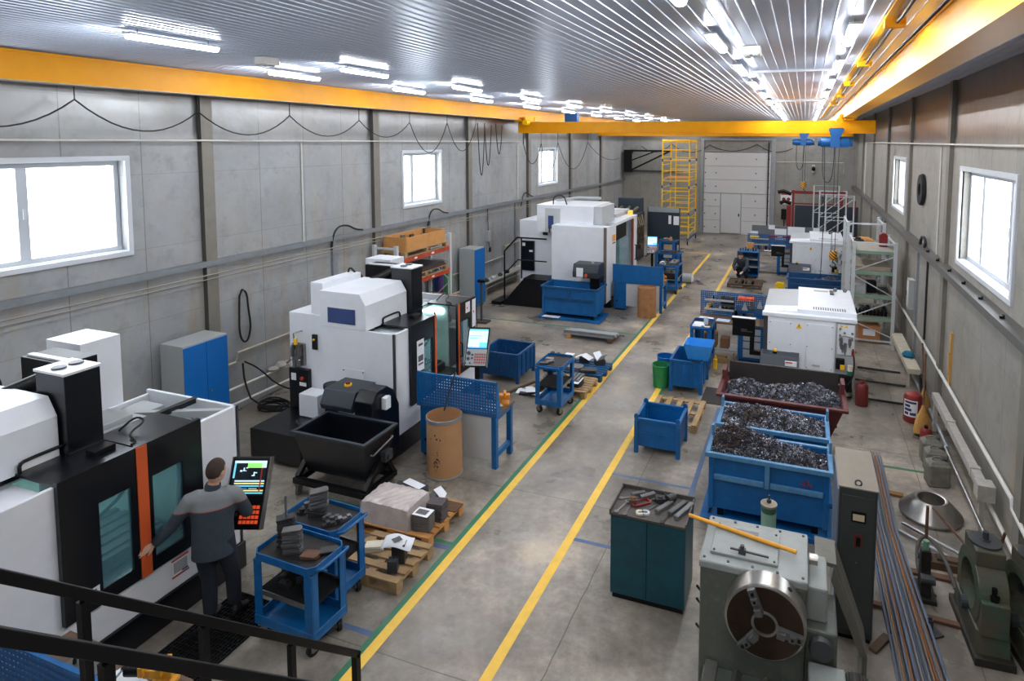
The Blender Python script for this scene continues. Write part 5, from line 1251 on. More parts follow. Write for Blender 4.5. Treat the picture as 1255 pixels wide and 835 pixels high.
def hollow_block(name, label, loc, rz, sx, sy, h, m, n=3):
    t = thing(name, label, 'metal block', loc, rz)
    mb = MB(); mb.box(-sx,sx,-sy,sy,0,h-.006); mb.build('body', m, t, bevel=.004)
    mb = MB(); mb.box(-sx,sx,-sy,-sy*.5,h-.006,h); mb.box(-sx,sx,sy*.5,sy,h-.006,h); w_ = 2*sx/n
    for i in range(n+1): x = -sx+w_*i; mb.box(max(-sx,x-.008),min(sx,x+.008),-sy*.5,sy*.5,h-.006,h)
    mb.build('top_web', m, t)
    return t
hollow_block('slotted_block','dark slotted block standing alone at front of the near pallet',(-4.24,5.58,.146),R(24),.055,.05,.14,CHAR)
hollow_block('slotted_block','taller dark block under the curling white sheet on the near pallet',(-4.27,5.74,.146),R(20),.075,.06,.22,DPLATE)
mb = MB(); heap(mb,(-.17,.17,-.11,.11),lambda x,y: .03*math.sin((x+.17)*13.2),14,2)
o = tag(mb.build('paper_sheet', PAPER, loc=(-4.29,5.74,.37), smooth=True), 'curling white drawing sheet on the taller dark block of near pallet', 'paper'); o.rotation_euler = (R(4),0,R(20))
o.modifiers.new('solid','SOLIDIFY').thickness = .0015
tag(MB().box(-.05,.05,-.045,.045,0,.0008).build('printed_patch', GREYPRINT, loc=(-4.30,5.74,.403)), 'grey diamond print on the curling white drawing sheet', 'print').rotation_euler = (0,0,R(60))
stack(5,-4.68,5.82,.146,R(24),.21,.13,.012,PAPERW,'off white board in the small stack left on near pallet','boards on near pallet',.004,[(-.5,-.5),(.5,-.5),(.5,.5),(-.5,.5)],'paper_board')
# behind trolley 3
pallet('wooden pallet half hidden behind the blue trolley by the gangway', (-4.42,11.45,0), 0, 1.1, .8)
pallet('petrol blue pallet of parts behind the trolley by the gangway', (-4.42,12.38,0), 0, 1.15, .84, m=BLUEP)
pallet('dark pallet under parts between dark blue crate and trolley', (-5.0,11.0+.5+.02,0) if False else (-5.12,12.55,0), 0, .22, .8, m=WOODD, n=5)
rr = random.Random(9)
def fold(label, loc, rz, w_=.2, d=.13, a=35):
    mb = MB(); s, c_ = math.sin(R(a)), math.cos(R(a))
    mb._add([(-w_/2,-d*c_,d*s),(w_/2,-d*c_,d*s),(w_/2,0,0),(-w_/2,0,0),(w_/2,d*c_,d*s),(-w_/2,d*c_,d*s)],[(0,1,2,3),(3,2,4,5)])
    o = tag(mb.build('folded_sheet', PAPER, loc=loc), label, 'paper'); o.rotation_euler = (0,0,rz); o.modifiers.new('s','SOLIDIFY').thickness = .0015
    return o
stack(6,-4.62,11.4,.146,.1,.42,.3,.02,CHAR,'dark flat plate in low stack on the wooden pallet behind trolley','dark plates on hidden pallet')
stack(5,-4.18,11.38,.146,.05,.28,.34,.022,DPLATE,'grey flat plate in right hand low stack on the hidden wooden pallet','right plates on hidden pallet')
tag(MB().box(-.14,.14,-.18,.18,0,.003).build('paper_sheet', PAPER, loc=(-4.18,11.3,.262)), 'white sheet on right stack of the wooden pallet behind the trolley', 'paper')
for i in range(3): tag(MB().box(-.03,.03,-.2,.2,0,.03).build('steel_strip', MPLATE, loc=(-4.26+.08*i,11.42,.266)), 'grey strip lying on right stack of the hidden wooden pallet', 'metal strip', 'strips on hidden pallet')
stack(3,-4.55,12.15,.146,.0,.5,.24,.025,STEEL,'bright flat plate on the petrol blue pallet behind trolley','bright plates on petrol pallet')
stack(3,-4.15,12.1,.146,.3,.34,.2,.02,DPLATE,'dark flat plate at front right of the petrol blue pallet','dark plates on petrol pallet')
for i,(x,y) in enumerate(((-4.78,12.6),(-4.45,12.65),(-4.08,12.62))):
    t = hollow_block('machine_part', ['dark part with upright side on left of the petrol blue pallet','dark part in the middle of petrol blue pallet under folded sheet','dark part at right of the petrol blue pallet under open sheet'][i], (x,y,.146), .3*i, .11, .08, .10+.04*(i==0), [LGREY,DPLATE,DPLATE][i])
tag(MB().box(-.1,.1,-.08,.08,0,.003).build('paper_sheet', PAPER, loc=(-4.78,12.6,.29)), 'white sheet on left part of the petrol blue pallet', 'paper')
o = fold('white folded sheet arched over the middle part of petrol blue pallet', (-4.45,12.62,.32), R(80), .22, .2, -22)
o = fold('white sheet folded upright like an open book on petrol blue pallet', (-4.06,12.6,.25), R(60), .2, .2, 48)
tag(MB(Rz(.4)).box(-.14,.14,-.10,.10,0,.07).cyl((-.06,0,.07),(-.06,0,.16),.05,12).cyl((.07,.02,.07),(.07,.02,.13),.04,12).build('machine_part', DPLATE, loc=(-5.12,12.6,.146), bevel=.004), 'dark part with two round bosses beside dark blue crate', 'metal part')
for i in range(4): 
    o = fold('pale sheet among those lying on the floor parts left of third trolley', (-5.16+.2*i,10.98-.05*i,.06+.02*(i%2)), .5*i, .2, .14, [-16,10,-12,14][i]); o['group'] = 'sheets on the floor parts'
stack(2,-5.0,10.98,0,.2,.4,.25,.02,DPLATE,'dark plate on the floor under pale sheets left of third trolley','floor plates by third trolley')
tag(MB().box(-.45,.45,-.03,.03,0,.03).build('wood_strip', WOODD, loc=(-5.3,11.1,0)), 'dark wooden strip on floor in front of dark blue crate', 'wood').rotation_euler = (0,0,R(70))

# anti-fatigue grating
mb = MB(); n1, n2 = 16, 22
for i in range(n1+1): mb.box(-.32+.64*i/n1-.006,-.32+.64*i/n1+.006,-.62,.62,.004,.022)
for j in range(n2+1): mb.box(-.32,.32,-.62+1.24*j/n2-.006,-.62+1.24*j/n2+.006,.002,.020)
mb.box(-.32,.32,-.62,.62,0,.003)
tag(mb.build('floor_grating', BLACKM, loc=(-5.45,4.25,0)), 'black grid floor mat where the worker stands', 'floor mat')
# stair handrails in the foreground
def rail(label, x, y0, z0, y1, z1, posts, endpost):
    t = thing('stair_handrail', label, 'handrail', (x,0,0))
    sl = (z1-z0)/(y1-y0)
    mb = MB(); mb.bar((0,y0,z0-.025),(0,y1,z1-.025),.05,.05); mb.build('top_rail', BLACK, t, bevel=.004)
    for y in posts: MB().box(-.02,.02,y-.02,y+.02,max(0,z0+(y-y0)*sl-1.02),z0+(y-y0)*sl-.06).build('post', BLACK, t)
    if endpost: MB().box(-.025,.025,y1-.045,y1+.005,0,z1+.002).build('end_post', BLACK, t, bevel=.003)
    ye = y0 + (1.0-z0)/sl + .0
    MB().bar((0,y0,z0-1.05),(0,ye,z0+(ye-y0)*sl-1.0),.03,.14).build('stringer', BLACK, t)
    return t
rail('black sloping handrail of the viewing stairs, upper one ending in a post', -3.2, .6, 4.09, 3.75, .985, (1.0,1.86,2.47,3.1), True)
rail('black sloping handrail crossing the lower left corner, nearest to the viewer', -2.45, .35, 4.23, 3.6, .925, (1.49,2.5,3.2), True)
# ================================================================== swarf bins on the right
def bin_with_swarf(label, slabel, loc, L, Wd, H, hf, n, seed, m, trim, cm=None, dark=None):
    t = skip(label, loc, L, Wd, H, m=m, trim=trim, cmat=cm)
    a = (-L/2+.02,L/2-.02,-Wd/2+.02,Wd/2-.02)
    mb = swarf(n, (a[0]+.01,a[1]-.01,a[2]+.01,a[3]-.01), hf, .007, .024, seed, dark=dark)
    heap(mb, a, hf, 60, 30, slot=3)
    o = mb.build('swarf', [SWARF,SWARFD,SWARFB,mat('swarf_heap',(70,70,74),.6,.4,.5,(40,38,38),22,bump=.6)], None, loc=loc)
    tag(o, slabel, 'metal swarf', kind='stuff'); return t
def g(x,y,cx_,cy_,s,h): return h*math.exp(-((x-cx_)**2+(y-cy_)**2)/(2*s*s))
nz = lambda x,y,k: .018*math.sin(17*x+k)*math.cos(23*y+2*k)+.012*math.sin(41*x-13*y+k)
h1 = lambda x,y: .84 + g(x,y,-.50,.06,.19,.27) + g(x,y,-.2,.05,.2,.12)+ g(x,y,.1,.0,.22,.10) + g(x,y,.45,.0,.2,.07) + nz(x,y,1) - .10*max(0,(y-.15)*4)
h2 = lambda x,y: .85 + g(x,y,-.45,.05,.25,.14) + g(x,y,.05,.1,.25,.12) + g(x,y,.5,-.05,.25,.04) + nz(x,y,2)
h3 = lambda x,y: .84 + g(x,y,-.6,.0,.22,.20) + g(x,y,.45,.05,.34,.24) + g(x,y,-.1,-.1,.2,.10) + nz(x,y,3) - .30*max(0,y*2-.2)
bin_with_swarf('largest blue swarf bin in front, red scrawl on its side, heaped with chips', 'heap of grey and scorched metal chips in the front blue bin', (-.325,8.32,0), 1.48, .62, .92, h1, 5200, 11, BLUE, BLUEW, dark=lambda x,y: (x+.5)**2+(y-.02)**2 < .07)
bin_with_swarf('middle blue swarf bin between the front blue one and the red one', 'heap of bright metal chips in the middle blue bin', (-.32,9.27,0), 1.46, .74, .93, h2, 4600, 12, BLUE, BLUEW, dark=lambda x,y: (x+.25)**2+(y+.05)**2 < .035)
t = thing('swarf_bin', 'oxide red tapered swarf bin at the back of the row of three', 'swarf bin', (-.24,10.36,0))
hopper_shell(MB(), (-.92,.92,-.50,.50), (-.62,.62,-.42,.42), .98, .18, .014).build('tub', REDB, t)
mb = MB(); e = .06; mb.box(-.92-e,.92+e,-.5-e,-.49,.955,1.0); mb.box(-.92-e,.92+e,.49,.5+e,.955,1.0); mb.box(-.92-e,-.91,-.49,.49,.955,1.0); mb.box(.91,.92+e,-.49,.49,.955,1.0); mb.build('rim', REDB, t, bevel=.006)
MB().prism([(.475,.98),(.50,1.0),(.50,1.2),(.46,1.2),(.40,.30),(.415,.30)],-.88,.88,'x').build('back_board', mat('dark_brown_plate',(48,42,40),.6,0,.4,(32,28,26),7), t)
mb = MB(); mb.box(-.7,.7,-.45,.45,0,.1); mb.box(-.55,-.4,-.4,.4,.1,.18); mb.box(.4,.55,-.4,.4,.1,.18); mb.build('base_frame', mat('worn_yellow_green',(150,140,60),.6,0,.5,(90,84,50),8), t, bevel=.006)
for sx in (-1,1): MB().box(sx*.93-.03,sx*.93+.03,.1,.4,1.0,1.16).build('lifting_lug', REDB, t)
mb = swarf(4600, (-.84,.86,-.42,.40), h3, .007,.022, 13); heap(mb,(-.87,.89,-.47,.46),h3,60,30,slot=3)
tag(mb.build('swarf', [SWARF,SWARFD,SWARFB,MATS['swarf_heap']], None, loc=(-.24,10.36,0)), 'heap of curly grey metal chips in the red bin', 'metal swarf', kind='stuff')
# red scrawl on front bin
BIN1 = [o for o in COL.objects if o.get('label','').startswith('largest blue swarf bin')][0]
mb = MB()
for (x0_,z0_,x1_,z1_) in ((.42,.76,.46,.70),(.46,.70,.41,.71),(.455,.76,.455,.67),(.49,.76,.52,.70),(.52,.70,.53,.68),(.49,.72,.545,.71),(.50,.76,.49,.68)):
    mb.bar((x0_,-.314,z0_),(x1_,-.313,z1_),.012,.006)
mb.build('red_scrawl', mat('red_marker',(170,36,30),.6), BIN1)
t = tag(MB().bar((-1.06,10.75,.6),(-1.12,10.95,1.22),.035,.035).build('iron_bar', RUST) if False else MB().tube([(-1.0,10.86,1.005),(-1.06,10.9,1.32)],.016,8).build('iron_bar', RUST), 'rusty iron bar sticking up at left rear corner of the red bin', 'bar')

# ================================================================== turning centres D and F
def cnc_lathe(label, loc):
    t = thing('cnc_lathe', label, 'lathe', loc)
    P = lambda mb, n, m, bev=.01, par=None: mb.build(n, m, par or t, bevel=bev)
    P(MB().box(-.02,1.68,.02,2.3,.0,.2), 'base', DGREY)
    b = P(MB().prism([(.06,.2),(.06,1.50),(1.34,1.50),(1.34,.2)],.0,2.2,'y'), 'body', WHITE)
    P(MB().box(-.02,.06,.02,2.2,.1,1.5), 'corner_cover', DGREY, .004)
    # roof with stepped cover
    P(MB().box(-.05,1.72,-.02,.12,1.50,1.58), 'roof_lip', WHITE)
    P(MB().box(.62,1.72,.12,2.2,1.50,1.66), 'roof', WHITE)
    P(MB().prism([(-.03,1.50),(-.03,1.58),(.62,1.62),(.62,1.50)],.12,.55,'y'), 'front_roof', WHITE)
    P(MB().prism([(-.03,1.52),(-.03,1.56),(.62,1.60),(.62,1.52)],.55,2.2,'y'), 'sliding_roof', LGREY, .004)
    mb = MB()
    for i in range(14): mb.box(.92+.045*i,.94+.045*i,.22,.40,1.661,1.668)
    mb.build('vent', DGREY, t)
    MB().box(.95,1.25,1.85,1.95,1.661,1.668).build('slot', LGREY, t); MB().box(1.28,1.36,1.6,1.95,1.661,1.69).build('latch', DGREY, t)
    for x in (1.4,1.6): MB().lathe([(.03,0),(.045,.005),(.045,.02),(.03,.025)],(x,1.95,1.70),'y',14).build('eye_bolt', STEEL, t)
    # access panels on the end
    for (x0,x1,z0,z1) in ((.09,.52,.5,1.42),(.80,1.30,.5,1.42)):
        p = P(MB().box(x0,x1,-.012,0,z0,z1), 'access_panel', WHITE, .004)
        for x in (x0+.02,x1-.02):
            for z in (z0+.03,(z0+z1)/2,z1-.03): MB().cyl((x,-.012,z),(x,-.018,z),.01,8).build('screw', DGREY, p)
    MB().box(.93,1.07,-.02,-.012,.57,.6).build('grip', LGREY, t)
    mb = MB(); mb.prism([(.60,1.30),(.72,1.30),(.66,1.41)],-.004,-.001,'y'); w_ = mb.build('warning_triangle', LABELY, t)
    MB().prism([(.652,1.33),(.668,1.33),(.664,1.385),(.656,1.385)],-.006,-.004,'y').build('triangle_mark', BLACK, w_)
    # right services column
    P(MB().box(1.34,1.70,.04,2.2,.08,1.50), 'service_column', OFFWHITE)
    mb = MB(); mb.box(1.38,1.68,-.0,.04,.86,1.46); P(mb, 'service_plate', WHITE, .004)
    mb = MB()
    for x,z,r_,h_ in ((1.44,1.12,.03,.16),(1.52,1.02,.028,.18),(1.60,1.14,.03,.12),(1.47,1.02,.022,.1)): mb.cyl((x,-.04,z-h_/2),(x,-.04,z+h_/2),r_,12); mb.cyl((x,-.04,z-h_/2-.05),(x,-.04,z-h_/2),r_*.5,8)
    mb.tube([(1.4,-.03,1.22),(1.5,-.04,1.25),(1.66,-.03,1.22)],.012,6)
    for x,z in ((1.42,1.38),(1.5,1.3),(1.42,1.25),(1.64,1.3),(1.64,1.18),(1.42,1.16)): mb.cyl((x,.0,z),(x,-.03,z),.022,12)
    P(mb, 'air_service_unit', STEEL, 0)
    each('label_plate', [(1.42,1.47,-.006,.0,1.41,1.44),(1.5,1.56,-.006,0,1.41,1.44)], LABELY, t)
    MB().box(1.36,1.52,-.06,.04,.58,.78).build('lube_pump', BLACK, t, bevel=.006); MB().box(1.44,1.52,-.075,-.06,.58,.68).build('yellow_tag', LABELY, t)
    MB().cyl((1.62,-.06,.50),(1.62,-.06,.58),.06,16).build('green_cap', mat('green_cap',(34,96,72),.5), t); MB().cyl((1.62,-.06,.58),(1.62,-.06,.68),.05,16).build('oil_bowl', PAPERW, t)
    MB().box(1.36,1.66,-.10,.04,.14,.46).cyl((1.5,-.1,.3),(1.5,-.16,.3),.08,16).build('hydraulic_pump', BLACK, t, bevel=.006)
    MB().tube([(1.66,-.02,1.0),(1.70,-.04,.7),(1.66,-.1,.4),(1.5,-.12,.22)],.016,6,smooth=2).build('hose', CABLE, t)
    MB().cyl((1.66,-.05,.88),(1.66,-.05,.98),.025,10).build('red_coupling', RED, t)
    MB().cyl((1.6,-.1,.1),(1.6,-.1,.16),.06,14).build('small_valve', STEEL, t)
    # chip conveyor head
    c = P(MB().prism([(-.42,.48),(-.44,.56),(-.30,.80),(.02,.80),(.02,.48)],-.05,.68,'x'), 'conveyor_head', CHAR, .01)
    MB().box(.42,.64,-.395,-.375,.64,.74).build('label_plate', PAPER, c); MB().box(.43,.56,-.398,-.394,.70,.725).build('red_print', LABELR, c)
    MB().box(.02,.5,-.30,.0,.28,.48).build('conveyor_throat', BLACK, t)
    MB().box(.18,.26,-.2,-.12,.80,.84).build('stop_button_base', BLACK, t); MB().cyl((.22,-.16,.84),(.22,-.16,.88),.035,12).build('stop_button', LABELY, t)
    # operator panel on swinging arm, seen from behind
    p = P(MB().box(-.66,-.20,.20,.28,.96,1.34), 'operator_panel', BLACK, .012)
    MB().box(-.67,-.19,.19,.29,1.34,1.355).build('panel_top', PAPER, p); MB().box(-.48,-.25,.185,.2,1.06,1.08).box(-.48,-.36,.19,.2,1.08,1.12).build('rear_grip', DGREY, p)
    P(MB().box(-.30,-.21,.20,.28,.66,.96).box(-.30,-.02,.20,.28,.58,.68), 'panel_arm', BLACK, .008)
    return t
D_ = cnc_lathe('nearer white turning centre behind the red swarf bin, vents on its roof', (-.66,12.9,0))
F_ = cnc_lathe('farther white turning centre behind the dark blue bin', (-.36,22.7,0))
skip('dark blue swarf bin in front of the farther turning centre', (.44,21.55,0), 1.66, .9, .60, m=BLUED, trim=BLUED)
hq = lambda x,y: .42+g(x,y,.5,.0,.25,.18)+nz(x,y,4)*.5
mb = swarf(900,(-.1,.78,-.4,.4),hq,.012,.03,21); heap(mb,(-.8,.8,-.42,.42),hq,30,16,slot=3)
tag(mb.build('swarf',[SWARF,SWARFD,SWARFB,MATS['swarf_heap']],None,loc=(.44,21.55,0)),'small heap of chips in the dark blue bin','metal swarf',kind='stuff')
tag(MB().box(-.75,.7,-.4,.4,0,.012).build('floor_mat', mat('dark_brown_mat',(52,46,42),.7,0,.3,(36,32,30),8), loc=(-1.0,12.1,0)), 'dark brown sheet on the floor left of the nearer turning centre', 'floor mat')
tag(MB().prism([(-.11,0),(.11,0),(.11,.06),(.0,.12),(-.11,.12)],-.07,.07,'y').build('yellow_box', YELB, bevel=.008, loc=(-.80,12.45,.012)), 'small yellow box on floor sheet under the grey conveyor head', 'box')
tag(MB().prism([(-.16,0),(.12,0),(.12,.18),(-.1,.2),(-.16,.12)],-.1,.1,'y').build('yellow_box', YELB, bevel=.01, loc=(-.65,22.2,0)), 'orange yellow box on floor left of the dark blue bin', 'box')
t = thing('red_canister', 'dark red canister on the floor right of the nearer turning centre', 'canister', (1.17,12.66,0))
MB().lathe([(.0,0),(.11,0),(.115,.02),(.115,.38),(.08,.43),(.03,.44),(.03,.47)],(0,0,0),'z',20).build('body', mat('deep_red_paint',(104,30,28),.45,0,.3,(74,24,22),6), t, smooth=True); MB().tube([(-.05,0,.4),(-.05,0,.47),(.05,0,.47),(.05,0,.4)],.01,6).build('handle', RED, t)
# tool bench by D (board faces the viewer)
def tool_bench(label, loc, L, extra=True):
    t = thing('workbench', label, 'workbench', loc)
    MB().box(0,L,-.62,.0,.84,.88).build('worktop', MATS['brown_worktop'], t, bevel=.004)
    MB().box(0,L,.0,.02,.84,1.42).build('back_board', PEG, t); MB().box(-.012,L+.012,-.012,.03,1.42,1.44).box(-.014,.0,-.02,.03,.84,1.42).box(L,L+.014,-.02,.03,.84,1.42).build('board_frame', BLUE, t)
    for z in (1.24,1.02): MB().box(.10,.78,-.14,-.0,z,z+.015).box(.10,.78,-.145,-.14,z,z+.05).build('board_shelf', LGREY, t)
    c = MB().box(L-.62,L-.04,-.58,-.02,.06,.84).build('drawer_unit', BLUE, t, bevel=.006)
    for i,(z0,z1) in enumerate(((.12,.3),(.33,.48),(.51,.62),(.65,.78))): MB().box(L-.50,L-.12,-.595,-.58,z0,z1).build('drawer', LGREY, c, bevel=.003)
    each('leg', [(.02,.09,-.58,-.51,0,.84),(.02,.09,-.09,-.02,0,.84)], BLUE, t); MB().box(L-.6,L-.06,-.5,-.06,0,.06).build('plinth', BLUE, t)
    MB().box(.09,L-.62,-.56,-.06,.20,.23).build('lower_shelf', LGREY, t)
    return t
TB = tool_bench('blue tool bench with shelves on its pegboard, left of nearer turning centre', (-2.24,14.85,0), 1.55)
rr = random.Random(17)
def hand_tools(bx, by, labels):
    pass
for i in range(8):
    x = -2.1+.08*i; tag(MB().cyl((0,0,0),(0,0,.05+.02*(i%3)),.014+.006*(i%2),10).cyl((0,0,.05),(0,0,.11),.007,8).build('tool_bit', [DPLATE,STEEL,BLACKM][i%3], loc=(x,14.78,1.256)), 'small tool bit standing on upper shelf of the tool bench pegboard', 'tool', 'bits on the upper shelf')
for i in range(6):
    x = -2.08+.1*i; tag(MB().box(-.03,.03,-.03,.03,0,.04+.03*(i%2)).cyl((0,0,.04),(0,0,.1),.012,8).build('tool_holder', [LABELY,DPLATE,STEEL,LGREY,OFFWHITE,STEEL][i], loc=(x,14.78,1.036)), ['yellow tool holder first on lower pegboard shelf','dark tool holder second on lower pegboard shelf','steel tool holder third on lower pegboard shelf','grey tool holder fourth on lower pegboard shelf','pale tool holder fifth on lower pegboard shelf','steel tool holder last on the lower pegboard shelf'][i], 'tool')
for i in range(6):
    t = thing('small_bin', 'orange small parts bin in the row on top of the pegboard, nearer tool bench', 'parts bin', (-1.34+.062*i,14.80,1.30), group='orange parts bins')
    MB().prism([(-.05,0),(.03,0),(.03,.09),(-.02,.09),(-.05,.05)],-.027,.027,'x').build('bin_body', mat('orange_red_bin',(226,84,48),.45), t, bevel=.003)
for i,z in enumerate((1.06,1.14,1.22,1.30)): tag(MB().box(-.15,.15,-.1,0,0,.06).box(-.12,.12,-.105,-.1,.01,.03).build('drawer_case', [BLACK,DGREY,BLACK,DGREY][i], loc=(-1.60+.0,14.845,z-.02)), ['lowest','second lowest','third','topmost'][i]+' dark flat drawer case hung on the nearer pegboard', 'drawer case')
for i,(x,z) in enumerate(((-1.22,1.05),(-.88,1.12),(-1.05,1.08))): tag(MB().prism([(-.07,0),(.07,0),(.03,.12),(0,.2),(-.03,.12)],-.02,0,'y').box(-.06,.06,-.03,-.02,.0,.05).build('hanging_tool', [LGREY,LGREY,STEEL][i], loc=(x,14.848,z)), ['grey bracket hung left of its twin on pegboard under orange bins','grey bracket hung at the right end of nearer pegboard','bright bracket between the two grey ones on nearer pegboard'][i], 'tool')
tag(MB().box(-.16,.16,-.11,.11,0,.02).build('paper_stack', PAPER, loc=(-2.06,14.4,.881)), 'stack of papers on left end of the nearer tool bench', 'paper').rotation_euler = (0,0,-.15)
tag(MB().box(-.15,.15,-.11,.11,0,.003).build('paper_sheet', mat('bluish_paper',(198,216,236),.7), loc=(-1.66,14.42,.881)), 'bluish white sheet in the middle of the nearer tool bench', 'paper').rotation_euler = (0,0,-.1)
MV = vise('blue grey vise standing behind the operator panel on the nearer tool bench', (-1.05,14.45,.881), R(90), CHAR)
tag(MB().box(-.18,.18,-.12,.12,0,.1).cyl((-.1,0,.1),(-.1,0,.2),.04,12).cyl((.08,0,.1),(.08,0,.16),.03,12).build('tool_block', BLACK, loc=(-1.3,14.62,.881)), 'black tool block on the nearer bench under the orange bins', 'tool block')
for i,(x,s,lb) in enumerate(((-1.94,.28,'brown carton on lower shelf of the nearer tool bench, left'),(-1.62,.2,'smaller brown carton on lower shelf of the nearer tool bench, right'))):
    tag(MB().box(-s/2,s/2,-.15,.15,0,s*1.1).box(-.02,.02,-.152,.152,s*1.1,s*1.1+.001).build('carton', BOXB, loc=(x,14.52,.231)), lb, 'carton')
crate('low wooden tray on floor in front of the nearer tool bench', (-1.70,14.1,0), 0, .40, .2, .13, WOODD if False else WOOD)
tag(MB().cyl((0,0,0),(0,0,.22),.045,14).cyl((0,0,.22),(0,0,.3),.02,10).build('spray_can', LABELY, loc=(-1.68,13.95,0.0) if False else (-1.72,13.62,0)), 'yellow spray can on floor right of the papers trolley', 'spray can')
t = thing('roll_cabinet', 'blue roll of drawers with paper on low bench behind nearer tool bench', 'bench', (-1.3,16.6,0)) if False else None
# blue low table and grey roll behind the board
t = thing('low_table', 'low blue steel table behind nearer tool bench with a grey sheet roll', 'table', (-1.75,16.3,0))
MB().box(-.4,.9,-.3,.3,.46,.5).build('table_top', BLUE, t)
for sx in (-.36,.86):
    for sy in (-.26,.26): MB().box(sx-.03,sx+.03,sy-.03,sy+.03,0,.46).build('leg', BLUE, t)
tag(MB().cyl((-.35,0,.13),(.5,0,.13),.13,20).build('sheet_roll', DGREY, loc=(-1.2,16.3,.501), smooth=True), 'dark grey roll lying on the low blue table behind nearer tool bench', 'roll')
tag(MB().box(-.15,.15,-.1,.1,0,.02).build('paper_stack', BLUEW, loc=(-1.95,16.3,.501)), 'pale blue stack of papers at left end of the low blue table', 'paper')
for i in range(6): tag(MB().frus((-.1,.1,-.14,.14),0,(-.11,.11,-.15,.15),.06).build('white_tray', PAPER, loc=(-.66,17.3,.0+.062*i)), 'white tray in the stack standing behind the nearer turning centre', 'tray', 'stacked white trays')
# pallet with dark parts near far person
pallet('dark wooden pallet of small dark parts in front of the crouching far worker', (-1.82,22.1,0), 0, 1.15, 1.0, m=WOODD)
for i in range(12):
    tag(MB().cyl((0,0,0),(0,0,.06+.01*(i%3)),.035,10).cyl((0,0,.06),(0,0,.09),.015,8).build('turned_part', [DPLATE,STEEL,BLACK][i%3], loc=(-2.1+.11*(i%6),21.75+.16*(i//6),.146)), 'small turned part standing on the dark far pallet', 'metal part', 'turned parts on far pallet')
TB2 = tool_bench('farther blue tool bench with pegboard, left of the farther turning centre', (-2.0,25.0,0), 1.75)
for i in range(5): tag(MB().cyl((0,0,0),(0,0,.1+.03*(i%3)),.03+.01*(i%2),10).cyl((0,0,.1),(0,0,.17),.012,8).build('tool_holder', [DPLATE,STEEL,BLACK,DPLATE,YELB][i], loc=(-1.55+.13*i,24.6,.881)), ['dark','bright steel','black','second dark','yellow'][i]+' tool holder standing on the farther tool bench', 'tool')
tag(MB().box(-.2,.2,-.12,.12,0,.004).build('paper_sheet', PAPER, loc=(-1.15,24.5,.881)), 'white sheet on the farther tool bench left of operator panel', 'paper')
tag(MB().box(-.12,.12,-.1,.1,0,.26).box(-.05,.05,-.101,-.1,.05,.15).build('wooden_box', WOODO, loc=(-1.86,24.55,.881)), 'tan box at left end of the farther tool bench', 'box')
for i,(x,z,m) in enumerate(((-1.75,1.3,LABELY),(-1.05,1.34,RED),(-.55,1.34,RED))): tag(MB().box(-.17,.17,-.06,0,0,.06).box(-.15,.15,-.065,-.06,.01,.03).build('parts_tray', m, loc=(x,24.992,z)), ['yellow tray hung on the farther pegboard','red tray hung in the middle of the farther pegboard','red tray hung at right end of farther pegboard'][i], 'tray')
t = thing('tool_cabinet', 'blue cabinet with open front beside the crouching far worker', 'cabinet', (-1.86,23.75,0))
MB().box(-.38,-.36,-.4,.3,.08,.95).box(.36,.38,-.4,.3,.08,.95).box(-.36,.36,.28,.3,.08,.95).box(-.38,.38,-.4,.3,.95,.98).box(-.36,.36,-.4,.28,.08,.12).build('body', BLUE, t, bevel=.006)
for z in (.4,.68): MB().box(-.36,.36,-.38,.28,z,z+.02).build('shelf', LGREY, t)
for sx in (-.3,.3):
    for sy in (-.3,.2): castor(t,sx,sy,.08,.035)
for i in range(7): tag(MB().cyl((0,0,0),(0,0,.08+.03*(i%3)),.02+.008*(i%2),10).box(-.02,.02,-.02,.02,0,.04).build('collet', [DPLATE,STEEL,BLACK][i%3], loc=(-2.14+.09*i,23.6,.981)), 'small tool on top of the blue cabinet by the far worker', 'tool', 'tools on the blue cabinet')
# grey partition with sheets
t = thing('notice_screen', 'grey partition screen with white sheets behind the farther tool bench', 'screen', (-.55,26.2,0))
MB().box(-1.4,1.45,-.02,.02,.9,1.62).build('panel', GREYBOARD, t)
for x in (-1.35,.0,1.4): MB().box(x-.03,x+.03,-.25,.25,0,.04).box(x-.02,x+.02,-.018,.018,.04,.9).build('leg', DGREY, t)
mb = MB()
for (x0,x1,z0,z1) in ((-1.45,-1.15,1.1,1.38),(-.75,-.5,1.48,1.66),(-.5,-.05,1.05,1.52),(.0,.65,1.28,1.62),(.95,1.2,1.3,1.62)):
    MB().box(x0,x1,-.027,-.021,z0,z1).build('notice_sheet', PAPER, t)

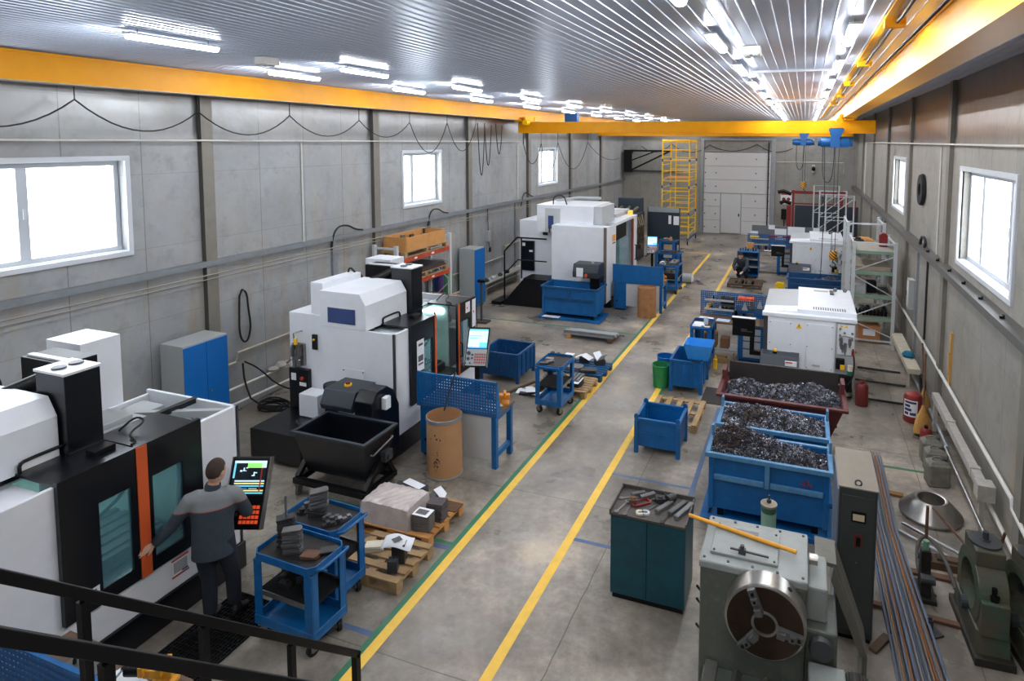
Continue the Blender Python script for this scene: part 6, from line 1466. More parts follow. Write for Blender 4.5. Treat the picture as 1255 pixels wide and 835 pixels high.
# ================================================================== far right: racks, press, guard boards
def shelf_rack(label, loc, Wd, Dp, H, shelves, mu, ms):
    t = thing('storage_rack', label, 'rack', loc)
    for x in (0,Wd):
        for y in (0,Dp): MB().box(x-.04,x+.04,y-.035,y+.035,0,H).build('upright', mu, t)
        mb = MB(); mb.box(x-.02,x+.02,.035,Dp-.035,H-.08,H-.04); mb.build('end_tie', mu, t)
    for z in shelves:
        MB().box(.04,Wd-.04,-.02,.02,z-.05,z+.03).build('beam', ms, t); MB().box(.04,Wd-.04,Dp-.02,Dp+.02,z-.05,z+.03).build('beam', ms, t)
        MB().box(.02,Wd-.02,.02,Dp-.02,z+.0,z+.03).build('shelf', mat('grey_shelf_board',(150,142,130),.7,0,.4,(110,104,94),6), t)
    zz = [.15]+list(shelves)
    mb = MB()
    for i in range(len(zz)-1):
        a = (.05, zz[i]+.05) if i%2 else (Wd-.05, zz[i]+.05); b2 = (Wd-.05, zz[i+1]-.1) if i%2 else (.05, zz[i+1]-.1)
        mb.bar((a[0],-.045,a[1]),(b2[0],-.045,b2[1]),.03,.02)
    mb.box(.04,Wd-.04,-.05,-.02,.05,.09); mb.box(.04,Wd-.04,-.03,.0,H-.06,H-.02); mb.build('brace', mu, t)
    return t
SR = shelf_rack('pale grey storage rack with green beams at right wall behind nearer turning centre', (1.24,16.8,0), .94, 1.5, 2.55, (.62,1.18,1.78,2.3), RACKW, GREENL)
SR2 = shelf_rack('second pale grey storage rack farther along the right wall', (1.24,19.2,0), .94, 1.5, 2.75, (.62,1.3,2.0), RACKW, GREENL)
for i in range(9): tag(MB().cyl((0,0,0),(0,0,.12),.04,12).cyl((0,0,.12),(0,0,.16),.018,8).build('tool_holder', BLACK, loc=(1.36+.085*i,17.0,.652)), 'black tool holder in the row on lower shelf of right storage rack', 'tool', 'row of black tool holders')
for i in range(6): tag(MB().box(-.06,.06,-.06,.06,0,.1).cyl((0,0,.1),(0,0,.15),.04,10).build('chuck_jaw', [LGREY,STEEL,DPLATE][i%3], loc=(1.40+.13*i,17.45,.652)), 'small block in rear row on lower shelf of right storage rack', 'metal part', 'blocks on lower rack shelf')
for i,(x,y,l,w_,h,m,lb) in enumerate(((1.42,17.0,.25,.3,.22,LGREY,'pale grey slotted box at left of the middle shelf, right rack'),(1.7,17.2,.22,.3,.28,BLACK,'black box on the middle shelf of right rack'),(1.96,17.1,.22,.3,.14,DPLATE,'dark low box at right of the middle shelf, right rack'))): tag(MB().box(-l/2,l/2,-w_/2,w_/2,0,h).box(-l*.4,l*.4,-w_/2-.004,-w_/2,h*.3,h*.7).build('storage_box', m, loc=(x,y,1.212), bevel=.006), lb, 'box')
tag(MB().box(-.40,.40,-.6,.6,0,.10).box(-.38,.38,-.602,-.6,.03,.07).build('timber_stack', mat('weathered_board',(168,156,138),.75,0,.4,(130,118,100),6), loc=(1.70,17.5,1.812), bevel=.006), 'weathered board stack on the upper shelf of the right storage rack', 'boards')
tag(MB().box(-.25,.25,-.2,.2,0,.42).box(-.16,.16,-.203,-.2,.16,.36).build('carton', mat('carton_tan',(178,120,74),.85,0,.2,(140,92,56),6), loc=(1.66,17.0,.0)), 'brown carton with white label on floor under the right storage rack', 'carton')
CT = [o for o in COL.objects if o.get('label','').startswith('brown carton with white label')][0]
MB().box(-.14,.14,-.205,-.203,.18,.34).build('carton_label', PAPER, CT)
tag(MB().prism([(-.1,0),(.1,0),(.1,.3),(.04,.36),(-.04,.36),(-.1,.3)],-.08,.08,'y').build('fuel_can', RED, loc=(1.98,17.6,2.332), bevel=.02), 'red can on top shelf of the right storage rack', 'can')
tag(MB().box(-.2,.2,-.2,.2,0,.3).box(-.22,.22,-.22,.22,.3,.33).build('storage_box', OFFWHITE, loc=(1.6,19.7,1.332)), 'white box on the middle shelf of the farther right rack', 'box')
tag(MB().cyl((0,0,0),(0,0,.16),.16,16).cyl((0,0,.16),(0,0,.22),.08,12).build('machine_part', DPLATE, loc=(1.55,19.7,2.032)), 'dark round machine part on upper shelf of the farther right rack', 'metal part')
tag(MB().box(-.3,.3,-.25,.25,0,.1).cyl((-.1,0,.1),(.2,0,.1),.07,12).build('machine_part', WOODO, loc=(1.7,20.2,2.032)), 'tan bulky part on the upper shelf of the farther right rack', 'part')
# white braced frames (upright frames stored)
for k,(x,y,h,lb) in enumerate(((.82,25.25,3.02,'nearest white braced scaffold frame, standing right of farther turning centre'),(.62,26.4,3.1,'second white braced scaffold frame, behind the nearest one'),(.42,27.9,3.2,'farthest white braced scaffold frame before the dark board'))):
    t = thing('scaffold_section', lb, 'scaffold frame', (x,y,0)); w_ = .98
    mb = MB(); mb.tube([(0,0,0),(0,0,h),(w_,0,h),(w_,0,0)],.03,8); mb.build('tube_frame', RACKW, t, smooth=False)
    mb = MB()
    for i in range(3):
        z0_ = .3+.9*i; mb.bar((0,0,z0_),(w_,0,z0_+.8),.03,.03); mb.bar((0,0,z0_+.86),(w_,0,z0_+.86),.03,.03)
    mb.build('brace', RACKW, t)
    each('foot', [(-.18,.0,-.2,.2,0,.04),(w_,w_+.18,-.2,.2,0,.04)], RACKW, t)
    MB().box(w_-.0,w_+.06,-.02,.02,h-.7,h-.2).build('red_sleeve', RED, t)
# workshop press (red) with dark boards
t = thing('hydraulic_press', 'red framed press against the end wall right of the garage door', 'press', (-.45,31.2,0))
MB().box(-.05,.05,-.08,.08,0,2.75).build('column', RED, t); MB().box(2.08,2.2,-.08,.08,0,2.75).build('column', RED, t)
each('cross_beam', [(-.1,2.3,-.1,.1,2.58,2.72),(.05,2.08,-.05,.05,2.08,2.14),(.05,2.08,-.08,.08,.7,.9)], RED, t)
MB().cyl((1.25,0,1.9),(1.25,0,2.5),.12,16).build('ram', STEEL, t)
MB().tube([(-.1,0,2.55),(-.45,-.05,2.7),(-.7,-.05,2.62)],.09,10).tube([(-.1,0,2.1),(-.4,-.05,2.2),(-.6,-.05,2.1)],.09,10).build('rubber_boot', BLACK, t, smooth=True)
MB().box(-.28,-.08,-.15,.15,1.0,2.0).build('pump_box', RED, t)
for x in (-.2,1.95): MB().box(x,x+.4,-.35,.35,0,.06).build('foot', RED, t)
t = thing('guard_board', 'dark slate board with pale starburst mark in front of the red press', 'board', (.55,30.2,0))
MB().box(-.9,1.0,-.02,.02,.5,2.12).build('panel', SLATE, t)
for x in (-.8,.9): MB().box(x-.03,x+.03,-.25,.25,0,.05).box(x-.02,x+.02,-.02,.02,.05,.5).build('leg', DGREY, t)
mb = MB(); rr = random.Random(2)
for i in range(22):
    a = i*2*PI/22+rr.uniform(-.1,.1); l = rr.uniform(.15,.36); c0 = (.25,-.0225,.98)
    mb.bar((c0[0]+.06*math.cos(a),c0[1],c0[2]+.06*math.sin(a)),(c0[0]+l*math.cos(a),c0[1],c0[2]+l*math.sin(a)),.003,.014)
mb.build('starburst_mark', mat('chalky_paint',(176,180,184),.7), t)
t = thing('guard_board', 'second dark slate board seen through the white scaffold frames', 'board', (1.75,30.4,0)); MB().box(-.5,.6,-.02,.02,.4,2.1).build('panel', SLATE, t); MB().box(-.45,-.4,-.25,.25,0,.05).box(.5,.55,-.25,.25,0,.05).box(-.44,-.41,-.02,.02,.05,.4).box(.51,.54,-.02,.02,.05,.4).build('leg', DGREY, t)
t = thing('warning_sign', 'small white sign with red heading on the end wall by garage door', 'sign', (-.85,YE-.015,2.1)); MB().box(-.28,.28,-.01,.01,-.35,.35).build('plate', PAPER, t); MB().box(-.26,.26,-.014,-.01,.15,.32).build('red_heading', RED, t)
MB().lathe([(.07,-.012),(.09,-.014),(.09,-.010),(.07,-.010)],(-.12,0,-.08),'y',14).lathe([(.07,-.012),(.09,-.014),(.09,-.010),(.07,-.010)],(.12,0,-.08),'y',14).build('symbol_ring', RED, t)
t = thing('switch_box', 'black switch box with hanging cable on end wall by garage door', 'switch box', (-.95,YE-.08,1.25)); MB().box(-.13,.13,-.08,.08,-.3,.25).build('box', BLACK, t); MB().tube([(0,0,-.3),(.05,0,-.7),(-.2,0,-.85),(-.4,0,-.8)],.025,6,smooth=2).build('cable', CABLE, t)
t = thing('wall_lamp', 'small white bracket lamp high on the end wall', 'lamp', (.45,YE-.02,3.75)); MB().box(-.07,.07,-.1,0,-.3,.1).build('plate', PIPEW, t); MB().cyl((0,-.1,-.05),(0,-.25,-.12),.09,12).build('lamp_head', BLACK, t)
t = thing('work_table', 'low table with pale machine bits before the end wall, behind the grey screen', 'table', (-.9,29.0,0)); MB().box(-1.0,1.2,-.35,.35,.82,.86).build('table_top', DGREY, t)
for sx in (-.95,1.15):
    for sy in (-.3,.3): MB().box(sx-.03,sx+.03,sy-.03,sy+.03,0,.82).build('leg', DGREY, t)
for i in range(5): tag(MB().cyl((0,0,0),(0,0,.08),.09,12).lathe([(.0,.08),(.06,.1),(.04,.2+.04*(i%2)),(0,.22+.04*(i%2))],(0,0,0),'z',12).build('machine_part', [LGREY,OFFWHITE,STEEL][i%3], loc=(-1.5+.32*i,29.0,.861)), ['first','second','third','fourth','fifth'][i]+' pale machine part from the left on the table before the end wall', 'metal part')
# yellow rolling scaffold tower
t = thing('scaffold_tower', 'tall yellow rolling scaffold tower standing left of the garage door', 'scaffold', (-6.55,30.0,0))
LX, LY, HH = 1.32, 2.0, 5.1
for x in (0,LX):
    for y in (0,LY):
        MB().cyl((x,y,.32),(x,y,HH),.032,10).build('standard', YELB, t)
        for z in (1.5,2.8,4.1): MB().cyl((x,y,z-.07),(x,y,z+.07),.042,10).build('coupler', HOISTB, t)
for j,x in enumerate((0,LX)):
    mb = MB()
    for i in range(13): mb.cyl((x,0,.55+.37*i),(x,LY,.55+.37*i),.02,8)
    mb.build('rung', YELB, t)
for j,y in enumerate((0,LY)):
    mb = MB()
    for i in range(5):
        z = .6+1.0*i; mb.cyl((0,y,z),(LX,y,z),.024,8); mb.cyl((0,y,z+.5),(LX,y,z+.5),.02,8)
    mb.cyl((0,y,HH-.05),(LX,y,HH-.05),.024,8); mb.cyl((0,y,HH-.5),(LX,y,HH-.5),.024,8)
    mb.build('brace', YELB, t)
mb = MB(); mb.cyl((LX*.5,.0,.6),(LX*.5,0,HH),.022,8)
for i in range(13): mb.cyl((LX*.5,0,.55+.37*i),(LX,0,.55+.37*i),.018,8)
mb.build('ladder', YELB, t)
MB().box(.05,LX-.05,.05,LY-.05,3.2,3.24).build('platform', WOODO, t)
for x in (0,LX): MB().bar((x,-.25,.28),(x,LY+.25,.28),.06,.07).build('base_beam', HOISTB, t)
for x in (0,LX):
    for y in (-.2,LY+.2): castor(t,x,y,.26,.10,.3)

# ================================================================== near right: teal cupboard, old lathe, cabinet, castings
t = thing('tool_cupboard', 'worn dark teal steel cupboard with tools laid on its top', 'cupboard', (-1.46,6.45,0))
MB().box(-.41,.41,-.24,.26,.06,.96).build('body', TEAL, t, bevel=.006)
MB().box(-.405,-.003,-.258,-.24,.08,.95).build('door', TEAL, t, bevel=.004); MB().box(.003,.405,-.258,-.24,.08,.95).build('door', TEAL, t, bevel=.004)
MB().box(-.39,.39,-.22,.24,0,.06).build('plinth', BLACK, t)
MB().box(-.42,-.41,-.06,.0,.60,.68).build('handle', STEEL, t)
MB().box(-.42,.42,-.26,.27,.96,.985).box(-.42,.42,.26,.275,.985,1.03).box(-.42,-.405,-.26,.26,.985,1.02).box(.405,.42,-.26,.26,.985,1.02).build('top_tray', mat('oily_tray',(88,82,76),.55,.2,.5,(52,48,44),12), t)
rr = random.Random(5); zt = .986
def tool(kind, label, x, y, rz, m, L=.18):
    mb = MB()
    if kind == 'spanner':
        mb.box(-L/2,L/2,-.010,.010,0,.010); mb.lathe([(.014,0),(.028,0),(.028,.012),(.014,.012)],(-L/2,0,0),'z',12); mb.prism([(L/2-.005,-.012),(L/2+.02,-.026),(L/2+.045,-.02),(L/2+.02,-.008),(L/2+.02,.008),(L/2+.045,.02),(L/2+.02,.026),(L/2-.005,.012)],0,.012,'z')
    elif kind == 'bar': mb.box(-L/2,L/2,-.026,.026,0,.045); mb.box(-L/2+.01,L/2-.01,-.018,.018,.045,.05)
    elif kind == 'block': mb.box(-L/2,L/2,-.045,.045,0,.06); mb.cyl((0,0,.06),(0,0,.075),.03,12)
    elif kind == 'hammer': mb.cyl((-L/2,0,.015),(L/2,0,.015),.011,8); mb.box(L/2-.02,L/2+.025,-.05,.05,0,.035)
    elif kind == 'ring': mb.lathe([(.02,0),(.045,0),(.045,.025),(.02,.025),(.02,0)],(0,0,0),'z',18)
    elif kind == 'cyl': mb.cyl((-L/2,0,.045),(L/2,0,.045),.045,16); mb.cyl((L/2,0,.045),(L/2+.03,0,.045),.025,10)
    elif kind == 'frame': mb.bar((-L/2,0,.012),(L/2,0,.012),.018,.02); mb.bar((-L/2,0,.012),(-L/2,.08,.012),.018,.02); mb.bar((L/2,0,.012),(L/2,.08,.012),.018,.02); mb.bar((-L/2,.08,.012),(L/2,.08,.012),.006,.015)
    return tag(mb.build({'spanner':'spanner','bar':'steel_bar','block':'steel_block','hammer':'hammer','ring':'ring','cyl':'cylinder_part','frame':'hacksaw'}[kind], m, loc=(x,y,zt), bevel=.002), label, 'tool').__class__ and COL.objects[-1]
L_ = [('spanner','open ended spanner at left front corner of the teal cupboard top',-1.78,6.32,1.3,STEEL,.2),('spanner','spanner second from the left on the teal cupboard top',-1.70,6.30,1.5,MPLATE,.18),('spanner','small spanner near the left back of teal cupboard top',-1.76,6.52,.5,STEEL,.16),
('bar','short steel bar at left back of the teal cupboard top',-1.66,6.60,.6,MPLATE,.16),('bar','steel bar behind the red hacksaw on teal cupboard top',-1.55,6.60,.8,STEEL,.18),('frame','red brown hacksaw in the middle of the teal cupboard top',-1.57,6.43,.7,RED,.2),('spanner','long spanner in the middle of teal cupboard top',-1.46,6.42,1.1,MPLATE,.26),
('ring','pale ring near front of the teal cupboard top',-1.56,6.27,0,PAPERW,.1),('ring','second pale ring beside the first on teal cupboard top',-1.50,6.29,0,OFFWHITE,.1),('bar','thick bar right of middle on teal cupboard top',-1.33,6.45,1.1,STEEL,.26),('cyl','dark cylinder part at right back of the teal cupboard top',-1.29,6.60,1.0,DPLATE,.1),
('bar','long bar near the right end of teal cupboard top',-1.19,6.48,1.15,MPLATE,.30),('bar','longest bar along the right end of the teal cupboard top',-1.11,6.45,1.2,STEEL,.34),('hammer','hammer lying at the back of the teal cupboard top',-1.42,6.62,.9,DPLATE,.2),('block','dark block in the middle back of the teal cupboard top',-1.40,6.56,.4,DPLATE,.1),('spanner','dark spanner at front right of the teal cupboard top',-1.27,6.30,1.3,DPLATE,.2),('block','small brown block on left of the teal cupboard top',-1.68,6.44,.2,RUST,.08)]
for a in L_: 
    tool(*a); o = list(COL.objects)[-1]; o.rotation_euler = (0,0,a[4]); o['label'] = a[1]

# big old lathe
t = thing('engine_lathe', 'large old green grey lathe with three jaw chuck, bottom right foreground', 'lathe', (-.305,5.1,0))
P = lambda mb, n, m, bev=.012, par=None, **k: mb.build(n, m, par or t, bevel=bev, **k)
P(MB().box(-.43,.43,.0,.66,.0,1.38), 'headstock', LATHE, .02)
c = P(MB().box(-.44,.44,-.01,.67,1.38,1.45), 'headstock_cover', LATHEL, .015)
P(MB().box(-.36,.20,.10,.54,1.45,1.475), 'lid', LATHEL, .006, c)
for x in (-.40,-.2,0,.2,.40):
    for y in (.04,.62): MB().cyl((x,y,1.45),(x,y,1.458),.012,8).build('bolt', DGREY, c)
for x in (-.33,.17):
    for y in (.13,.51): MB().cyl((x,y,1.475),(x,y,1.483),.010,8).build('bolt', DGREY, c)
MB().box(-.26,.02,.44,.49,1.476,1.48).build('name_plate', MPLATE, c); MB().box(-.005,.0,-.012,.0,1.3,1.45).build('joint', DGREY, c)
# chuck
ch = MB().lathe([(.0,-.10),(.085,-.10),(.085,-.20),(.30,-.20),(.318,-.185),(.318,-.02),(.30,.0),(.0,.0)],(.12,0,1.17),'y',56).build('chuck', [SILV], t, smooth=True)
MB().lathe([(.085,-.2035),(.296,-.2035),(.296,-.2005),(.085,-.2005)],(.12,0,1.17),'y',56).build('chuck_face', BRONZE, ch)
MB().lathe([(.0,-.105),(.04,-.105),(.045,-.16),(.06,-.165),(.062,-.18),(.084,-.185),(.084,-.11)],(.12,0,1.17),'y',32,cap=False).build('bore', DGREY, ch, smooth=True)
MB().lathe([(.085,-.212),(.105,-.212),(.105,-.2),(.085,-.2),(.085,-.212)],(.12,0,1.17),'y',32).build('bore_ring', SILV, ch)
for a in (R(112),R(-10),R(232)):
    M = Matrix.Translation((.12,0,1.17))@Matrix.Rotation(-a,4,'Y')
    j = MB(M).box(.10,.30,-.24,-.20,-.032,.032).box(.10,.16,-.275,-.24,-.028,.028).box(.19,.24,-.262,-.24,-.028,.028).build('jaw', MPLATE, ch, bevel=.004)
    mb = MB(M); mb.cyl((.265,-.24,0),(.265,-.25,0),.014,10); mb.cyl((.215,-.262,0),(.215,-.268,0),.012,10); mb.build('jaw_screw', BLACK, j)
for a in (R(55),R(175),R(-65)): 
    M = Matrix.Translation((.12,-.1,1.17))@Matrix.Rotation(-a,4,'Y'); MB(M).cyl((.312,0,0),(.321,0,0),.02,12).build('key_socket', BLACK, ch)
# bed with ways towards the viewer, gearbox and right side units
P(MB().box(-.38,.42,-2.2,.0,.0,.52), 'bed', LATHE, .015)
mb = MB(); mb.box(-.36,-.26,-2.2,-.02,.52,.58); mb.prism([(-.14,.52),(-.10,.57),(-.06,.52)],-2.2,-.02,'y'); mb.box(.26,.36,-2.2,-.02,.52,.58); mb.prism([(.10,.52),(.14,.57),(.18,.52)],-2.2,-.02,'y'); mb.build('bed_way', SILV, t)
P(MB().box(.43,.68,.05,.55,.0,1.02), 'gear_case', LATHE, .02)
P(MB().box(.43,.60,.15,.60,1.02,1.32), 'drive_cover', LATHEL, .02)
P(MB().box(.46,.74,-.30,.02,.0,.78), 'control_apron', LATHEL, .015)
MB().lathe([(.0,-.05),(.09,-.05),(.10,-.03),(.10,.0)],(.56,.04,.90),'y',22).build('handwheel', DGREY, t, smooth=True)
for z in (.60,.45): MB().cyl((.60,-.31,z),(.60,-.345,z),.035,14).build('dial', DGREY, t)
MB().cyl((.45,.40,1.40),(.52,.40,1.40),.045,16).build('shaft_stub', SILV, t)
for (z,x) in ((.98,-.45),(.86,-.45),(.62,-.45)): MB().tube([(-.43,.25,z),(x-.01,.25,z),(x-.03,.2,z+.07)],[.009,.009,.012],8).build('lever', BLACK, t)
# things on lathe
tag(MB().tube([(-1.02,5.26,1.5) if False else (-.92,5.62,1.494),(-.4,5.5,1.494),(.04,5.40,1.494)],.018,10).build('yellow_pipe', mat('ochre_yellow_paint',(226,160,40),.5,0,.35,(180,116,24),14), smooth=True), 'yellow painted pipe lying across top of the old lathe', 'pipe')
tk = tag(MB(Rz(-.05)).box(-.10,.22,-.008,.008,.02,.032).box(-.03,.03,-.018,.018,0,.045).cyl((0,0,.045),(0,0,.075),.018,10).build('chuck_key', DGREY, loc=(-.40,5.25,1.476)), 'dark T shaped chuck key on the lid of the old lathe', 'chuck key')
t = thing('filter_cylinder', 'pale green capped cylinder standing behind the old lathe before blue bin', 'cylinder', (-.22,6.0,0))
MB().lathe([(.0,0),(.07,0),(.07,1.52)],(0,0,0),'z',24).build('body', mat('mint_green_paint',(132,168,146),.5,0,.5,(100,128,112),10), t, smooth=True)
MB().lathe([(.0702,1.46),(.0712,1.462),(.0712,1.52),(.0702,1.522)],(0,0,0),'z',24,cap=False).build('dark_band', mat('dark_green_band',(44,84,68),.5), t, smooth=True)
MB().lathe([(.0,1.555),(.02,1.55),(.078,1.54),(.078,1.52),(.0,1.52)],(0,0,0),'z',24).build('cap', mat('dull_brass_cap',(130,122,106),.45,.4), t, smooth=True)
MB().cyl((0,0,1.55),(0,0,1.58),.022,10).cyl((0,0,1.58),(0,0,1.62),.010,8).build('cap_knob', DGREY, t)
# electrical cabinet, dusty beige top
t = thing('electrical_cabinet', 'tall dark green grey electrical cabinet with dusty beige top', 'electrical cabinet', (.605,6.46,0))
MB().box(-.175,.175,.0,.82,.05,1.59).build('body', CABG, t, bevel=.008); MB().box(-.185,.185,-.012,.83,1.59,1.605).build('top', BEIGETOP, t, bevel=.003); MB().box(-.16,.16,.02,.8,0,.05).build('plinth', BLACK, t)
d = MB().box(-.145,.150,-.014,.0,.12,1.52).build('door', CABG, t, bevel=.004)
MB().box(-.06,.075,-.024,-.014,1.26,1.37).build('meter_bezel', BLACK, d, bevel=.004); MB().box(-.045,.06,-.027,-.024,1.28,1.345).build('meter_face', mat('cream_dial',(196,182,150),.5), d)
MB().box(-.03,.05,-.024,-.014,1.0,1.14).build('switch_plate', mat('dark_red_plate',(92,40,36),.5), d); MB().box(-.01,.03,-.045,-.024,1.03,1.11).build('switch', BLACK, d)
MB().box(-.06,.02,-.022,-.014,.44,.56).build('latch', DGREY, d); MB().cyl((.0,-.014,.84),(.0,-.018,.84),.008,8).build('screw', STEEL, d)
MB().lathe([(.022,-.008),(.036,-.008),(.036,.004),(.022,.004),(.022,-.008)],(.0,.05,1.63),'y',16).build('lifting_eye', CABG, t)
MB().box(-.19,-.176,-.0,.75,.1,1.56).build('side_strip', mat('pale_blue_grey_edge',(120,128,140),.4,.3), t)
# leaning guard plates beside the lathe
tag(MB().prism([(.20,1.26),(.38,1.25),(.66,.46),(.66,.03),(.62,.03),(.62,.44),(.36,1.215),(.20,1.23)],5.72,6.08,'y').prism([(.36,1.24),(.66,.46),(.60,.46),(.34,1.10)],5.70,5.72,'y').build('guard_plate', mat('dusty_grey_plate',(112,110,100),.55,.1,.4,(84,80,70),6)), 'dusty grey green sloping guard plate between the old lathe and electrical cabinet', 'plate')
t = thing('finned_motor', 'dark finned electric motor on floor between old lathe and electrical cabinet', 'motor', (.565,5.42,.02))
mb = MB(); mb.cyl((0,-.22,.20),(0,.22,.20),.13,24)
for i in range(28):
    a = 2*PI*i/28; mb.bar((.14*math.cos(a),-.2,.20+.14*math.sin(a)),(.14*math.cos(a),.2,.20+.14*math.sin(a)),.008,.03,up=(math.cos(a),0,math.sin(a)))
mb.build('finned_body', mat('motor_grey',(84,82,74),.55,.2,.4,(56,54,48),8), t); MB().box(-.16,.16,-.16,.16,-.02,.07).build('foot', DGREY, t); MB().cyl((0,-.24,.2),(0,-.22,.2),.12,20).build('end_bell', DGREY, t)
mb = MB()
for i in range(14): mb.tube([(.30+.012*(i%7),4.62+.05*(i//7),.02+.014*(i%3)),(.32+.012*(i%7),4.8,.2+.01*i),(.27+.01*i,5.0,.42)],.009,6,smooth=1)
tag(mb.build('cable_bundle', CABLE, loc=(.14,.05,0)), 'bundle of dark cables rising beside the old lathe at the bottom edge', 'cables')
mb = MB(); mb.tube([(0,0,.02),(.05,-.1,.2),(.12,-.05,.38),(.2,.0,.2),(.16,.06,.02)],.028,8,smooth=2); mb.tube([(.1,.1,.02),(.14,.0,.24),(.22,.05,.3),(.28,.1,.05)],.028,8,smooth=2)
tag(mb.build('hose', mat('dirty_hose',(78,74,68),.7,0,.4,(50,48,44),10), smooth=True, loc=(.62,5.0,0)), 'dirty thick hose loops on floor below the electrical cabinet', 'hose')
# bundle of conduit pipes on floor
rr = random.Random(8)
for i in range(26):
    u = i/25; r_ = .010 if i%3 else .013
    x0_ = .86+.46*u+rr.uniform(-.01,.01); x1_ = .93+.32*u
    z0_ = .04+.05*(i%3); m = [mat('blue_steel_tube',(128,140,160),.35,.45),GALV,mat('tan_rust_tube',(150,112,80),.6,.2),mat('blue_steel_tube',(128,140,160)),mat('dull_steel_tube',(104,104,106),.45,.4)][i%5]
    if i in (7,19): m = mat('orange_rust_rod',(150,96,50),.7)
    o = MB().tube([(x0_+.12,5.3,z0_+.012),(x1_,8.4,z0_+.012),(x1_+.015,10.4,z0_+.02)],r_,7).build('steel_tube', m, smooth=True)
    tag(o, {7:'orange rusty rod crossing the left part of tube bundle on floor',19:'orange rusty rod in the right part of the tube bundle on floor'}.get(i,'long thin steel tube in the bundle lying along the floor right of electrical cabinet'), 'tube', None if i in (7,19) else 'bundle of long tubes')
for i,(x,y,l,w_,a,m,lb) in enumerate(((1.35,7.78,.95,.09,.0,RUST,'dark wooden bearer under the tube bundle, nearer of two rusty strips'),(1.25,7.05,1.0,.07,-.05,RUST,'rusty flat strip on floor nearer to the viewer than the bearer'),(1.3,9.5,.34,.09,-.1,mat('ochre_wood',(140,100,50),.8,0,.4,(96,68,36),9),'ochre wooden block on floor left of steel cone'),(.86,6.5,.3,.08,1.0,WOODD,'short wooden offcut leaning at foot of the electrical cabinet'),(1.0,6.9,.12,.42,.05,WOODD,'dark wooden plank on floor between cabinet and tube bundle'))):
    o = tag(MB().box(-l/2,l/2,-w_/2,w_/2,0,.035).build('timber_strip', m, loc=(x,y,0), bevel=.004), lb, 'timber'); o.rotation_euler = (0,0,a)
# machined cone
t = thing('steel_cone', 'machined steel cone ring lying on the floor near right wall', 'metal part', (1.75,9.15,0))
MB().lathe([(.20,.04),(.36,.0),(.385,.02),(.385,.045),(.20,.23),(.185,.23),(.165,.22),(.165,.05),(.20,.04)],(0,0,0),'z',56).build('ring', SILV, t, smooth=True)
# green castings (steady rests)
def casting(label, loc, rz, s=1.0):
    t = thing('steady_rest', label, 'casting', loc, rz)
    # flat ring standing upright, axis x, with feet
    ro, ri, th, zc = .26*s, .17*s, .20*s, .40*s
    mb = MB(); vs = []; n = 40
    pr = [(ri,-th/2),(ro,-th/2),(ro,th/2),(ri,th/2),(ri,-th/2)]
    mb.lathe(pr,(0,0,zc),'x',n)
    # square shoulders
    mb.box(-th/2*.98,th/2*.98,-.14*s,.14*s,zc+ro*.86,zc+ro+.08*s)
    mb.box(-th/2*.9,th/2*.9,.18*s,.30*s,zc-.2*s,zc+.05*s); mb.box(-th/2*.9,th/2*.9,-.30*s,-.18*s,zc-.2*s,zc+.05*s)
    mb.prism([(-.30*s,.02),(.30*s,.02),(.26*s,.22*s),(-.26*s,.22*s)],-th/2*1.1,th/2*1.1,'x')
    mb.build('frame', CGREEN, t, bevel=.012)
    MB().box(-th/2*1.3,th/2*1.3,-.34*s,.34*s,0,.06*s).build('foot', mat('oily_foot',(50,46,38),.6,.2,.5,(34,32,28),10), t, bevel=.006)
    MB().cyl((0,0,zc+ro+.08*s),(0,0,zc+ro+.095*s),.11*s,24).build('top_flange', DGREY, t)
    MB().cyl((0,0,zc+ro+.09*s),(0,0,zc+ro+.16*s),.02*s,6).cyl((0,0,zc+ro+.06*s),(0,0,zc+ro+.1*s),.035*s,6).build('top_bolt', DGREY, t)
    for sy in (-1,1):
        MB().cyl((0,sy*.24*s,zc+.05*s),(0,sy*.24*s,zc+.09*s),.035*s,6).cyl((0,sy*.24*s,zc+.09*s),(0,sy*.24*s,zc+.14*s),.018*s,10).build('clamp_bolt', BLACK, t)
        MB().cyl((0,sy*ri*.98,zc-.02),(0,sy*ri*.55,zc-.02),.03*s,10).build('roller_arm', DGREY, t)
    MB().cyl((-th/2*1.0,-.0,zc-ro*.62),(-th/2-.06,-.0,zc-ro*.62),.05*s,16).build('boss', DGREY, t)
    return t
casting('green oily steady rest casting standing by the right wall, left of two', (1.84,7.0,0), R(3), 1.34)
casting('green oily steady rest casting at frame edge by right wall, right of two', (2.24,6.9,0), R(8), 1.34)
t = thing('valve_casting', 'black oily jack like casting standing left of the green steady rests', 'casting', (1.40,7.45,0))
MB().box(-.1,.1,-.18,.18,0,.05).prism([(-.12,.05),(.12,.05),(.06,.3),(.05,.52),(-.05,.52),(-.06,.3)],-.05,.05,'x').build('body', mat('oily_black_casting',(40,36,32),.5,.3,.4,(26,24,22),10), t, bevel=.008)
MB().cyl((0,.0,.52),(0,.0,.62),.03,12).build('green_knob', mat('mint_knob',(110,150,120),.5,0,.4,(70,100,80),12), t); MB().cyl((.02,.12,.05),(.02,.12,.95),.018,10).build('spindle', RUST, t)
MB().cyl((-.06,-.12,.25),(.08,-.12,.25),.05,14).build('gland', DGREY, t); MB().cyl((-.06,.1,.38),(.08,.1,.38),.04,14).build('gland', DGREY, t)
tag(MB().tube([(1.5,7.4,.03),(1.38,7.7,.04),(1.42,8.1,.2),(1.55,8.2,.26),(1.68,7.9,.2),(1.72,7.5,.1)],.022,8,smooth=2).build('hose', mat('dirty_hose',(78,74,68)), smooth=True), 'grey hose arching over the floor behind the black casting', 'hose')
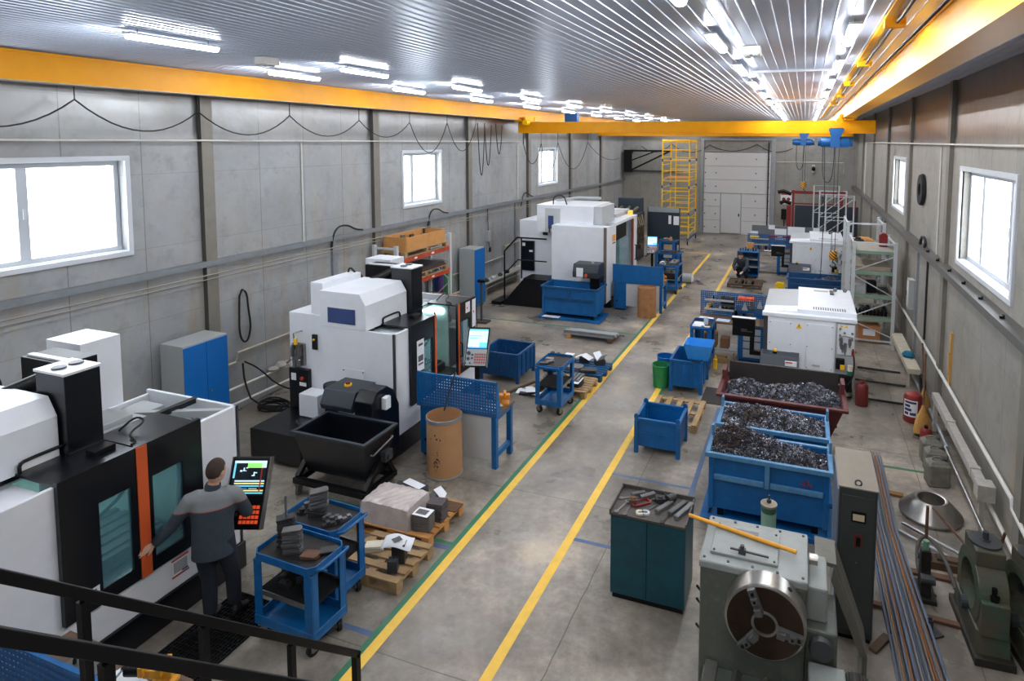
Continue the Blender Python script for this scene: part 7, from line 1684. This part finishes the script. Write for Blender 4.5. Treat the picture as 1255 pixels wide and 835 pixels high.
o = tag(MB().box(-.09,.09,-.09,.09,0,.02).cyl((0,0,.02),(0,0,.14),.03,12).cyl((0,0,.14),(0,0,.17),.016,8).build('bolt_plate', DPLATE, loc=(1.36,6.85,.0)), 'dark plate with a bolt on floor left of the black casting', 'plate'); o.rotation_euler = (0,0,.6)
for i,(a,b_,r_,m,lb) in enumerate((((1.35,8.72,.05),(2.0,8.1,.10),.02,STEEL,'steel pipe lying from cone towards the green castings, upper of two'),((1.30,8.55,.03),(1.98,8.0,.06),.018,GALV,'galvanised pipe lying from cone to the green castings, lower of two'),((1.72,8.85,.26),(2.05,8.2,.12),.016,RUST,'rusty rod resting on the steel cone'),((2.0,7.6,.03),(2.12,7.4,.9),.016,RUST,'rusty upright rod leaning behind the green castings'))):
    tag(MB().tube([a,b_],r_,8).build('loose_pipe', m, smooth=True), lb, 'pipe')
tag(MB().box(-.2,.2,-.09,.09,0,.09).box(-.12,.12,-.05,.05,.09,.12).build('timber_block', WOODD, loc=(1.74,8.02,0)), 'wooden block under the loose pipes by the green castings', 'timber')
# cable trunking / radiator along wall
tag(MB().box(-.055,.055,-1.55,1.55,.0,.11).box(-.065,.065,-1.2,-1.12,-.01,.125).box(-.065,.065,.3,.38,-.01,.125).box(-.1,.1,-1.75,-1.55,-.05,.16).box(-.06,.0,-1.7,-1.65,-.5,-.05).box(-.06,.0,1.3,1.35,-.5,0).build('heater_pipe', DUSTW, loc=(XR-.19,10.6,.50)), 'dusty wide white heating duct along foot of the right wall', 'heating duct')
tag(MB().box(-.12,.12,-1.3,1.3,.0,.1).box(-.1,-.06,-1.2,-1.15,-.3,0).box(-.1,-.06,1.15,1.2,-.3,0).build('wall_bench', mat('dusty_cream',(196,186,166),.8,0,.4,(150,140,120),8), loc=(XR-.26,15.2,.30)), 'dusty cream narrow ledge bench along right wall behind the extinguisher', 'ledge')
tag(MB().lathe([(0,0),(.1,.0),(.13,.05),(.08,.11),(0,.12)],(0,0,0),'z',14).build('rag', mat('teal_rag',(30,110,140),.9,0,.4,(20,70,100),12), smooth=True, loc=(XR-.26,14.7,.402)), 'teal rag lying on the cream ledge bench', 'rag')
# extinguisher, brooms, canisters
t = thing('fire_extinguisher', 'large red cylinder with white label at right wall beside straw broom', 'fire extinguisher', (1.98,12.25,0))
MB().lathe([(.0,.0),(.15,.0),(.155,.02),(.155,.44),(.13,.50),(.05,.54),(.0,.54)],(0,0,0),'z',28).build('cylinder', RED, t, smooth=True)
mb = MB()
n = 10
for i in range(n):
    a0_, a1_ = R(200)+R(90)*i/n, R(200)+R(90)*(i+1)/n
    mb.quad((.157*math.cos(a0_),.157*math.sin(a0_),.12),(.157*math.cos(a1_),.157*math.sin(a1_),.12),(.157*math.cos(a1_),.157*math.sin(a1_),.42),(.157*math.cos(a0_),.157*math.sin(a0_),.42))
lb = mb.build('label', PAPER, t)
mb = MB()
for (z0_,z1_,f0,f1) in ((.36,.40,.1,.9),(.29,.34,.1,.5),(.22,.27,.1,.6),(.15,.2,.1,.4),(.15,.2,.5,.9)):
    for i in range(6):
        a0_ = R(200)+R(90)*(f0+(f1-f0)*i/6); a1_ = R(200)+R(90)*(f0+(f1-f0)*(i+1)/6)
        mb.quad((.1585*math.cos(a0_),.1585*math.sin(a0_),z0_),(.1585*math.cos(a1_),.1585*math.sin(a1_),z0_),(.1585*math.cos(a1_),.1585*math.sin(a1_),z1_),(.1585*math.cos(a0_),.1585*math.sin(a0_),z1_))
mb.build('label_print', mat('label_dark_print',(52,58,92),.6), lb)
def broom(label, loc, rot, hl):
    t = thing('broom', label, 'broom', loc, rot=rot)
    MB().lathe([(.0,.0),(.19,.0),(.20,.06),(.15,.26),(.055,.42),(.03,.48)],(0,0,0),'z',16).build('bristles', BRISTLE, t, smooth=True).scale = (1,.5,1)
    MB().cyl((0,0,.40),(0,0,hl),.016,8).build('handle', RUST, t)
broom('straw broom with long handle leaning at right wall beside red cylinder', (2.06,11.72,0), (R(-12),R(14),R(40)), 1.35)
broom('second straw broom just behind the first at the right wall', (2.24,12.62,0), (R(-6),R(5),R(60)), 1.3)
t = thing('tyre', 'black rubber ring leaning at right wall behind the brooms', 'ring', (2.30,13.3,.32)); MB().lathe([(.13,-.02),(.2,-.03),(.2,.03),(.13,.02),(.13,-.02)],(0,0,0),'x',24).build('ring_body', RUBBER, t, smooth=True)
t = thing('red_canister', 'dark red cylinder behind grimy jerrycans at the right wall', 'canister', (1.98,10.98,0)); MB().lathe([(.0,0),(.08,0),(.085,.02),(.085,.38),(.06,.42),(0,.43)],(0,0,0),'z',20).build('body', RED, t, smooth=True); MB().cyl((0,0,.43),(0,0,.47),.03,10).build('cap', BLACK, t)
def jerry(label, loc, rz):
    t = thing('jerrycan', label, 'jerrycan', loc, rz)
    MB().box(-.15,.15,-.12,.12,0,.34).build('body', PLASTICW, t, bevel=.035, seg=3); MB().frus((-.13,.13,-.10,.10),.335,(-.09,.09,-.07,.07),.37).build('shoulder', PLASTICW, t, bevel=.01)
    MB().tube([(-.07,0,.36),(-.07,0,.41),(.05,0,.41),(.05,0,.36)],.014,8,smooth=1).build('handle', PLASTICW, t); MB().cyl((.09,0,.35),(.09,0,.395),.025,12).build('cap', DGREY, t)
jerry('grimy square jerrycan nearest the viewer at the right wall', (1.98,10.02,0), R(8)); jerry('grimy jerrycan in the middle of three at the right wall', (2.02,10.40,0), R(5)); jerry('grimy jerrycan at the back of three, before the red cylinder', (2.02,10.74,0), R(2))
# wall things right
t = thing('hose_reel_ring', 'black coil hung on right wall between the two windows', 'coil', (XR-.02,15.4,3.98)); MB().lathe([(.14,-.07),(.33,-.07),(.35,-.03),(.35,.0),(.14,.0),(.14,-.07)],(0,0,0),'x',28).build('coil', RUBBER, t, smooth=True)
t = thing('switch_box', 'pale grey electrical box on the right wall below ledge by the storage rack', 'switch box', (XR-.06,16.1,1.48)); MB().box(-.06,.06,-.14,.14,-.35,.35).build('box', LGREY, t, bevel=.006); MB().box(-.066,-.06,-.12,.12,-.3,.3).build('door', PIPEW, t); MB().box(-.076,-.066,.08,.1,-.05,.05).build('handle', DGREY, t)
for j,(y,lb) in enumerate(((15.55,'perforated galvanised cable ladder on right wall beside the electrical box'),(22.5,'galvanised upright duct on the right wall farther along'))): tag(MB().box(XR-.05,XR,y-.07,y+.07,.0,2.72).build('cable_duct', GALV), lb, 'cable duct')
tag(MB().tube([(XR-.1,14.9,2.84),(XR-.1,14.8,3.0),(XR-.1,14.5,3.05),(XR-.1,14.25,2.95),(XR-.1,14.4,2.86)],.03,8,smooth=2).build('cable_coil', CABLE, smooth=True), 'short black cable coil lying on the right wall ledge', 'cable')
for i,y in enumerate((8.9,9.9,10.9,11.9,12.9,13.9)): tag(MB().box(-.05,.0,-.02,.02,0,.03).box(-.015,.0,-.03,.03,.0,.05).build('ledge_clamp', BLACK, loc=(XR-.1,y,2.831)), 'small black clamp on top of the right wall ledge', 'clamp', 'clamps on the right ledge')
for i,(y,z,lb) in enumerate(((12.0,1.6,'rusty yellow foam strip stuck low on the right wall by the column'),(7.75,1.62,'ochre foam lump on the right wall edge column'))): tag(MB().box(-.035,0,-.05,.05,-.45,.45).box(-.05,0,-.03,.03,-.3,.1).build('foam_strip', mat('ochre_foam',(196,152,84),.9,0,.5,(150,110,56),20,bump=.5), loc=(XR,y,z-.3 if i==0 else z)), lb, 'foam')
for i,(y,l,lb) in enumerate(((12.9,2.0,'dark pipe lying across the floor behind red cylinder, nearer one'),(13.9,1.9,'dark pipe lying across the floor towards the storage rack'),(14.7,1.7,'thin dark pipe lying across floor closest to the storage rack'))): tag(MB().tube([(2.1,y,.03),(2.1-l*.5,y+.05,.03),(2.1-l*.42-.1,y+.06,.03)],.022,8).build('floor_pipe', CABLE if i else RUBBER, smooth=True), lb, 'pipe')
mb = MB()
for i in range(7): mb.box(-1.72+.0,-1.05,4.85+.09*i,4.89+.09*i,0,.04) if False else mb.box(-.30,.30,-.30+.09*i,-.26+.09*i,.0,.035)
mb.box(-.3,-.26,-.3,.3,.035,.05); mb.box(.26,.3,-.3,.3,.035,.05)
tag(mb.build('duckboard', RUST, loc=(-1.25,4.72,0)), 'dark slatted duckboard on floor at bottom edge left of old lathe', 'duckboard')
# ================================================================== people
def loft(mb, rings, n=16):
    """rings: (centre, rx, ry, xdir, ydir) ellipses joined into a closed surface"""
    vs = []; fs = []
    for c, rx, ry, xd, yd in rings:
        c = Vector(c)
        for i in range(n):
            a = 2*PI*i/n; vs.append(c + Vector(xd)*rx*math.cos(a) + Vector(yd)*ry*math.sin(a))
    m = len(rings)
    for k in range(m-1):
        for i in range(n): fs.append((k*n+i,k*n+(i+1)%n,(k+1)*n+(i+1)%n,(k+1)*n+i))
    fs += [list(range(n-1,-1,-1)), list(range((m-1)*n,m*n))]
    mb._add(vs, fs)
def limb(mb, pts, rs, n=12): mb.tube(pts, rs, n)
def ball(mb, c, r, sc=(1,1,1), M=None, n=16):
    prof = [(max(1e-4,r*math.sin(PI*i/n)), -r*math.cos(PI*i/n)) for i in range(n+1)]
    T = Matrix.Translation(c) @ (M or Matrix.Identity(4)) @ Matrix.Diagonal((sc[0],sc[1],sc[2],1))
    mb.lathe(prof,(0,0,0),'z',n+4,M=T)
def skinned(mb, name, m, parent, vox=.012, smooth=6, fac=.5):
    o = mb.build(name, m, parent)
    r = o.modifiers.new('remesh','REMESH'); r.mode = 'VOXEL'; r.voxel_size = vox; r.use_smooth_shade = True
    s = o.modifiers.new('smooth','SMOOTH'); s.iterations = smooth; s.factor = fac
    return o
def human(label, loc, facing, J, head_turn, hand_pose, hair=True, skip_hands=False):
    """J: joints in local metres: x right, y forward, z up"""
    t = thing('person', label, 'person', loc, facing)
    V = {k: Vector(v) for k,v in J.items()}
    X = Vector((1,0,0))
    spine = (V['neck']-V['pelvis']).normalized(); side = (V['shR']-V['shL']).normalized(); fwd = spine.cross(side)*-1
    fwd = side.cross(spine)*-1; fwd.normalize()
    hipdir = (V['hipR']-V['hipL']).normalized()
    P = V['pelvis']; Nk = V['neck']
    body = MB()
    # torso, neck, head (skin)
    loft(body, [(P,.13,.09,side,fwd),(P.lerp(Nk,.4),.12,.085,side,fwd),(P.lerp(Nk,.8),.15,.09,side,fwd),(Nk,.06,.06,side,fwd)])
    H = V['head']; up = (H-Nk).normalized()
    limb(body,[Nk-up*.03,Nk+up*.06,H-up*.03],[.06,.055,.055])
    HM = Matrix.Rotation(head_turn[0],4,'Z') @ Matrix.Rotation(head_turn[1],4,'X')
    ball(body, H, .1, (.78,.95,1.18), HM); ball(body, H+HM.to_3x3()@Vector((0,.035,-.055)), .07, (.8,.8,.85), HM)
    ball(body, H+HM.to_3x3()@Vector((0,.10,-.02)), .018, (.7,1,1.5), HM)
    for s in (-1,1): ball(body, H+HM.to_3x3()@Vector((s*.078,-.005,-.01)), .03, (.35,.7,1.1), HM)
    for s in (-1,1): ball(body, H+HM.to_3x3()@Vector((s*.03,.082,.012)), .014, (1,.6,.5), HM)
    ball(body, H+HM.to_3x3()@Vector((0,.088,-.055)), .02, (1.2,.5,.35), HM)
    for s in ('L','R'):
        limb(body,[V['sh'+s],V['el'+s],V['wr'+s]],[.05,.038,.026])
        limb(body,[V['hip'+s],V['kn'+s],V['an'+s]],[.075,.05,.035])
        limb(body,[V['an'+s],V['an'+s]+(V['toe'+s]-V['an'+s])*.9],[.035,.03])
        # hand
        w = V['wr'+s]; f = V['hd'+s]-w; f.normalize(); pn = Vector(hand_pose[s]).normalized(); sd = f.cross(pn).normalized(); pn = sd.cross(f)
        loft(body,[(w-f*.01,.026,.02,sd,pn),(w+f*.03,.036,.016,sd,pn),(w+f*.075,.042,.015,sd,pn),(w+f*.092,.036,.010,sd,pn)],12)
        for i,(o_,ln) in enumerate(((-.032,.062),(-.011,.074),(.011,.070),(.031,.054))):
            b = w+f*.085+sd*o_; fan = sd*o_*.55
            limb(body,[b,b+(f+fan*6)*ln*.45+pn*-.004,b+(f+fan*6)*ln*.78-pn*.012,b+(f+fan*6)*ln-pn*.026],[.0095,.009,.0085,.007],8)
        th = sd*(1 if s=='L' else -1)*hand_pose.get('thumb',1)
        b = w+f*.025+th*.03; limb(body,[b,b+th*.022+f*.025-pn*.006,b+th*.034+f*.055-pn*.014],[.012,.0105,.008],8)
    skinned(body,'body',SKIN,t,.0065,4,.45)
    # hair
    hr = MB(); ball(hr, H+HM.to_3x3()@Vector((0,-.016,.022)), .1, (.84,.98,1.12), HM)
    # cut the face side away by keeping vertices behind/above
    Ri = HM.to_3x3().inverted()
    keep = [ (Ri@(v-H)) for v in hr.v ]
    ok = [ (p.z > .045 or p.y < .018) and p.z > -.065-.0*p.y for p in keep ]
    hr.f = [f for f in hr.f if all(ok[i] for i in f)]; hr.m = [0]*len(hr.f)
    ho = hr.build('hair', HAIR, t, smooth=True); so = ho.modifiers.new('solid','SOLIDIFY'); so.thickness = .012
    # jacket
    jk = MB(); sh = (V['shL']+V['shR'])/2
    hem = P - spine*.16
    loft(jk,[(hem,.20,.145,hipdir,fwd),(P-spine*.02,.195,.14,side,fwd),(P.lerp(Nk,.35),.19,.135,side,fwd),(P.lerp(Nk,.65),.205,.135,side,fwd),(P.lerp(Nk,.85),.20,.12,side,fwd),(P.lerp(Nk,.95),.14,.10,side,fwd),(Nk,.085,.08,side,fwd)],20)
    for s in ('L','R'):
        m_ = (V['sh'+s]+Nk)/2
        limb(jk,[m_-spine*.02,V['sh'+s]-spine*.015,V['sh'+s].lerp(V['el'+s],.5),V['el'+s],V['el'+s].lerp(V['wr'+s],.5),V['wr'+s]],[.075,.082,.070,.062,.055,.043],14)
    j = skinned(jk,'jacket',jacket_mat(t, Nk, P, spine),t,.014,5,.5)
    cl = MB(); cl.lathe([(.068,-.03),(.075,.02),(.066,.045),(.060,.04),(.062,-.03),(.068,-.03)],(0,0,0),'z',18,M=Matrix.Translation(Nk+up*.01)@(up.to_track_quat('Z','Y').to_matrix().to_4x4())); cl.build('collar',JACKET,t,smooth=True)
    # trousers and shoes
    tr = MB(); loft(tr,[(P+spine*.06,.17,.12,side,fwd),(P-spine*.05,.185,.135,hipdir,fwd),(P-spine*.12,.15,.12,hipdir,fwd)],18)
    for s in ('L','R'):
        limb(tr,[V['hip'+s]+Vector((0,0,.05)),V['hip'+s].lerp(V['kn'+s],.35),V['kn'+s],V['kn'+s].lerp(V['an'+s],.45),V['an'+s]+(V['kn'+s]-V['an'+s]).normalized()*.02],[.105,.095,.075,.072,.066],14)
    skinned(tr,'trousers',TROUS,t,.014,5,.5)
    for s in ('L','R'):
        a = V['an'+s]; to = V['toe'+s]; d = (to-a); d2_ = Vector((d.x,d.y,0)).normalized(); sd = Vector((-d2_.y,d2_.x,0)); fd = (to-V['heel'+s]).normalized(); up_ = sd.cross(fd)*-1
        if up_.z < 0: up_ = -up_
        sm = MB(); hl = V['heel'+s]
        loft(sm,[(hl-fd*.015+up_*.035,.028,.034,sd,up_),(hl+fd*.03+up_*.045,.038,.045,sd,up_),(hl+fd*.10+up_*.045,.042,.045,sd,up_),(hl+fd*.18+up_*.035,.048,.035,sd,up_),(hl+fd*.25+up_*.028,.04,.027,sd,up_),(hl+fd*.272+up_*.024,.02,.018,sd,up_)],14)
        limb(sm,[a+Vector((0,0,.03)),hl+fd*.07+up_*.05],[.05,.05])
        skinned(sm,'shoe',SHOE,t,.009,3,.5)
    return t
def jacket_mat(t, Nk, P, spine):
    if 'two_tone_jacket' in MATS: return MATS['two_tone_jacket']
    m = mat('two_tone_jacket',(54,64,74),.85,0,.35,(40,48,58),12,bump=.2)
    nt = m.node_tree; b = nt.nodes['Principled BSDF']
    tc = nt.nodes.new('ShaderNodeTexCoord'); dt = nt.nodes.new('ShaderNodeVectorMath'); dt.operation = 'DOT_PRODUCT'; dt.inputs[1].default_value = tuple(spine)
    nt.links.new(tc.outputs['Object'], dt.inputs[0])
    z0 = (P.lerp(Nk,.66)).dot(spine)
    def gt(v):
        n = nt.nodes.new('ShaderNodeMath'); n.operation = 'GREATER_THAN'; n.inputs[1].default_value = v; nt.links.new(dt.outputs['Value'], n.inputs[0]); return n.outputs[0]
    old = b.inputs['Base Color'].links[0].from_socket
    def mx(f, a, c):
        x = nt.nodes.new('ShaderNodeMix'); x.data_type = 'RGBA'; nt.links.new(f, x.inputs['Factor']); nt.links.new(a, x.inputs['A']); x.inputs['B'].default_value = s2l(c)+(1,); return x.outputs['Result']
    c1 = mx(gt(z0), old, (170,60,56)); c2 = mx(gt(z0+.008), c1, (126,129,132)); nt.links.new(c2, b.inputs['Base Color'])
    return m
# worker at the nearest machine: faces away, left hand on the door edge, right hand at the panel
fz = R(38)
def loc2(w, base=(-5.60,4.46,0), a=fz):
    x, y, z = w[0]-base[0], w[1]-base[1], w[2]; c, s = math.cos(-a), math.sin(-a); return (c*x-s*y, s*x+c*y, z)
J = dict(pelvis=(-5.60,4.47,.90),neck=(-5.62,4.50,1.43),head=(-5.60,4.54,1.60),
 shL=(-5.765,4.36,1.36),elL=(-5.87,4.25,1.13),wrL=(-5.97,4.125,.985),hdL=(-6.0,4.03,.962),
 shR=(-5.48,4.64,1.34),elR=(-5.43,4.74,1.08),wrR=(-5.52,4.83,1.02),hdR=(-5.55,4.87,1.03),
 hipL=(-5.66,4.41,.87),knL=(-5.65,4.45,.47),anL=(-5.63,4.43,.10),toeL=(-5.72,4.60,.02),heelL=(-5.61,4.38,.012),
 hipR=(-5.53,4.53,.87),knR=(-5.50,4.60,.48),anR=(-5.47,4.58,.16),toeR=(-5.50,4.74,.02),heelR=(-5.42,4.52,.09))
human('man in grey yoked dark workwear seen from behind, hand on machine door, facing lit panel', (-5.60,4.46,0), fz, {k:loc2(v) for k,v in J.items()}, (R(-32),R(-14)), {'L':loc2((-5.60+1,4.46+.2,.55)), 'R':(0,-1,.3), 'thumb':-1})
# far worker crouching at the dark pallet
base2 = (-2.0,23.05,0); f2 = R(170)
J2 = dict(pelvis=(0,-.12,.42),neck=(0,.22,.82),head=(0,.34,.93),shL=(-.19,.20,.78),elL=(-.24,.36,.55),wrL=(-.14,.52,.40),hdL=(-.10,.58,.36),shR=(.19,.20,.78),elR=(.24,.36,.55),wrR=(.14,.52,.40),hdR=(.10,.58,.36),
 hipL=(-.09,-.12,.40),knL=(-.17,.26,.46),anL=(-.14,.02,.09),toeL=(-.15,.2,.02),heelL=(-.14,-.05,.012),hipR=(.09,-.12,.40),knR=(.17,.26,.46),anR=(.14,.02,.09),toeR=(.15,.2,.02),heelR=(.14,-.05,.012))
human('person in dark workwear crouching by the dark far pallet beside blue cabinet', base2, f2, J2, (0,R(-30)), {'L':(0,0,1),'R':(0,0,1)})
# ------------------------------------------------------------------ camera, world, exposure
cd = bpy.data.cameras.new('camera'); cam = bpy.data.objects.new('camera', cd); COL.objects.link(cam); SC.camera = cam
F, PX, PY_, PITCH, YAW, ROLL = 762.07, 715.74, 232.81, .07775, .34034, -.005486
cd.sensor_fit = 'HORIZONTAL'; cd.sensor_width = 36; cd.lens = F/1255*36
cd.shift_x = (627.5-PX)/1255; cd.shift_y = (PY_-417.5)/1255
cd.clip_start = .05; cd.clip_end = 200
cy, sy, cp, sp_ = math.cos(YAW), math.sin(YAW), math.cos(PITCH), math.sin(PITCH)
w = Vector((-sy*cp, cy*cp, -sp_)); r = Vector((cy, sy, 0)); d = w.cross(r)
cr, sr = math.cos(ROLL), math.sin(ROLL)
r2 = r*cr + d*sr; d2 = -r*sr + d*cr
M = Matrix((r2, -d2, -w)).transposed().to_4x4(); M.translation = (0,0,5.0)
cam.matrix_world = M
W = bpy.data.worlds.new('overcast_sky'); SC.world = W; W.use_nodes = True
bg = W.node_tree.nodes['Background']; bg.inputs['Color'].default_value = (.86,.93,1,1); bg.inputs['Strength'].default_value = 9.0
SC.view_settings.view_transform = 'Standard'; SC.view_settings.look = 'None'; SC.view_settings.gamma = 1; SC.view_settings.use_curve_mapping = False
SC.view_settings.exposure = 0.5
